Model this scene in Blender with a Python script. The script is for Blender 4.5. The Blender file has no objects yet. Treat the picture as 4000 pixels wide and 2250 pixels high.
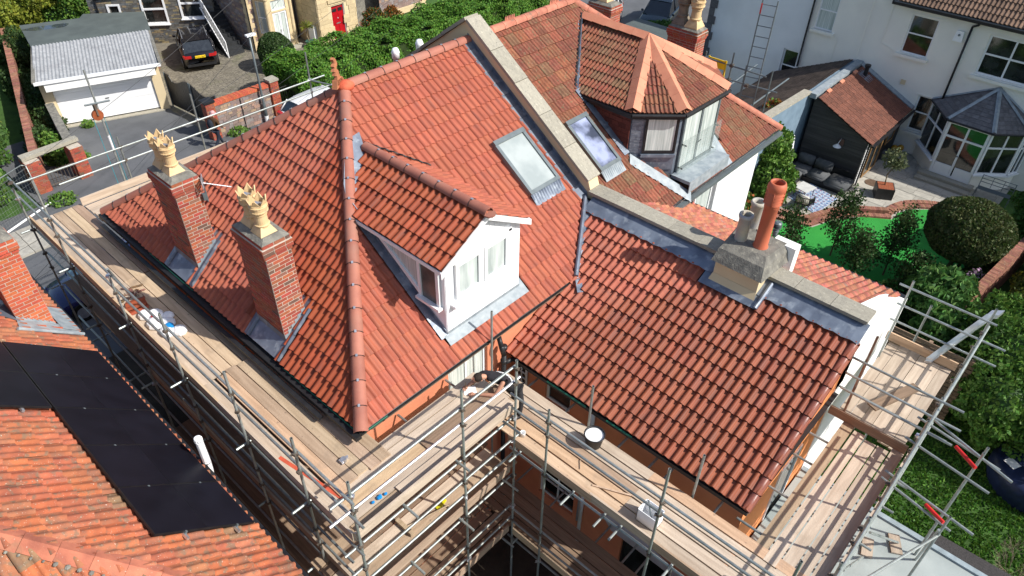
import bpy, bmesh, math, random
import numpy as np
from mathutils import Matrix, Vector
random.seed(7); rng = np.random.default_rng(7)
S = bpy.context.scene; C = S.collection
V = Vector
# ---------------------------------------------------------------- camera, sky, sun
CAM = V((-4.28566, -7.24333, 9.91349))
cam = bpy.data.cameras.new('camera'); co = bpy.data.objects.new('camera', cam); C.objects.link(co)
a_, b_, g_ = 0.729841531, 0.690625920, -0.0193332294
fw = V((math.cos(b_)*math.cos(a_), math.cos(b_)*math.sin(a_), -math.sin(b_)))
r0 = V((math.sin(a_), -math.cos(a_), 0)); d0 = fw.cross(r0)
rt = math.cos(g_)*r0 + math.sin(g_)*d0; dn = -math.sin(g_)*r0 + math.cos(g_)*d0
mw = Matrix.Identity(4)
for i in range(3):
    mw[i][0] = rt[i]; mw[i][1] = -dn[i]; mw[i][2] = -fw[i]; mw[i][3] = CAM[i]
co.matrix_world = mw
cam.sensor_width = 36; cam.lens = 36*2841.03/4000; cam.clip_end = 500; cam.clip_start = .1
S.camera = co
AZ, EL = math.radians(111.5), math.radians(43)
w = bpy.data.worlds.new('World'); S.world = w; w.use_nodes = True
nt = w.node_tree; sky = nt.nodes.new('ShaderNodeTexSky'); sky.sky_type = 'NISHITA'; sky.sun_disc = False
sky.sun_elevation = EL; sky.sun_rotation = math.atan2(-math.cos(AZ), -math.sin(AZ)); sky.dust_density = 1.5
nt.links.new(sky.outputs[0], nt.nodes['Background'].inputs[0]); nt.nodes['Background'].inputs[1].default_value = 0.125
sl = bpy.data.lights.new('sun', 'SUN'); sl.energy = 4.8; sl.angle = math.radians(.53); sl.color = (1, .955, .88)
so = bpy.data.objects.new('sun', sl); C.objects.link(so)
so.rotation_euler = V((math.cos(AZ)*math.cos(EL), math.sin(AZ)*math.cos(EL), -math.sin(EL))).to_track_quat('-Z', 'Y').to_euler()
S.view_settings.view_transform = 'Standard'; S.view_settings.look = 'None'; S.view_settings.exposure = 0.36
S.view_settings.gamma = 1
G = -6.3                                                    # ground level (eaves of the main house are z = 0)

# ---------------------------------------------------------------- materials
MATS = {}
def mat(name, c1, c2=None, rough=.75, scale=6, var=.12, bump=.15, bscale=60, metal=0, spec=.35, stretch=None, spots=None, trans=0, isl=True, detail=5, hue=0.0, lo=.35, hi=.65, dirt=None, bands=None):
    if name in MATS: return MATS[name]
    m = bpy.data.materials.new(name); m.use_nodes = True; t = m.node_tree; N = t.nodes; L = t.links
    p = N['Principled BSDF']; p.inputs['Roughness'].default_value = rough; p.inputs['Metallic'].default_value = metal
    p.inputs['Specular IOR Level'].default_value = spec
    c2 = c2 or tuple(x*.7 for x in c1)
    tc = N.new('ShaderNodeTexCoord'); oi = N.new('ShaderNodeObjectInfo'); ge = N.new('ShaderNodeNewGeometry')
    ad = N.new('ShaderNodeMath'); ad.operation = 'ADD'; L.new(oi.outputs['Random'], ad.inputs[0])
    if isl: L.new(ge.outputs['Random Per Island'], ad.inputs[1])
    else: ad.inputs[1].default_value = 0
    fr = N.new('ShaderNodeMath'); fr.operation = 'FRACT'; L.new(ad.outputs[0], fr.inputs[0])
    mp = N.new('ShaderNodeMapping'); L.new(tc.outputs['Object'], mp.inputs[0])
    if stretch: mp.inputs['Scale'].default_value = stretch
    cb = N.new('ShaderNodeCombineXYZ'); mu = N.new('ShaderNodeMath'); mu.operation = 'MULTIPLY'; mu.inputs[1].default_value = 37
    L.new(fr.outputs[0], mu.inputs[0])
    for k in range(3): L.new(mu.outputs[0], cb.inputs[k])
    L.new(cb.outputs[0], mp.inputs['Location'])
    n1 = N.new('ShaderNodeTexNoise'); n1.inputs['Scale'].default_value = scale; n1.inputs['Detail'].default_value = detail
    L.new(mp.outputs[0], n1.inputs['Vector'])
    rp = N.new('ShaderNodeValToRGB'); rp.color_ramp.elements[0].position = lo; rp.color_ramp.elements[1].position = hi
    rp.color_ramp.elements[0].color = (*c2, 1); rp.color_ramp.elements[1].color = (*c1, 1)
    L.new(n1.outputs[0], rp.inputs[0]); col = rp.outputs[0]
    if bands:      # (colour list) chosen per piece
        r2 = N.new('ShaderNodeValToRGB'); r2.color_ramp.interpolation = 'CONSTANT'
        el = r2.color_ramp.elements; el[0].position = 0; el[0].color = (*bands[0][1], 1); el[1].position = bands[1][0]; el[1].color = (*bands[1][1], 1)
        for ps, cc in bands[2:]: e = el.new(ps); e.color = (*cc, 1)
        L.new(fr.outputs[0], r2.inputs[0])
        mx = N.new('ShaderNodeMixRGB'); mx.blend_type = 'MULTIPLY'; mx.inputs[0].default_value = 1
        L.new(col, mx.inputs[1]); L.new(r2.outputs[0], mx.inputs[2]); col = mx.outputs[0]
    def overlay(sc, th, wd, colr, src='Object', amt=1.0):
        nonlocal col
        n = N.new('ShaderNodeTexNoise'); n.inputs['Scale'].default_value = sc; n.inputs['Detail'].default_value = 6
        L.new(mp.outputs[0] if src == 'map' else tc.outputs['Object'], n.inputs['Vector'])
        r = N.new('ShaderNodeValToRGB'); r.color_ramp.elements[0].position = th; r.color_ramp.elements[1].position = th+wd
        r.color_ramp.elements[0].color = (0, 0, 0, 1); r.color_ramp.elements[1].color = (amt, amt, amt, 1)
        L.new(n.outputs[0], r.inputs[0]); x = N.new('ShaderNodeMixRGB'); L.new(r.outputs[0], x.inputs[0])
        L.new(col, x.inputs[1]); x.inputs[2].default_value = (*colr, 1); col = x.outputs[0]
    for sp in (spots or []): overlay(sp[0], sp[1], sp[2], sp[3], 'map', sp[4] if len(sp) > 4 else 1)
    for sp in (dirt or []): overlay(*sp)
    hs = N.new('ShaderNodeHueSaturation'); mr = N.new('ShaderNodeMapRange')
    L.new(fr.outputs[0], mr.inputs[0]); mr.inputs[3].default_value = 1-var; mr.inputs[4].default_value = 1+var
    L.new(mr.outputs[0], hs.inputs['Value']); L.new(col, hs.inputs['Color'])
    if hue:
        m3 = N.new('ShaderNodeMath'); m3.operation = 'MULTIPLY'; m3.inputs[1].default_value = 7.3; L.new(fr.outputs[0], m3.inputs[0])
        f3 = N.new('ShaderNodeMath'); f3.operation = 'FRACT'; L.new(m3.outputs[0], f3.inputs[0])
        r3 = N.new('ShaderNodeMapRange'); L.new(f3.outputs[0], r3.inputs[0]); r3.inputs[3].default_value = .5-hue; r3.inputs[4].default_value = .5+hue
        L.new(r3.outputs[0], hs.inputs['Hue'])
    L.new(hs.outputs[0], p.inputs['Base Color'])
    if bump:
        n2 = N.new('ShaderNodeTexNoise'); n2.inputs['Scale'].default_value = bscale; n2.inputs['Detail'].default_value = 4
        L.new(tc.outputs['Object'], n2.inputs['Vector'])
        bp = N.new('ShaderNodeBump'); bp.inputs['Strength'].default_value = bump; bp.inputs['Distance'].default_value = .02
        L.new(n2.outputs[0], bp.inputs['Height']); L.new(bp.outputs[0], p.inputs['Normal'])
    if trans:
        tr = N.new('ShaderNodeBsdfTranslucent'); L.new(hs.outputs[0], tr.inputs[0]); mx = N.new('ShaderNodeMixShader'); mx.inputs[0].default_value = trans
        L.new(p.outputs[0], mx.inputs[1]); L.new(tr.outputs[0], mx.inputs[2]); L.new(mx.outputs[0], N['Material Output'].inputs[0])
    MATS[name] = m; return m

TILE = mat('new_clay_tile', (.375, .108, .062), (.31, .086, .052), rough=.65, scale=3.2, var=.09, hue=.003, stretch=(3, .8, 1), bump=.1, bscale=90, spots=[(2.2, .54, .2, (.235, .095, .073), .6)], spec=.3)
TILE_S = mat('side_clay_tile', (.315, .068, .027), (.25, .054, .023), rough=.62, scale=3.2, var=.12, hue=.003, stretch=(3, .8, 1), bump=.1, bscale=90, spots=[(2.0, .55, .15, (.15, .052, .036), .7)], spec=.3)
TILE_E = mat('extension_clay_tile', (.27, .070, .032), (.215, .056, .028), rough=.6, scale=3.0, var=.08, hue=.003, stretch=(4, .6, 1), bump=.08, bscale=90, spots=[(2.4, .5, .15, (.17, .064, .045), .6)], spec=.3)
RIDGE = mat('new_ridge_tile', (.37, .145, .10), (.29, .105, .075), rough=.7, scale=2.5, var=.08, bump=.1, spots=[(1.6, .52, .2, (.3, .17, .13), .6)])
VERGE = mat('verge_tile_brown', (.22, .07, .045), (.17, .055, .04), rough=.4, spec=.5)
OLD = mat('weathered_clay_tile', (.25, .088, .052), (.17, .062, .038), rough=.85, scale=7, var=.16, hue=.008, bump=.35, bscale=70,
          bands=[(0, (1, 1, 1)), (.45, (1.1, 1.0, .95)), (.68, (.88, 1.05, 1.0)), (.85, (.76, 1.08, 1.0)), (.94, (1.1, 1.1, 1.05))],
          spots=[(14, .56, .1, (.15, .13, .07), .75), (40, .68, .05, (.42, .38, .3), .8)])
OLDB = mat('lichened_orange_tile', (.41, .13, .062), (.29, .09, .048), rough=.85, scale=5, var=.10, hue=.006, bump=.3, bscale=70,
           bands=[(0, (1, 1, 1)), (.3, (1.08, .95, .88)), (.55, (.9, 1.08, 1.12)), (.68, (1, 1, 1)), (.92, (.6, 1.05, 1.2)), (.96, (1.0, 1.2, 1.25))],
           spots=[(9, .55, .1, (.16, .12, .08), .75), (3, .56, .1, (.19, .10, .07), .65), (55, .66, .04, (.6, .5, .42), .9)])
RIDGE_O = mat('weathered_ridge_tile', (.52, .2, .13), (.36, .13, .085), rough=.8, scale=4, var=.12, spots=[(5, .6, .1, (.15, .12, .09), .7), (40, .68, .05, (.6, .55, .45), .8)], bump=.3)
RIDGE_N = mat('angular_ridge_tile', (.60, .25, .15), (.52, .2, .12), rough=.75, scale=3, var=.07, bump=.1)
LEAD = mat('lead_sheet', (.20, .235, .29), (.12, .145, .19), rough=.42, scale=3, metal=.35, spec=.5, bump=.12, bscale=14, spots=[(5, .55, .12, (.34, .38, .42), .7)], isl=False)
LEADN = mat('pale_lead_sheet', (.33, .37, .39), (.22, .26, .29), rough=.6, scale=6, metal=.1, spec=.5, bump=.2, bscale=12, isl=False)
SALM = mat('salmon_render', (.66, .24, .13), (.60, .21, .115), rough=.9, scale=2.5, var=.03, bump=.25, bscale=120, isl=False, dirt=[(1.1, .6, .15, (.5, .2, .12), 'Object', .5)])
ORAN = mat('orange_render', (.72, .27, .09), (.66, .24, .09), rough=.9, scale=2.5, var=.03, bump=.25, bscale=120, isl=False)
PRIMER = mat('pale_patch_render', (.5, .47, .5), (.44, .4, .43), rough=.9, bump=.2)
CREAM = mat('cream_render', (.66, .54, .34), (.6, .49, .31), rough=.9, scale=1.5, var=.02, bump=.2, bscale=90, isl=False)
WHITE = mat('white_render', (.82, .82, .80), (.77, .77, .75), rough=.9, scale=1, var=.01, bump=.1, isl=False)
HOUSE = mat('off_white_pebble_render', (.86, .84, .76), (.82, .80, .73), rough=.95, scale=1.2, var=.02, bump=.35, bscale=160, isl=False, dirt=[(.7, .55, .25, (.68, .66, .58), 'Object', .6)])
HOUSE2 = mat('pale_grey_render', (.74, .76, .78), (.69, .71, .73), rough=.95, scale=1.2, var=.02, bump=.35, bscale=160, isl=False, dirt=[(.6, .55, .25, (.62, .63, .64), 'Object', .6)])
UPVC = mat('white_upvc', (.80, .81, .82), (.77, .78, .79), rough=.35, var=.01, bump=0, spec=.5)
UPVCB = mat('dormer_white_board', (.84, .85, .87), (.80, .81, .83), rough=.5, var=.01, bump=.05, dirt=[(3, .6, .15, (.70, .67, .70), 'Object', .4)])
BLACK = mat('black_plastic', (.02, .021, .023), (.014, .014, .016), rough=.45, var=.05, bump=.05)
GREEN = mat('green_membrane', (.01, .13, .08), (.008, .09, .06), rough=.6, bump=.4)
GREYM = mat('grey_aluminium', (.16, .19, .20), (.13, .155, .165), rough=.4, metal=.3, bump=0)
def glass(name, c1, c2, sc=2.0, rough=.06):
    return mat(name, c1, c2, rough=rough, scale=sc, var=.1, bump=0, spec=.9, lo=.42, hi=.6)
GL_D = glass('dark_window_glass', (.03, .035, .035), (.008, .01, .01))
GL_S = glass('sky_window_glass', (.40, .44, .43), (.30, .34, .335), 1.2)
GL_W = mat('dormer_window_glass', (.58, .64, .62), (.34, .40, .39), rough=.12, scale=2, stretch=(3, 3, .5), var=.05, bump=0, spec=.8)
GL_B = glass('blue_roof_glass', (.30, .34, .5), (.05, .06, .09), 1.5)  # glass mottled between pale blue and near black
CURT = mat('net_curtain', (.66, .70, .67), (.36, .42, .40), rough=.25, scale=3, stretch=(9, 9, .3), var=.05, bump=0, spec=.9)
BRICK = mat('red_brick', (.42, .105, .055), (.30, .08, .05), rough=.85, scale=10, var=.2, hue=.012, bump=.5, bscale=60,
            bands=[(0, (1, 1, 1)), (.5, (1.1, 1.0, 1.0)), (.72, (.8, .95, 1.1)), (.86, (.62, 1.1, 1.35)), (.95, (.35, .8, 1.0))], spots=[(30, .66, .06, (.5, .42, .34), .5)])
BRICKB = mat('orange_red_brick', (.56, .13, .06), (.44, .10, .05), rough=.85, scale=9, var=.14, hue=.01, bump=.5, bscale=60, spots=[(3.5, .62, .06, (.09, .07, .055), .85)])
BRICKO = mat('aged_wall_brick', (.34, .15, .1), (.22, .1, .07), rough=.9, scale=8, var=.25, hue=.015, bump=.5, bscale=50, spots=[(20, .6, .08, (.3, .28, .22), .6)])
MORTAR = mat('mortar', (.50, .45, .38), (.40, .36, .30), rough=.95, scale=9, bump=.4, isl=False)
BUFF = mat('buff_chimney_pot', (.64, .46, .25), (.54, .38, .20), rough=.6, scale=5, var=.08, bump=.1, spots=[(6, .6, .12, (.35, .28, .18), .6)])
POTG = mat('stained_cream_pot', (.50, .44, .33), (.33, .33, .33), rough=.7, scale=4, var=.08, bump=.1, spots=[(8, .55, .12, (.25, .25, .25), .5)])
TERRA = mat('terracotta_flue', (.50, .13, .065), (.44, .115, .06), rough=.55, scale=3, var=.04, bump=.05)
STONE = mat('coping_concrete', (.36, .335, .27), (.30, .28, .23), rough=.95, scale=7, var=.1, bump=.6, bscale=45, spots=[(22, .6, .08, (.12, .115, .10), .8), (9, .6, .1, (.55, .52, .42), .6)], isl=False)
FLAUNCH = mat('weathered_cement', (.22, .21, .18), (.13, .125, .11), rough=.95, scale=6, var=.08, bump=.7, bscale=30, spots=[(12, .6, .1, (.36, .34, .27), .6)], isl=False)
WOOD = mat('scaffold_board_wood', (.50, .375, .26), (.38, .275, .185), rough=.85, scale=1.6, var=.14, hue=.01, stretch=(.8, 9, 6), bump=.25, bscale=30, isl=False,
           dirt=[(2.2, .56, .16, (.25, .19, .14), 'Object', .75), (9, .68, .06, (.13, .09, .07), 'Object', .8)],
           bands=[(0, (1, 1, 1)), (.3, (.82, .8, .8)), (.5, (1.12, 1.12, 1.1)), (.7, (.72, .72, .74)), (.85, (1.0, .93, .85))])
WOODP = mat('pale_weathered_board', (.50, .41, .32), (.38, .30, .23), rough=.9, scale=1.6, var=.16, stretch=(.8, 9, 6), bump=.25, bscale=30, isl=False, dirt=[(1.7, .55, .14, (.33, .26, .19), 'Object', .8)])
WOODD = mat('dark_brown_board', (.27, .185, .125), (.20, .135, .09), rough=.85, scale=2.2, var=.15, stretch=(.8, 14, 6), bump=.25, bscale=30, isl=False)  # deeper brown board wood, mainly for the lower lifts
TUBE = mat('galvanised_tube', (.36, .39, .38), (.27, .30, .29), rough=.42, metal=.55, scale=12, var=.18, bump=.05, spots=[(9, .62, .1, (.24, .21, .17), .6)], isl=False)
RUST = mat('rusty_coupler', (.17, .14, .115), (.11, .085, .065), rough=.7, metal=.4, scale=20, var=.2, bump=.2)
REDP = mat('red_paint', (.6, .02, .02), (.5, .02, .02), rough=.5)
TARM = mat('tarmac', (.115, .12, .13), (.09, .095, .102), rough=.95, scale=1.2, var=.02, bump=.4, bscale=150, isl=False, dirt=[(.35, .52, .2, (.15, .155, .16), 'Object', .6)])
SETT = mat('driveway_setts', (.20, .18, .14), (.145, .13, .105), rough=.9, scale=3, var=.2, bump=.3, bscale=60, dirt=[(.8, .55, .15, (.13, .14, .07), 'Object', .6)])
SLAB = mat('paving_slab', (.40, .38, .33), (.31, .295, .26), rough=.9, scale=4, var=.14, bump=.25, bscale=60)
SOIL = mat('dark_soil', (.06, .045, .03), (.035, .028, .02), rough=1, scale=3, bump=.8, bscale=20, isl=False)
GRASSG = mat('grass_ground', (.05, .11, .02), (.03, .07, .014), rough=1, scale=2, bump=.6, bscale=40, isl=False)
TURF = mat('artificial_turf', (.03, .30, .045), (.024, .25, .036), rough=.9, scale=1.3, bump=.5, bscale=180, isl=False, dirt=[(.8, .55, .2, (.045, .34, .045), 'Object', .5)])
RUBBLE = mat('grey_rubble_stone', (.20, .185, .16), (.12, .115, .105), rough=.9, scale=5, var=.35, hue=.02, bump=.5, bscale=30, bands=[(0, (1, 1, 1)), (.4, (.75, .85, 1.0)), (.62, (1.35, 1.15, .8)), (.8, (.6, .62, .66))])
RUBBLEP = mat('purple_rubble_stone', (.30, .22, .19), (.22, .17, .155), rough=.9, scale=5, var=.25, hue=.02, bump=.5, bscale=30, bands=[(0, (1, 1, 1)), (.5, (.9, 1.05, 1.15)), (.8, (1.15, 1.05, .85))])
ASHLAR = mat('cream_ashlar_stone', (.62, .50, .30), (.52, .41, .25), rough=.9, scale=5, var=.1, bump=.3, bscale=30)
SLATE = mat('grey_slate', (.15, .145, .15), (.105, .10, .105), rough=.7, scale=6, var=.2, bump=.2, bscale=40)
BTILE = mat('brown_concrete_tile', (.17, .105, .07), (.12, .075, .052), rough=.85, scale=6, var=.2, bump=.3, bscale=60, spots=[(30, .66, .06, (.4, .36, .3), .6)])
DTILE = mat('dark_brown_tile', (.10, .072, .055), (.07, .052, .042), rough=.85, scale=6, var=.25, bump=.3, bscale=60)
BLUEW = mat('blue_grey_render', (.17, .24, .31), (.13, .19, .25), rough=.8, scale=3, bump=.2, isl=False)
CLAD = mat('black_timber_cladding', (.075, .072, .07), (.05, .048, .047), rough=.75, scale=3, var=.2, stretch=(.6, .6, 14), bump=.3, bscale=30)
FELT = mat('grey_felt_roof', (.10, .12, .115), (.075, .09, .088), rough=.8, scale=1.2, var=.03, bump=.1, isl=False)
GRP = mat('pale_grey_flat_roof', (.36, .40, .39), (.30, .34, .335), rough=.6, scale=1.4, var=.03, bump=.1, bscale=20, isl=False, dirt=[(1.6, .57, .14, (.25, .28, .275), 'Object', .6)])
CORR = mat('corrugated_cement_sheet', (.36, .37, .38), (.26, .27, .28), rough=.8, scale=5, var=.04, bump=.2, dirt=[(1.2, .55, .2, (.2, .2, .21), 'Object', .6)])
SOLAR = mat('solar_cell_black', (.010, .010, .016), (.007, .007, .011), rough=.4, scale=2, var=.1, bump=0, spec=.1)
SOLF = mat('solar_frame_black', (.03, .03, .032), (.02, .02, .022), rough=.35, metal=.5, bump=0)
SILV = mat('bright_metal', (.7, .7, .72), (.55, .55, .57), rough=.35, metal=.8, bump=0)
CARB = mat('black_car_paint', (.012, .011, .014), (.010, .009, .012), rough=.12, spec=.8, bump=0)
CARN = mat('navy_car_paint', (.012, .02, .10), (.010, .016, .08), rough=.15, spec=.8, bump=0)
CARW = mat('white_car_paint', (.75, .76, .77), (.72, .73, .74), rough=.2, spec=.6, bump=0)
CARG = mat('dark_teal_car_paint', (.03, .045, .055), (.025, .04, .05), rough=.15, spec=.8, bump=0)
CGL = mat('car_glass', (.02, .025, .03), (.01, .013, .016), rough=.04, spec=1, bump=0)
WSCR = mat('windscreen_glass', (.12, .24, .27), (.05, .11, .14), rough=.05, spec=1, bump=0, scale=2)
RUBBER = mat('tyre_rubber', (.018, .018, .018), (.012, .012, .012), rough=.9)
REDL = mat('red_lamp_lens', (.45, .01, .012), (.3, .008, .01), rough=.15, spec=.8, bump=0)
YEL = mat('yellow_plate', (.85, .6, .02), (.8, .55, .02), rough=.5, bump=0)
REDD = mat('red_door_paint', (.42, .008, .015), (.36, .007, .013), rough=.3, spec=.5, bump=0)
SKIN = mat('skin', (.50, .26, .17), (.44, .22, .145), rough=.6, bump=.05, isl=False)
SHIRT = mat('charcoal_cotton', (.022, .02, .024), (.016, .015, .018), rough=.95, scale=6, bump=.6, bscale=9, isl=False)
TROU = mat('dark_work_trousers', (.03, .03, .034), (.02, .02, .023), rough=.95, bump=.4, bscale=12, isl=False)
JEAN = mat('dark_jeans', (.02, .027, .045), (.015, .02, .033), rough=.95, bump=.3, isl=False)
HAIR = mat('dark_hair', (.03, .02, .014), (.015, .011, .008), rough=.8, bump=.8, bscale=60, isl=False)
COAT = mat('brown_jacket', (.10, .05, .022), (.07, .035, .016), rough=.9, bump=.3, isl=False)
PINKH = mat('pink_hat', (.62, .36, .36), (.5, .28, .28), rough=.9)
CUSH = mat('grey_cushion', (.11, .115, .12), (.085, .09, .095), rough=.95, bump=.3, bscale=20, isl=False)
CUSHW = mat('cream_cushion', (.6, .57, .5), (.5, .47, .41), rough=.95, bump=.3)
WHITEP = mat('white_plastic', (.82, .83, .84), (.78, .79, .8), rough=.4, bump=.05)
CYANP = mat('bright_blue_plastic', (.01, .25, .6), (.01, .2, .5), rough=.4, bump=.3, bscale=20)
ROPE = mat('turquoise_rope', (.03, .30, .36), (.02, .22, .28), rough=.8)
ORPUL = mat('rusty_orange_wheel', (.35, .09, .03), (.22, .06, .02), rough=.7, bump=.2)
LEAFS = {}
def leafmat(name, c1, c2, var=.35, hue=.02, tr=.25):
    if name not in MATS: mat(name, c1, c2, rough=.6, scale=1.3, var=var, hue=hue, bump=0, trans=tr, spec=.3, detail=2)
    return MATS[name]
HEDGE = leafmat('hedge_leaf', (.12, .25, .03), (.06, .16, .018))
DARKL = leafmat('dark_leaf', (.055, .105, .028), (.026, .055, .014))
MIDL = leafmat('mid_leaf', (.09, .18, .035), (.045, .10, .02))
YELL = leafmat('golden_leaf', (.26, .28, .035), (.14, .19, .025))
OLIV = leafmat('olive_leaf', (.14, .17, .035), (.07, .10, .02))
BRON = leafmat('bronze_green_leaf', (.10, .115, .04), (.06, .08, .025), hue=.03)
LIME = leafmat('lime_leaf', (.15, .27, .045), (.08, .17, .028))
RUSTL = leafmat('orange_leaf', (.35, .12, .02), (.2, .09, .015))
PINKF = leafmat('pink_flower', (.6, .42, .6), (.5, .32, .5), tr=.3)
BARK = mat('bark', (.11, .085, .06), (.07, .05, .035), rough=.95, bump=.5, scale=8)
BARKP = mat('pale_bark', (.22, .17, .11), (.15, .11, .07), rough=.95, bump=.4, scale=8)

# ---------------------------------------------------------------- builders
def empty(name, loc, label=None, cat=None, group=None, parent=None, kind=None):
    o = bpy.data.objects.new(name, None); C.objects.link(o); o.empty_display_size = .2
    if parent is None: o.location = loc
    if label: o['label'] = label
    if cat: o['category'] = cat
    if group: o['group'] = group
    if kind: o['kind'] = kind
    if parent: par(o, parent)
    return o
def wmat(o):
    m = Matrix.Translation(o.location) if o.type == 'EMPTY' and o.parent is None else Matrix.Identity(4)
    return m
def par(o, p):
    o.parent = p; o.matrix_parent_inverse = wmat(p).inverted()
def tag(o, label=None, cat=None, group=None, kind=None):
    if label: o['label'] = label
    if cat: o['category'] = cat
    if group: o['group'] = group
    if kind: o['kind'] = kind
    return o
class MB:
    def __init__(s): s.v = []; s.f = []; s.m = []
    def add(s, vs, fs, mi=0):
        b = len(s.v); s.v += [tuple(x) for x in vs]; s.f += [tuple(i+b for i in f) for f in fs]; s.m += [mi]*len(fs); return s
    def ob(s, o, U, W, H, mi=0):       # parallelepiped from a corner and three edge vectors
        o, U, W, H = V(o), V(U), V(W), V(H)
        p = [o, o+U, o+U+W, o+W, o+H, o+U+H, o+U+W+H, o+W+H]
        fl = U.cross(W).dot(H) < 0
        fs = [(0, 3, 2, 1), (4, 5, 6, 7), (0, 1, 5, 4), (1, 2, 6, 5), (2, 3, 7, 6), (3, 0, 4, 7)]
        if fl: fs = [f[::-1] for f in fs]
        return s.add(p, fs, mi)
    def box(s, a, b, mi=0):
        return s.ob(a, (b[0]-a[0], 0, 0), (0, b[1]-a[1], 0), (0, 0, b[2]-a[2]), mi)
    def tube(s, p, q, r, n=8, mi=0, r2=None, hollow=False):
        p, q = V(p), V(q); d = (q-p).normalized(); x = d.orthogonal().normalized(); y = d.cross(x); r2 = r if r2 is None else r2
        vs = [p+r*(math.cos(2*math.pi*i/n)*x+math.sin(2*math.pi*i/n)*y) for i in range(n)]+[q+r2*(math.cos(2*math.pi*i/n)*x+math.sin(2*math.pi*i/n)*y) for i in range(n)]
        fs = [(i, (i+1) % n, n+(i+1) % n, n+i) for i in range(n)]
        if not hollow: fs += [tuple(range(n))[::-1], tuple(range(n, 2*n))]
        else:
            vs += [v_-d*.12-(v_-q)*.18 for v_ in vs[n:]]+[v_-(v_-q)*.18 for v_ in vs[n:2*n]]
            fs += [(n+i, n+(i+1) % n, 3*n+(i+1) % n, 3*n+i) for i in range(n)]+[(3*n+i, 3*n+(i+1) % n, 2*n+(i+1) % n, 2*n+i) for i in range(n)]
            fs += [tuple(range(n))[::-1], tuple(range(2*n, 3*n))]
        return s.add(vs, fs, mi)
    def path(s, pts, r, n=6, mi=0):
        for a, b in zip(pts, pts[1:]): s.tube(a, b, r, n, mi)
        return s
    def poly(s, pts, mi=0): return s.add(pts, [tuple(range(len(pts)))], mi)
    def prism(s, pts, ext, mi=0):
        e = V(ext); n = len(pts); p = [V(x) for x in pts]; q = [x+e for x in p]
        nn = V((0, 0, 0))
        for i in range(n): nn += p[i].cross(p[(i+1) % n])
        fs = [tuple(range(n))[::-1], tuple(range(n, 2*n))]+[(i, (i+1) % n, n+(i+1) % n, n+i) for i in range(n)]
        if nn.dot(e) < 0: fs = [f[::-1] for f in fs]
        return s.add(p+q, fs, mi)
    def lathe(s, prof, c, n=20, mi=0, cap=True):
        c = V(c); vs = []
        for r, z in prof: vs += [c+V((r*math.cos(2*math.pi*i/n), r*math.sin(2*math.pi*i/n), z)) for i in range(n)]
        fs = [(k*n+i, k*n+(i+1) % n, (k+1)*n+(i+1) % n, (k+1)*n+i) for k in range(len(prof)-1) for i in range(n)]
        if cap: fs += [tuple(range(n))[::-1], tuple(range((len(prof)-1)*n, len(prof)*n))]
        return s.add(vs, fs, mi)
    def sph(s, c, r, n=12, m=8, mi=0, sc=(1, 1, 1)):
        c = V(c); vs = [c+V((0, 0, -r*sc[2]))]; fs = []
        for k in range(1, m):
            t = math.pi*k/m
            vs += [c+V((r*sc[0]*math.sin(t)*math.cos(2*math.pi*i/n), r*sc[1]*math.sin(t)*math.sin(2*math.pi*i/n), -r*sc[2]*math.cos(t))) for i in range(n)]
        vs.append(c+V((0, 0, r*sc[2]))); T = len(vs)-1
        for i in range(n):
            fs.append((0, 1+(i+1) % n, 1+i)); fs.append((T, T-n+i, T-n+(i+1) % n))
            for k in range(m-2): fs.append((1+k*n+i, 1+k*n+(i+1) % n, 1+(k+1)*n+(i+1) % n, 1+(k+1)*n+i))
        return s.add(vs, fs, mi)
    def mesh(s, name, mats, smooth=False):
        me = bpy.data.meshes.new(name); me.from_pydata(s.v, [], s.f)
        for m in (mats if isinstance(mats, (list, tuple)) else [mats]): me.materials.append(m)
        me.polygons.foreach_set('material_index', s.m)
        if smooth: me.polygons.foreach_set('use_smooth', [True]*len(s.f))
        me.update(); return me
    def build(s, name, mats, parent=None, smooth=False, **k):
        o = bpy.data.objects.new(name, s.mesh(name, mats, smooth)); C.objects.link(o)
        if parent: par(o, parent)
        tag(o, **k); return o
def inst(name, me, M, parent=None):
    o = bpy.data.objects.new(name, me); C.objects.link(o)
    if parent: par(o, parent)
    o.matrix_basis = M; return o
def frame(o, X, Y, Z):
    M = Matrix.Identity(4)
    for i in range(3): M[i][0] = X[i]; M[i][1] = Y[i]; M[i][2] = Z[i]; M[i][3] = o[i]
    return M
class Pieces:
    """alike pieces of one part: the nearest `limit` become objects, the rest one joined part"""
    def __init__(s, parent, name, mats, limit=300, smooth=False): s.p = parent; s.n = name; s.m = mats; s.l = limit; s.r = []; s.s = smooth
    def add(s, me, M, far=False): c = M @ V(me['c']) if 'c' in me else M.translation; s.r.append(((c-CAM).length+(1000 if far else 0), me, M))
    def flush(s):
        s.r.sort(key=lambda t: t[0])
        for d, me, M in s.r[:s.l]: inst(s.n, me, M, s.p)
        rest = s.r[s.l:]
        if rest:
            mb = MB(); cache = {}
            for d, me, M in rest:
                if me.name not in cache: cache[me.name] = ([v.co.copy() for v in me.vertices], [tuple(p.vertices) for p in me.polygons], [p.material_index for p in me.polygons])
                vs, fs, mi = cache[me.name]; b = len(mb.v)
                mb.v += [tuple(M @ v) for v in vs]; mb.f += [tuple(i+b for i in f) for f in fs]; mb.m += mi
            mb.build(s.n+'s', s.m, s.p, smooth=s.s, kind='stuff')
UB = {}
def ubox(mt, bev=False):
    if mt.name not in UB:
        me = MB().box((0, 0, 0), (1, 1, 1)).mesh('piece_'+mt.name, mt); me['c'] = (.5, .5, .5); UB[mt.name] = me
    return UB[mt.name]
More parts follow.
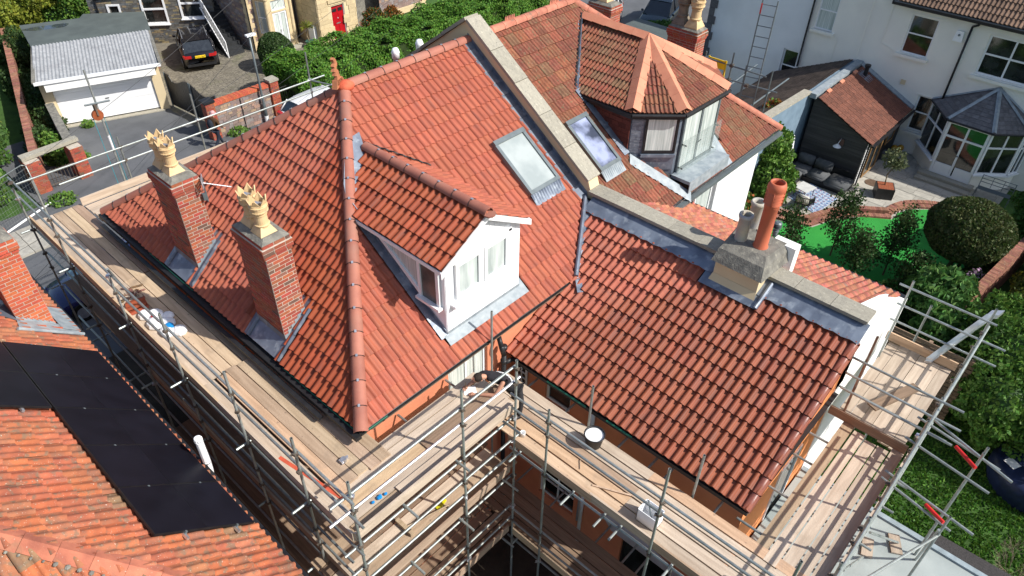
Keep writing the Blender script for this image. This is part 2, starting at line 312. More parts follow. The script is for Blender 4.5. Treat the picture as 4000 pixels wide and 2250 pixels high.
def boxM(o, U, W, H):          # matrix carrying the unit box to a corner and three edge vectors
    return frame(V(o), V(U), V(W), V(H))
def courses(P, mt, o, U, W, N, w, h, bw, bh, gap=.01, proud=.006, jit=0, thick=.02, openings=(), clip=None, half=True, hj=0, bond=.5):
    """masonry or boards: rows of separate pieces on the rectangle o + U*w + W*h, standing proud along N"""
    U, W, N = V(U).normalized(), V(W).normalized(), V(N).normalized(); o = V(o); me = ubox(mt); v = 0; k = 0
    while v < h-.01:
        bhh = min(bh*(1+random.uniform(-hj, hj)), h-v)
        u = -bw*bond if (k % 2 and half) else 0
        if jit: u -= random.random()*bw
        while u < w-.01:
            bb = bw*(1+random.uniform(-jit, jit)); a = max(0, u); b = min(w, u+bb); u += bb
            if b-a < gap*2.5: continue
            cu, cv = (a+b)/2, v+bhh/2
            if any(x0 < cu < x1 and y0 < cv < y1 for x0, y0, x1, y1 in openings): continue
            if clip and not clip(cu, cv): continue
            pr = proud*(1+random.uniform(-.5, .5)*(1 if jit or hj else .6))
            P.add(me, boxM(o+U*(a+gap/2)+W*(v+gap/2)-N*thick, U*(b-a-gap), W*(bhh-gap), N*(thick+pr)))
        v += bhh; k += 1

def wall(mb, o, U, W, N, w, h, openings=(), thick=.25, mi=0):
    """wall sheet with real openings (u0,v0,u1,v1) and reveals; back face too"""
    U, W, N = V(U).normalized(), V(W).normalized(), V(N).normalized(); o = V(o)
    us = sorted({0, w, *[a for q in openings for a in (q[0], q[2])]}); vs = sorted({0, h, *[a for q in openings for a in (q[1], q[3])]})
    for a, b in zip(us, us[1:]):
        for c, d in zip(vs, vs[1:]):
            if any(q[0] <= (a+b)/2 <= q[2] and q[1] <= (c+d)/2 <= q[3] for q in openings): continue
            p = [o+U*a+W*c, o+U*b+W*c, o+U*b+W*d, o+U*a+W*d]
            if U.cross(W).dot(N) < 0: p = p[::-1]
            mb.poly(p, mi); mb.poly([x-N*thick for x in p[::-1]], mi)
    for q in openings:
        a, c, b, d = q; r = [o+U*a+W*c, o+U*b+W*c, o+U*b+W*d, o+U*a+W*d]
        for i in range(4):
            x, y = r[i], r[(i+1) % 4]; mb.poly([x, y, y-N*thick, x-N*thick], mi)
def window(parent, o, U, W, N, w, h, fr=UPVC, gl=GL_D, bars=(), fw_=.055, dep=.05, hbars=(), sill=None, name='window', joined=False, sub=True):
    """frame with glazing bars and panes; o = lower corner on the frame's back face"""
    U, W, N = V(U).normalized(), V(W).normalized(), V(N).normalized(); o = V(o); mb = MB()
    mb.ob(o, U*w, W*fw_, N*dep); mb.ob(o+W*(h-fw_), U*w, W*fw_, N*dep)
    mb.ob(o+W*fw_, U*fw_, W*(h-2*fw_), N*dep); mb.ob(o+U*(w-fw_)+W*fw_, U*fw_, W*(h-2*fw_), N*dep)
    for b in bars: mb.ob(o+U*(b*w-fw_*.45)+W*fw_, U*fw_*.9, W*(h-2*fw_), N*dep*.9)
    for b in hbars: mb.ob(o+U*fw_+W*(b*h-fw_*.45), U*(w-2*fw_), W*fw_*.9, N*dep*.95)
    if sill: mb.ob(o-U*.05-W*sill, U*(w+.1), W*sill, N*(dep+.09))
    us = [0, *bars, 1]; vs = [0, *hbars, 1]
    if joined:
        mb.ob(o+U*.01+W*.01+N*.006, U*(w-.02), W*(h-.02), N*(dep*.3), 2)
        for a, b in zip([0, *bars], [*bars, 1]): mb.ob(o+U*(a*w+fw_+.012)+W*(fw_+.012)+N*.008, U*((b-a)*w-2*fw_-.024+(fw_*.5 if bars else 0)), W*(h-2*fw_-.024), N*(dep*.35), 1)
        return mb.build(name, [fr, gl, BLACK], parent)
    f = mb.build(name, fr, parent)
    pr = f if sub else parent
    for a, b in zip(us, us[1:]):
        for c, d in zip(vs, vs[1:]):
            MB().ob(o+U*(a*w+fw_*.4)+W*(c*h+fw_*.4)+N*.006, U*((b-a)*w-fw_*.8), W*((d-c)*h-fw_*.8), N*(dep*.35)).build('pane', gl, pr)
    return f
def leafmesh(name, pts, size, mt, parent=None, flat=.6, aspect=1.5, nrm=None, **k):
    n = len(pts); d = rng.normal(size=(n, 3)); d[:, 2] *= flat; d /= np.linalg.norm(d, axis=1)[:, None]+1e-9
    u = rng.normal(size=(n, 3)); u -= (u*d).sum(1)[:, None]*d; u /= np.linalg.norm(u, axis=1)[:, None]+1e-9; w_ = np.cross(d, u)
    if nrm is not None:
        nn = nrm+rng.normal(size=(n, 3))*.45; nn /= np.linalg.norm(nn, axis=1)[:, None]
        u = rng.normal(size=(n, 3)); u -= (u*nn).sum(1)[:, None]*nn; u /= np.linalg.norm(u, axis=1)[:, None]; w_ = np.cross(nn, u)
    s = size*(.6+.8*rng.random(n))[:, None]
    q = np.stack([pts-u*s*aspect*.5, pts+w_*s*.5, pts+u*s*aspect*.5, pts-w_*s*.5], 1).reshape(-1, 3)
    me = bpy.data.meshes.new(name); me.vertices.add(4*n); me.vertices.foreach_set('co', q.ravel().astype(np.float32))
    me.loops.add(4*n); me.loops.foreach_set('vertex_index', np.arange(4*n, dtype=np.int32)); me.polygons.add(n)
    me.polygons.foreach_set('loop_start', np.arange(0, 4*n, 4, dtype=np.int32)); me.polygons.foreach_set('loop_total', np.full(n, 4, dtype=np.int32))
    me.materials.append(mt); me.update(calc_edges=True); o = bpy.data.objects.new(name, me); C.objects.link(o)
    if parent: par(o, parent)
    tag(o, **k); return o
def shell(c, r, n, inner=.75, lump=.18, seed=0):
    d = rng.normal(size=(n, 3)); d /= np.linalg.norm(d, axis=1)[:, None]
    q = 1+lump*(np.sin(d[:, 0]*5+seed)*np.cos(d[:, 1]*6+seed*2)+.6*np.sin(d[:, 2]*9+d[:, 0]*7+seed))
    rad = (inner+(1-inner)*rng.random(n)**.5)*q
    return np.array(c)+d*rad[:, None]*np.array(r)
def bush(name, blobs, n, size, mt, label, cat='shrub', trunk=None, group=None, aspect=1.5, inner=.7, core=True, bark=BARK, lump=.18, mats2=None):
    base = blobs[0][0]; t = empty(name, (base[0], base[1], G if trunk is None else trunk[0][0][2]), label, cat, group)
    vol = [b[1][0]*b[1][1]+b[1][1]*b[1][2]+b[1][0]*b[1][2] for b in blobs]; tv = sum(vol)
    pts = np.concatenate([shell(b[0], b[1], max(20, int(n*v/tv)), inner, lump, i*1.7) for i, (b, v) in enumerate(zip(blobs, vol))])
    if mats2: 
        k = rng.random(len(pts)) < .3; leafmesh('crown', pts[~k], size, mt, t, aspect=aspect); leafmesh('flowers' if cat == 'flower bed' else 'young_foliage', pts[k], size, mats2, t, aspect=aspect)
    else: leafmesh('crown', pts, size, mt, t, aspect=aspect)
    if core:
        mb = MB()
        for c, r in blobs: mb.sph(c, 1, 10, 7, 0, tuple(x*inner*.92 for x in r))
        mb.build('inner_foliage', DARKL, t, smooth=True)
    if trunk:
        mb = MB()
        for a, b, ra, rb in trunk: mb.tube(a, b, ra, 7, 0, rb)
        mb.build('trunk', bark, t, smooth=True)
    return t

# tile meshes: x across, y up the slope from the tail, z off the roof
def tile_mesh(name, prof, mt, length=.40, lift=.036, th=.032, side=None):
    n = len(prof); mb = MB()
    vs = [(x, 0, h+lift) for x, h in prof]+[(x, length, h) for x, h in prof]+[(x, 0, h+lift-th) for x, h in prof]+[(x, 0, h+lift) for x, h in prof]
    fs = [(i, i+1, n+i+1, n+i) for i in range(n-1)]+[(2*n+i, 2*n+i+1, 3*n+i+1, 3*n+i) for i in range(n-1)]
    mb.add(vs, fs)
    if side: # verge return at the high-x side
        x, h = prof[-1]; mb.add([(x, 0, h+lift), (x, length, h), (x+.004, length, -.13), (x+.004, 0, -.13)], [(0, 3, 2, 1)])
    me = mb.mesh(name, mt); me['c'] = (prof[-1][0]/2, .17, 0)
    for p in me.polygons: p.use_smooth = p.index < n-1
    return me
ROLL = [(0, .0), (.010, .018), (.028, .034), (.048, .038), (.068, .034), (.088, .016), (.098, 0), (.165, 0)]
PDR = ROLL[:-1]+[(x+.165, h) for x, h in ROLL]
RIB = [(0, 0), (.014, .026), (.038, .026), (.055, 0)]
PRIB = [(x+k*.11, h) for k in range(3) for x, h in RIB]+[(.33, 0)]
def clip_mesh(me, planes, name):
    bm = bmesh.new(); bm.from_mesh(me)
    for co_, no in planes:
        bmesh.ops.bisect_plane(bm, geom=bm.verts[:]+bm.edges[:]+bm.faces[:], plane_co=co_, plane_no=no, clear_outer=True)
        if not bm.faces: break
    if not bm.faces: bm.free(); return None
    m2 = bpy.data.meshes.new(name); bm.to_mesh(m2); bm.free()
    for m in me.materials: m2.materials.append(m)
    m2['c'] = me['c'][:]; return m2
def inpoly(p, q):
    x, y = p; r = False
    for i in range(len(q)):
        a, b = q[i], q[i-1]
        if (a[1] > y) != (b[1] > y) and x < (b[0]-a[0])*(y-a[1])/(b[1]-a[1])+a[0]: r = not r
    return r
def tiling(P, me, o, U, Wd, poly, w=.33, g=.34, holes=(), off=0, slip=.006, far=False, verge=None):
    """lays tiles on the convex polygon (u,v metres along unit U and up-slope Wd) from its lower edge v=0"""
    U, Wd = V(U).normalized(), V(Wd).normalized(); N = U.cross(Wd); o = V(o)
    area = sum(poly[i-1][0]*poly[i][1]-poly[i][0]*poly[i-1][1] for i in range(len(poly)))
    if area < 0: poly = poly[::-1]
    u0, u1 = min(p[0] for p in poly), max(p[0] for p in poly); v0, v1 = min(p[1] for p in poly), max(p[1] for p in poly)
    def inside(x, y, e=1e-4): return all((b[0]-a[0])*(y-a[1])-(b[1]-a[1])*(x-a[0]) > -e for a, b in zip(poly, poly[1:]+poly[:1]))
    r = math.floor(v0/g)
    while r*g < v1-.02:
        c = math.floor((u0-off)/w)
        while off+c*w < u1-.01:
            a, b = off+c*w, r*g; c += 1; cx, cy = a+w/2, b+g/2
            if any(inpoly((cx, cy), h) for h in holes): continue
            ins = [inside(*q) for q in ((a, b), (a+w, b), (a+w, b+g), (a, b+g))]
            M = frame(o+U*(a+random.uniform(-slip, slip)*.5)+Wd*(b+random.uniform(-slip, slip)), U, Wd, N)
            if all(ins): P.add(verge if (verge and a+w > u1-.12) else me, M, far); continue
            pl = []; out = False
            for p, q in zip(poly, poly[1:]+poly[:1]):
                n = V((q[1]-p[1], -(q[0]-p[0]), 0)).normalized(); dd = [n.x*(x-p[0])+n.y*(y-p[1]) for x, y in ((a, b), (a+w, b), (a+w, b+g+.06), (a, b+g+.06))]
                if min(dd) > -.02: out = True; break
                if max(dd) > 0: pl.append(((p[0]-a, p[1]-b, 0), n))
            if out: continue
            m2 = clip_mesh(me, pl, me.name+'_cut')
            if m2: P.add(m2, M, far)
        r += 1
def ridge(P, mt, p, q, r=.125, seg=.34, ang=False, clips=None, sag=.02):
    """run of ridge or hip tiles from p (upper) to q, each tile its own piece"""
    p, q = V(p), V(q); d = (q-p); L_ = d.length; d.normalize(); side = d.cross(V((0, 0, 1))).normalized(); up = side.cross(d).normalized()
    n = max(1, round(L_/seg)); s = L_/n
    key = f'ridge_{mt.name}_{r}_{s:.3f}_{ang}'
    me = bpy.data.meshes.get(key)
    if not me:
        pr = [(-r, -r*.5), (0, r*.15), (r, -r*.5)] if ang else [(r*math.cos(t), r*math.sin(t)-r*.45) for t in [math.pi*(1-k/8) for k in range(9)]]
        k = len(pr); mb = MB(); f = .93
        vs = [(0, x*f, z*f) for x, z in pr]+[(s-.004, x, z) for x, z in pr]+[(s-.004, x*.86, z*.86-.003) for x, z in pr]+[(s-.004, x, z) for x, z in pr]
        fs = [(i, k+i, k+i+1, i+1) for i in range(k-1)]+[(3*k+i, 2*k+i, 2*k+i+1, 3*k+i+1) for i in range(k-1)]
        me = mb.add(vs, fs).mesh(key, mt); me['c'] = (s/2, 0, 0)
        if not ang: me.polygons.foreach_set('use_smooth', [True]*len(me.polygons))
    for i in range(n):
        if me.name != key: key = me.name
        P.add(me, frame(p+d*(s*i), d, side, up))
        if clips and i:
            o = p+d*(s*i); mb = MB(); c = 0
            mb.ob(o+up*(r*.55)-side*.02-d*.02, d*.05, side*.04, up*.012)
            mb.build('ridge_clip', SILV, clips)
            mb = MB(); ts = [math.pi*(.04+.92*k/10) for k in range(11)]
            mb.path([o+side*(r*1.02*math.cos(t))+up*(r*1.02*math.sin(t)-r*.45)+d*.004 for t in ts], .006, 5)
            mb.build('ridge_seal', BLACK, clips)

# ================================================================ setting
def ground(name, x0, y0, x1, y1, z, mt, th=.05, **k):
    return MB().box((x0, y0, z-th), (x1, y1, z)).build(name, mt, kind='structure', **k)
MB().poly([(-150, -150, G-.06), (250, -150, G-.06), (250, 250, G-.06), (-150, 250, G-.06)]).build('ground', GRASSG, kind='structure')
ground('road', -60, 12.6, 60, 22.9, G, TARM)
ground('road_behind_houses', 31, 12.6, 90, 60, G+.004, TARM)
ground('garage_forecourt', 1.2, 22.2, 9.2, 29.0, G+.004, TARM)
ground('side_passage', -2.2, -7, 4.2, 12.6, G+.002, SOIL)

# ================================================================ main house
H = empty('tiled_house', (0, 0, G), 'salmon rendered house under scaffolding with new clay tiled hipped roof and white dormer', 'house')
tm_new = tile_mesh('new_tile', PDR, TILE); PDH = [(x, h*1.25) for x, h in PDR]; tm_side = tile_mesh('side_tile', PDH, TILE_S, lift=.046, th=.042); tm_ext = tile_mesh('extension_tile', PDH, TILE_E, lift=.046, th=.042)
tm_verge = tile_mesh('verge_tile', PDR, TILE_E)
mb = MB()
wall(mb, (.2, 9.62, G), (0, -1, 0), (0, 0, 1), (-1, 0, 0), 9.42, -G-.12)
wall(mb, (.2, .2, G), (1, 0, 0), (0, 0, 1), (0, -1, 0), 3.9, -G-.12, [(2.02, 4.45, 3.12, 6.02)])
mb.poly([(4.1, .2, -2), (7.6, .2, -2), (7.6, .2, -.02), (4.1, .2, -.02)])
mb.poly([(.2, 9.62, G), (7.6, 9.62, G), (7.6, 9.62, -.12), (.2, 9.62, -.12)][::-1])
mb.build('wall', SALM, H)
W1 = window(H, (2.22, .32, G+4.45), (1, 0, 0), (0, 0, 1), (0, -1, 0), 1.1, 1.57, bars=(.5,), gl=CURT, fw_=.06)
mb = MB()   # curtain folds behind the glass
# extension walls
wall(mb, (4.05, .2, G), (0, -1, 0), (0, 0, 1), (-1, 0, 0), 5.6, -G-1.0,
     [(.02, 1.9, .42, 2.35), (.98, 4.45, 1.66, 4.99), (.98, 1.15, 2.02, 2.2), (3.4, 0.3, 4.9, 1.75), (.12, 4.3, .28, 4.99)][1:4])
mb.build('extension_wall', SALM, H)
mb = MB()
mb.poly([(4.05, -5.4, G), (7.6, -5.4, G), (7.6, -5.4, .7), (4.05, -5.4, -.98)]); mb.build('gable_wall', ORAN, H)
window(H, (4.17, -.78, G+4.45), (0, -1, 0), (0, 0, 1), (-1, 0, 0), .68, .54, fr=UPVC)
window(H, (4.17, -.78, G+1.15), (0, -1, 0), (0, 0, 1), (-1, 0, 0), 1.04, 1.05, bars=(.5,), hbars=(.5,), fw_=.045)
window(H, (4.17, -3.2, G+.3), (0, -1, 0), (0, 0, 1), (-1, 0, 0), 1.5, 1.45, fr=BLACK)
window(H, (4.03, -.0, G+4.4), (0, -1, 0), (0, 0, 1), (-1, 0, 0), .3, .8, bars=(.5,), hbars=(.2, .4, .6, .8), fw_=.03, dep=.04)
window(H, (5.7, -5.38, G+2.6), (1, 0, 0), (0, 0, 1), (0, -1, 0), .9, 2.0, fr=WHITEP)
MB().prism([(4.03, -2.9, G+1.75), (4.03, -4.9, G+1.75), (4.03, -5.0, G+1.95), (4.03, -4.3, G+2.1), (4.03, -3.1, G+2.35), (4.03, -2.6, G+2.1)], (-.004, 0, 0)).build('primer_patch', PRIMER, H)
mb = MB(); mb.tube((4.0, -2.08, -1.15), (4.0, -2.08, G), .045, 10); mb.lathe([(.04, 0), (.075, .1), (.075, .2)], (4.0, -2.08, -1.25), 10); mb.build('white_downpipe', WHITEP, H, smooth=True)
mb = MB()
mb.path([(3.55, .1, -.25), (3.5, -.02, -.42), (3.62, .02, -.75), (3.62, .02, -2.6), (3.62, .02, G)], .055, 10)
for z in (-.5, -.9, -1.3): mb.tube((3.62, .02, z), (3.62, .02, z-.08), .075, 10)
mb.tube((3.62, .02, -1.0), (3.95, -.02, -1.05), .05, 10)
mb.build('soil_pipe', BLACK, H, smooth=True)
# roof carcass
SC, SS = math.cos(math.radians(35.17)), math.sin(math.radians(35.17))
AP = V((3.96, 4.91, 3.46)); R1 = V((7.6, 4.91, 3.46))
mb = MB(); e = -.03
mb.poly([(0, 0, e), (5.86, 0, e), (7.6, 1.13, .8+e), (7.6, 4.91, 3.46+e), (3.96, 4.91, 3.46+e)])
mb.poly([(0, 9.82, e), (0, 0, e), (3.96, 4.91, 3.46+e)]); mb.poly([(7.6, 9.82, e), (0, 9.82, e), (3.96, 4.91, 3.46+e), (7.6, 4.91, 3.46+e)])
mb.poly([(3.87, -5.5, -.96), (7.6, -5.5, .78), (7.6, 1.13, .78), (5.86, 0, -.03), (3.87, 0, -.96)])
mb.poly([(0, 0, e), (0, 9.82, e), (7.6, 9.82, e), (7.6, 0, e)]); mb.poly([(3.87, -5.5, -.98), (3.87, .2, -.98), (7.6, .2, -.98), (7.6, -5.5, -.98)])
ROOF = mb.build('roof', BLACK, H)
PT = Pieces(ROOF, 'tile', [TILE, TILE_S, TILE_E], 300, True)
L_h = 6.007   # slope length of the front face
front = [(0, 0), (5.86, 0), (7.36, .96/SC), (7.36, 4.91/SC), (3.96, 4.91/SC)]
def fu(x, y): return (x, y/SC)
dorm_hole = [fu(2.32, .22), fu(4.50, .22), fu(4.50, 2.6), fu(3.45, 3.4), fu(2.4, 2.6)]
sky_hole = [fu(6.36, 1.6), fu(7.0, 1.6), fu(7.0, 2.7), fu(6.36, 2.7)]
tiling(PT, tm_new, (0, 0, 0), (1, 0, 0), (0, SC, SS), front, holes=[dorm_hole, sky_hole], off=.04)
HL = math.hypot(3.96, 3.46)
def chole(y0, y1, x0, x1): k = HL/3.96; return [(9.82-y1, x0*k), (9.82-y0, x0*k), (9.82-y0, x1*k), (9.82-y1, x1*k)]
tiling(PT, tm_side, (0, 9.82, 0), (0, -1, 0), (3.96, 0, 3.46), [(0, 0), (9.82, 0), (4.91, HL)], holes=[chole(2.55, 3.55, .0, .82), chole(5.73, 6.73, .0, .82)])
EL_ = math.hypot(1.59, .74); ew = (1.59/EL_, 0, .74/EL_); k_ = EL_/1.59; EO = V((3.85, 1.0, -.935))
ch_hole = [(1+2.42, (7.08-3.85)*k_), (1+3.55, (7.08-3.85)*k_), (1+3.55, 9), (1+2.42, 9)]
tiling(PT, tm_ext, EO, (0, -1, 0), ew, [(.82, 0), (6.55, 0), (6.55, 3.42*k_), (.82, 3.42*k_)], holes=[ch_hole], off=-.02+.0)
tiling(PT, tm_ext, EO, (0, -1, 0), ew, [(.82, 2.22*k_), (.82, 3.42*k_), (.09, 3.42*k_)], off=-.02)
tiling(PT, tm_new, (7.6, 9.82, 0), (-1, 0, 0), (0, -SC, SS), [(0, 0), (7.6, 0), (3.64, 4.91/SC), (0, 4.91/SC)], far=True)
# verge tiles of the extension: dark rolled edge
for k in range(11):
    a = EO+V(ew)*(k*.34-.01); b = a+V(ew)*.35; nn = V((0, -1, 0)).cross(V(ew)); y = -5.47
    mb = MB(); n = 8
    for (p, lift) in ((a, .03), (b, .006)): pass
    pr = [(-.09+.13*(1-math.cos(math.pi*i/n))/2*1.05, .012+.05*math.sin(math.pi*i/n)) for i in range(n+1)]+[(.05, -.03), (.052, -.11)]
    vs = [V((p.x, y, p.z))+V((0, -x, 0))+nn*(z+l) for p, l in ((a, .026), (b, .004)) for x, z in pr]; m_ = len(pr)
    fs = [(i, i+1, m_+i+1, m_+i) for i in range(m_-1)]+[tuple(range(m_))]
    mb.add(vs, fs).build('verge_tile', VERGE, ROOF, smooth=True)
PT_R = Pieces(ROOF, 'ridge_tile', RIDGE, 300, True)
ridge(PT_R, RIDGE, R1+V((0, 0, .07)), AP+V((.12, 0, .07)), .125, .44, clips=ROOF)
ridge(PT_R, RIDGE, AP+V((0, 0, .05)), (-.03, -.03, .06), .13, .46, clips=ROOF)
ridge(PT_R, RIDGE, AP+V((0, 0, .05)), (-.03, 9.85, .05), .12, .46, clips=ROOF)
PT_R.flush()
# hip apex dressing and finial
prof = [(-.14, 0), (.14, 0), (.12, .1), (.02, .17), (-.02, .3), (-.09, .36), (-.02, .44), (-.05, .52), (-.12, .6), (-.19, .58), (-.16, .52), (-.11, .54), (-.14, .48), (-.2, .44), (-.16, .4), (-.22, .34), (-.15, .31), (-.19, .24), (-.10, .2), (-.13, .1)]
fp = AP+V((-.08, 0, .1)); FD = V((.85, .5, 0)).normalized()
mb = MB(); mb.prism([fp+FD*x*1.0+V((0, 0, z)) for x, z in prof], V((-.5, .85, 0)).normalized()*.07)
mb.prism([fp+FD*x+V((0, 0, z)) for x, z in [(-.2, -.05), (.22, -.05), (.14, .1), (-.14, .12)]], V((-.5, .85, 0)).normalized()*.11)
mb.build('finial', mat('finial_terracotta', (.42, .17, .08), (.3, .12, .06), rough=.7, scale=9, bump=.3), ROOF, label='orange terracotta dragon-like finial')
mb = MB(); mb.sph(AP+V((.02, -.02, .03)), .2, 12, 6, 0, (1, .9, .6)); mb.build('pointing', mat('orange_pointing', (.62, .14, .07), (.5, .1, .05), rough=.8, bump=.5), ROOF, smooth=True)
# eaves: gutters and felt
mb = MB(); mb.box((-.14, -.02, -.13), (-.02, 9.9, -.04)); mb.box((-.03, .02, -.06), (.02, 9.8, -.015)); mb.box((-.26, .9, -.2), (-.17, 9.6, -.14)); mb.build('gutter', BLACK, H)
mb = MB(); mb.box((-.02, -.03, -.06), (5.9, -.005, -.02)); mb.build('front_gutter', BLACK, H)
for o_, u_, w_, h_ in (((-.04, .1, -.02), (.01, 0, .01), (0, 2.2, 0), (-.012, 0, 0)), ((-.04, 5.6, -.02), (.012, 0, .012), (0, 1.9, 0), (-.012, 0, 0)), ((.05, -.045, -.02), (.5, 0, 0), (0, .012, .01), (0, 0, .012)), ((3.80, -1.0, -.97), (.02, 0, .02), (0, -1.0, 0), (0, 0, .015)), ((3.80, -2.5, -.97), (.02, 0, .02), (0, -.6, 0), (0, 0, .015))): MB().ob(o_, u_, w_, h_).build('membrane', GREEN, H)
mb = MB(); mb.box((3.83, -5.5, -1.06), (3.9, 0, -.97)); mb.build('extension_eaves_felt', BLACK, H)
MB().box((3.905, -5.5, -1.05), (4.06, 0, -.99)).build('wall_plate_mortar', MORTAR, H)
MB().poly([(.2, -.02, -.10), (5.8, -.02, -.10), (5.8, .2, -.12), (.2, .2, -.12)]).build('soffit', WOODD, H)

# dormer
D = MB()
zr, ze = 2.70, 2.03
def dz(x): return zr-(abs(x-3.45))*.58
D.poly([(2.45, .42, .32), (4.46, .42, .32), (4.46, .42, dz(4.46)-.05), (3.45, .42, zr-.05), (2.45, .42, dz(2.45)-.05)])
D.poly([(2.45, 2.95, 2.06), (2.45, .42, .32), (2.45, .42, dz(2.45)-.05)]); D.poly([(4.46, 2.95, 2.06), (4.46, .42, dz(4.46)-.05), (4.46, .42, .32)])
DORM = D.build('dormer', UPVCB, H)
mb = MB()   # vertical boarding joints as narrow boards on the front
for i in range(14):
    x = 2.46+i*.143; mb.box((x+.003, .405, .34), (x+.139, .419, dz(x+.07)-.1))
mb.build('boards', UPVCB, DORM, kind='stuff')
for x0 in (2.68, 3.42):
    window(DORM, (x0, .405, 1.12), (1, 0, 0), (0, 0, 1), (0, -1, 0), .66, .82, gl=GL_W, fw_=.08, dep=.06, joined=True)
for x0 in (4.1,): MB().box((x0, .36, 1.06), (x0+.08, .405, 2.0)).build('casing', UPVC, DORM)
MB().box((2.6, .36, 1.95), (4.18, .405, 2.02)).build('casing', UPVC, DORM)
MB().box((3.35, .36, 1.06), (3.41, .405, 1.95)).build('casing', UPVC, DORM)
MB().box((2.56, .27, 1.0), (4.28, .42, 1.06)).build('sill', UPVC, DORM)
for s in (-1, 1):
    MB().ob((3.45, .27, zr+.0), (s*1.19, 0, -.58*1.19), (0, 0, -.13), (0, .03, 0)).build('bargeboard', UPVC, DORM)
    MB().ob((3.45+s*1.16, .3, dz(3.45+1.16)-.0), (0, 2.6, 0), (0, 0, -.08), (s*.02, 0, 0)).build('fascia', UPVC, DORM)
    MB().poly([(3.45+s*1.15, .3, dz(4.6)-.04), (3.45+s*1.0, .3, dz(4.45)-.04), (3.45+s*1.0, 2.9, dz(4.45)-.04), (3.45+s*1.15, 2.9, dz(4.6)-.04)]).build('soffit', UPVC, DORM)
# cheek window frames (left cheek)
mb = MB(); X = 2.44; zs = lambda y: .705*y+.30
fr_ = [(X, .52, 1.02), (X, 2.55, 2.0), (X, 2.4, 2.0), (X, .52, 2.0)]
mb.prism([(X, 1.08, zs(1.08)), (X, 2.35, zs(2.35)), (X, 2.28, zs(2.28)+.09), (X, 1.08, zs(1.08)+.12)], (-.06, 0, 0))
mb.box((X-.05, .52, 1.0), (X, .60, 1.98)); mb.box((X-.05, 1.02, 1.0), (X, 1.1, 1.98)); mb.box((X-.05, .52, 1.9), (X, 2.3, 1.99)); mb.box((X-.12, .48, .95), (X, 1.12, 1.01))
mb.build('side_window_frame', UPVC, DORM)
MB().prism([(X-.001, .6, 1.01), (X-.001, 1.02, 1.01), (X-.001, 1.02, 1.9), (X-.001, .6, 1.9)], (-.02, 0, 0)).build('pane', mat('cheek_glass', (.12, .13, .12), (.05, .055, .055), rough=.25, scale=2, spec=.4, bump=0), DORM)
MB().prism([(X-.001, 1.1, zs(1.1)+.1), (X-.001, 2.1, 1.86), (X-.001, 2.1, 1.9), (X-.001, 1.1, 1.9)], (-.02, 0, 0)).build('pane', CURT, DORM)
PD = Pieces(DORM, 'tile', [TILE_S, TILE], 120, True)
dl = math.hypot(1.15, .667); dw = V((1.15, 0, .667))/dl
def dpoly(): return [(0, 0), (2.62, 0), (3.55, dl), (0, dl)]
tiling(PD, tm_side, (2.3, 2.93, ze), (0, -1, 0), dw, [(0, 0), (2.66, 0), (2.66, dl), (-.9, dl)], g=.33)
tiling(PD, tm_new, (4.6, .27, ze), (0, 1, 0), (-dw.x, 0, dw.z), [(0, 0), (2.66, 0), (3.56, dl), (0, dl)], g=.33)
PD.flush()
mb = MB(); mb.poly([(2.3, .27, ze-.03), (3.45, .27, zr-.03), (3.45, 3.8, zr-.03), (2.3, 2.93, ze-.03)]); mb.poly([(4.6, .27, ze-.03), (4.6, 2.93, ze-.03), (3.45, 3.8, zr-.03), (3.45, .27, zr-.03)]); mb.build('roof_deck', BLACK, DORM)
PDR_ = Pieces(DORM, 'ridge_tile', RIDGE, 30, True); ridge(PDR_, RIDGE, (3.45, 3.72, zr+.07), (3.45, .25, zr+.07), .115, .43, clips=DORM); PDR_.flush()
MB().lathe([(.0, 0), (.12, .0), (.125, .03)], (3.45, .25, zr), 10).build('ridge_end', RIDGE, DORM)
# lead round the dormer
mb = MB(); nz = .03
def rp(x, y, h=.05): return V((x, y, .7047*y))+V((0, -SS, SC))*h
mb.poly([rp(2.36, .27, .075), rp(4.55, .27, .075), rp(4.55, .45, .08), rp(2.36, .45, .08)]); mb.poly([rp(2.36, .27, .075), rp(2.36, .27, .03), rp(4.55, .27, .03), rp(4.55, .27, .075)])
mb.poly([(2.44, .397, .30), (4.47, .397, .30), (4.47, .397, .44), (2.44, .397, .44)])
mb.poly([rp(4.45, .27, .07), rp(4.6, .27, .07), rp(4.6, .6, .07), rp(4.45, .6, .07)])
mb.build('lead_apron', LEADN, DORM)
for i in range(8):
    y = .42+i*.31; mb = MB(); mb.ob(rp(2.28, y, .062), V((.18, 0, .012)), rp(0, .33, 0), V((0, 0, .012))); mb.ob((2.435, y, .705*y+.06), (0, .32, .22), (-.012, 0, 0), (0, 0, .12)); mb.build('lead_soaker', LEAD, DORM)
mb = MB(); mb.poly([rp(2.18, 2.75, .07), rp(2.42, 2.75, .07), rp(3.4, 3.7, .08), rp(3.55, 4.05, .08), rp(3.15, 4.0, .08), rp(2.55, 3.35, .07)]); mb.build('valley_lead', LEAD, DORM)
mb = MB(); mb.path([rp(3.5+1.0*i/16, 3.86-.86*i/16, .07+.02*(i % 2)) for i in range(17)], .017, 5); mb.build('valley_black_strip', BLACK, DORM)  # thin black wavy strip along the right-hand valley

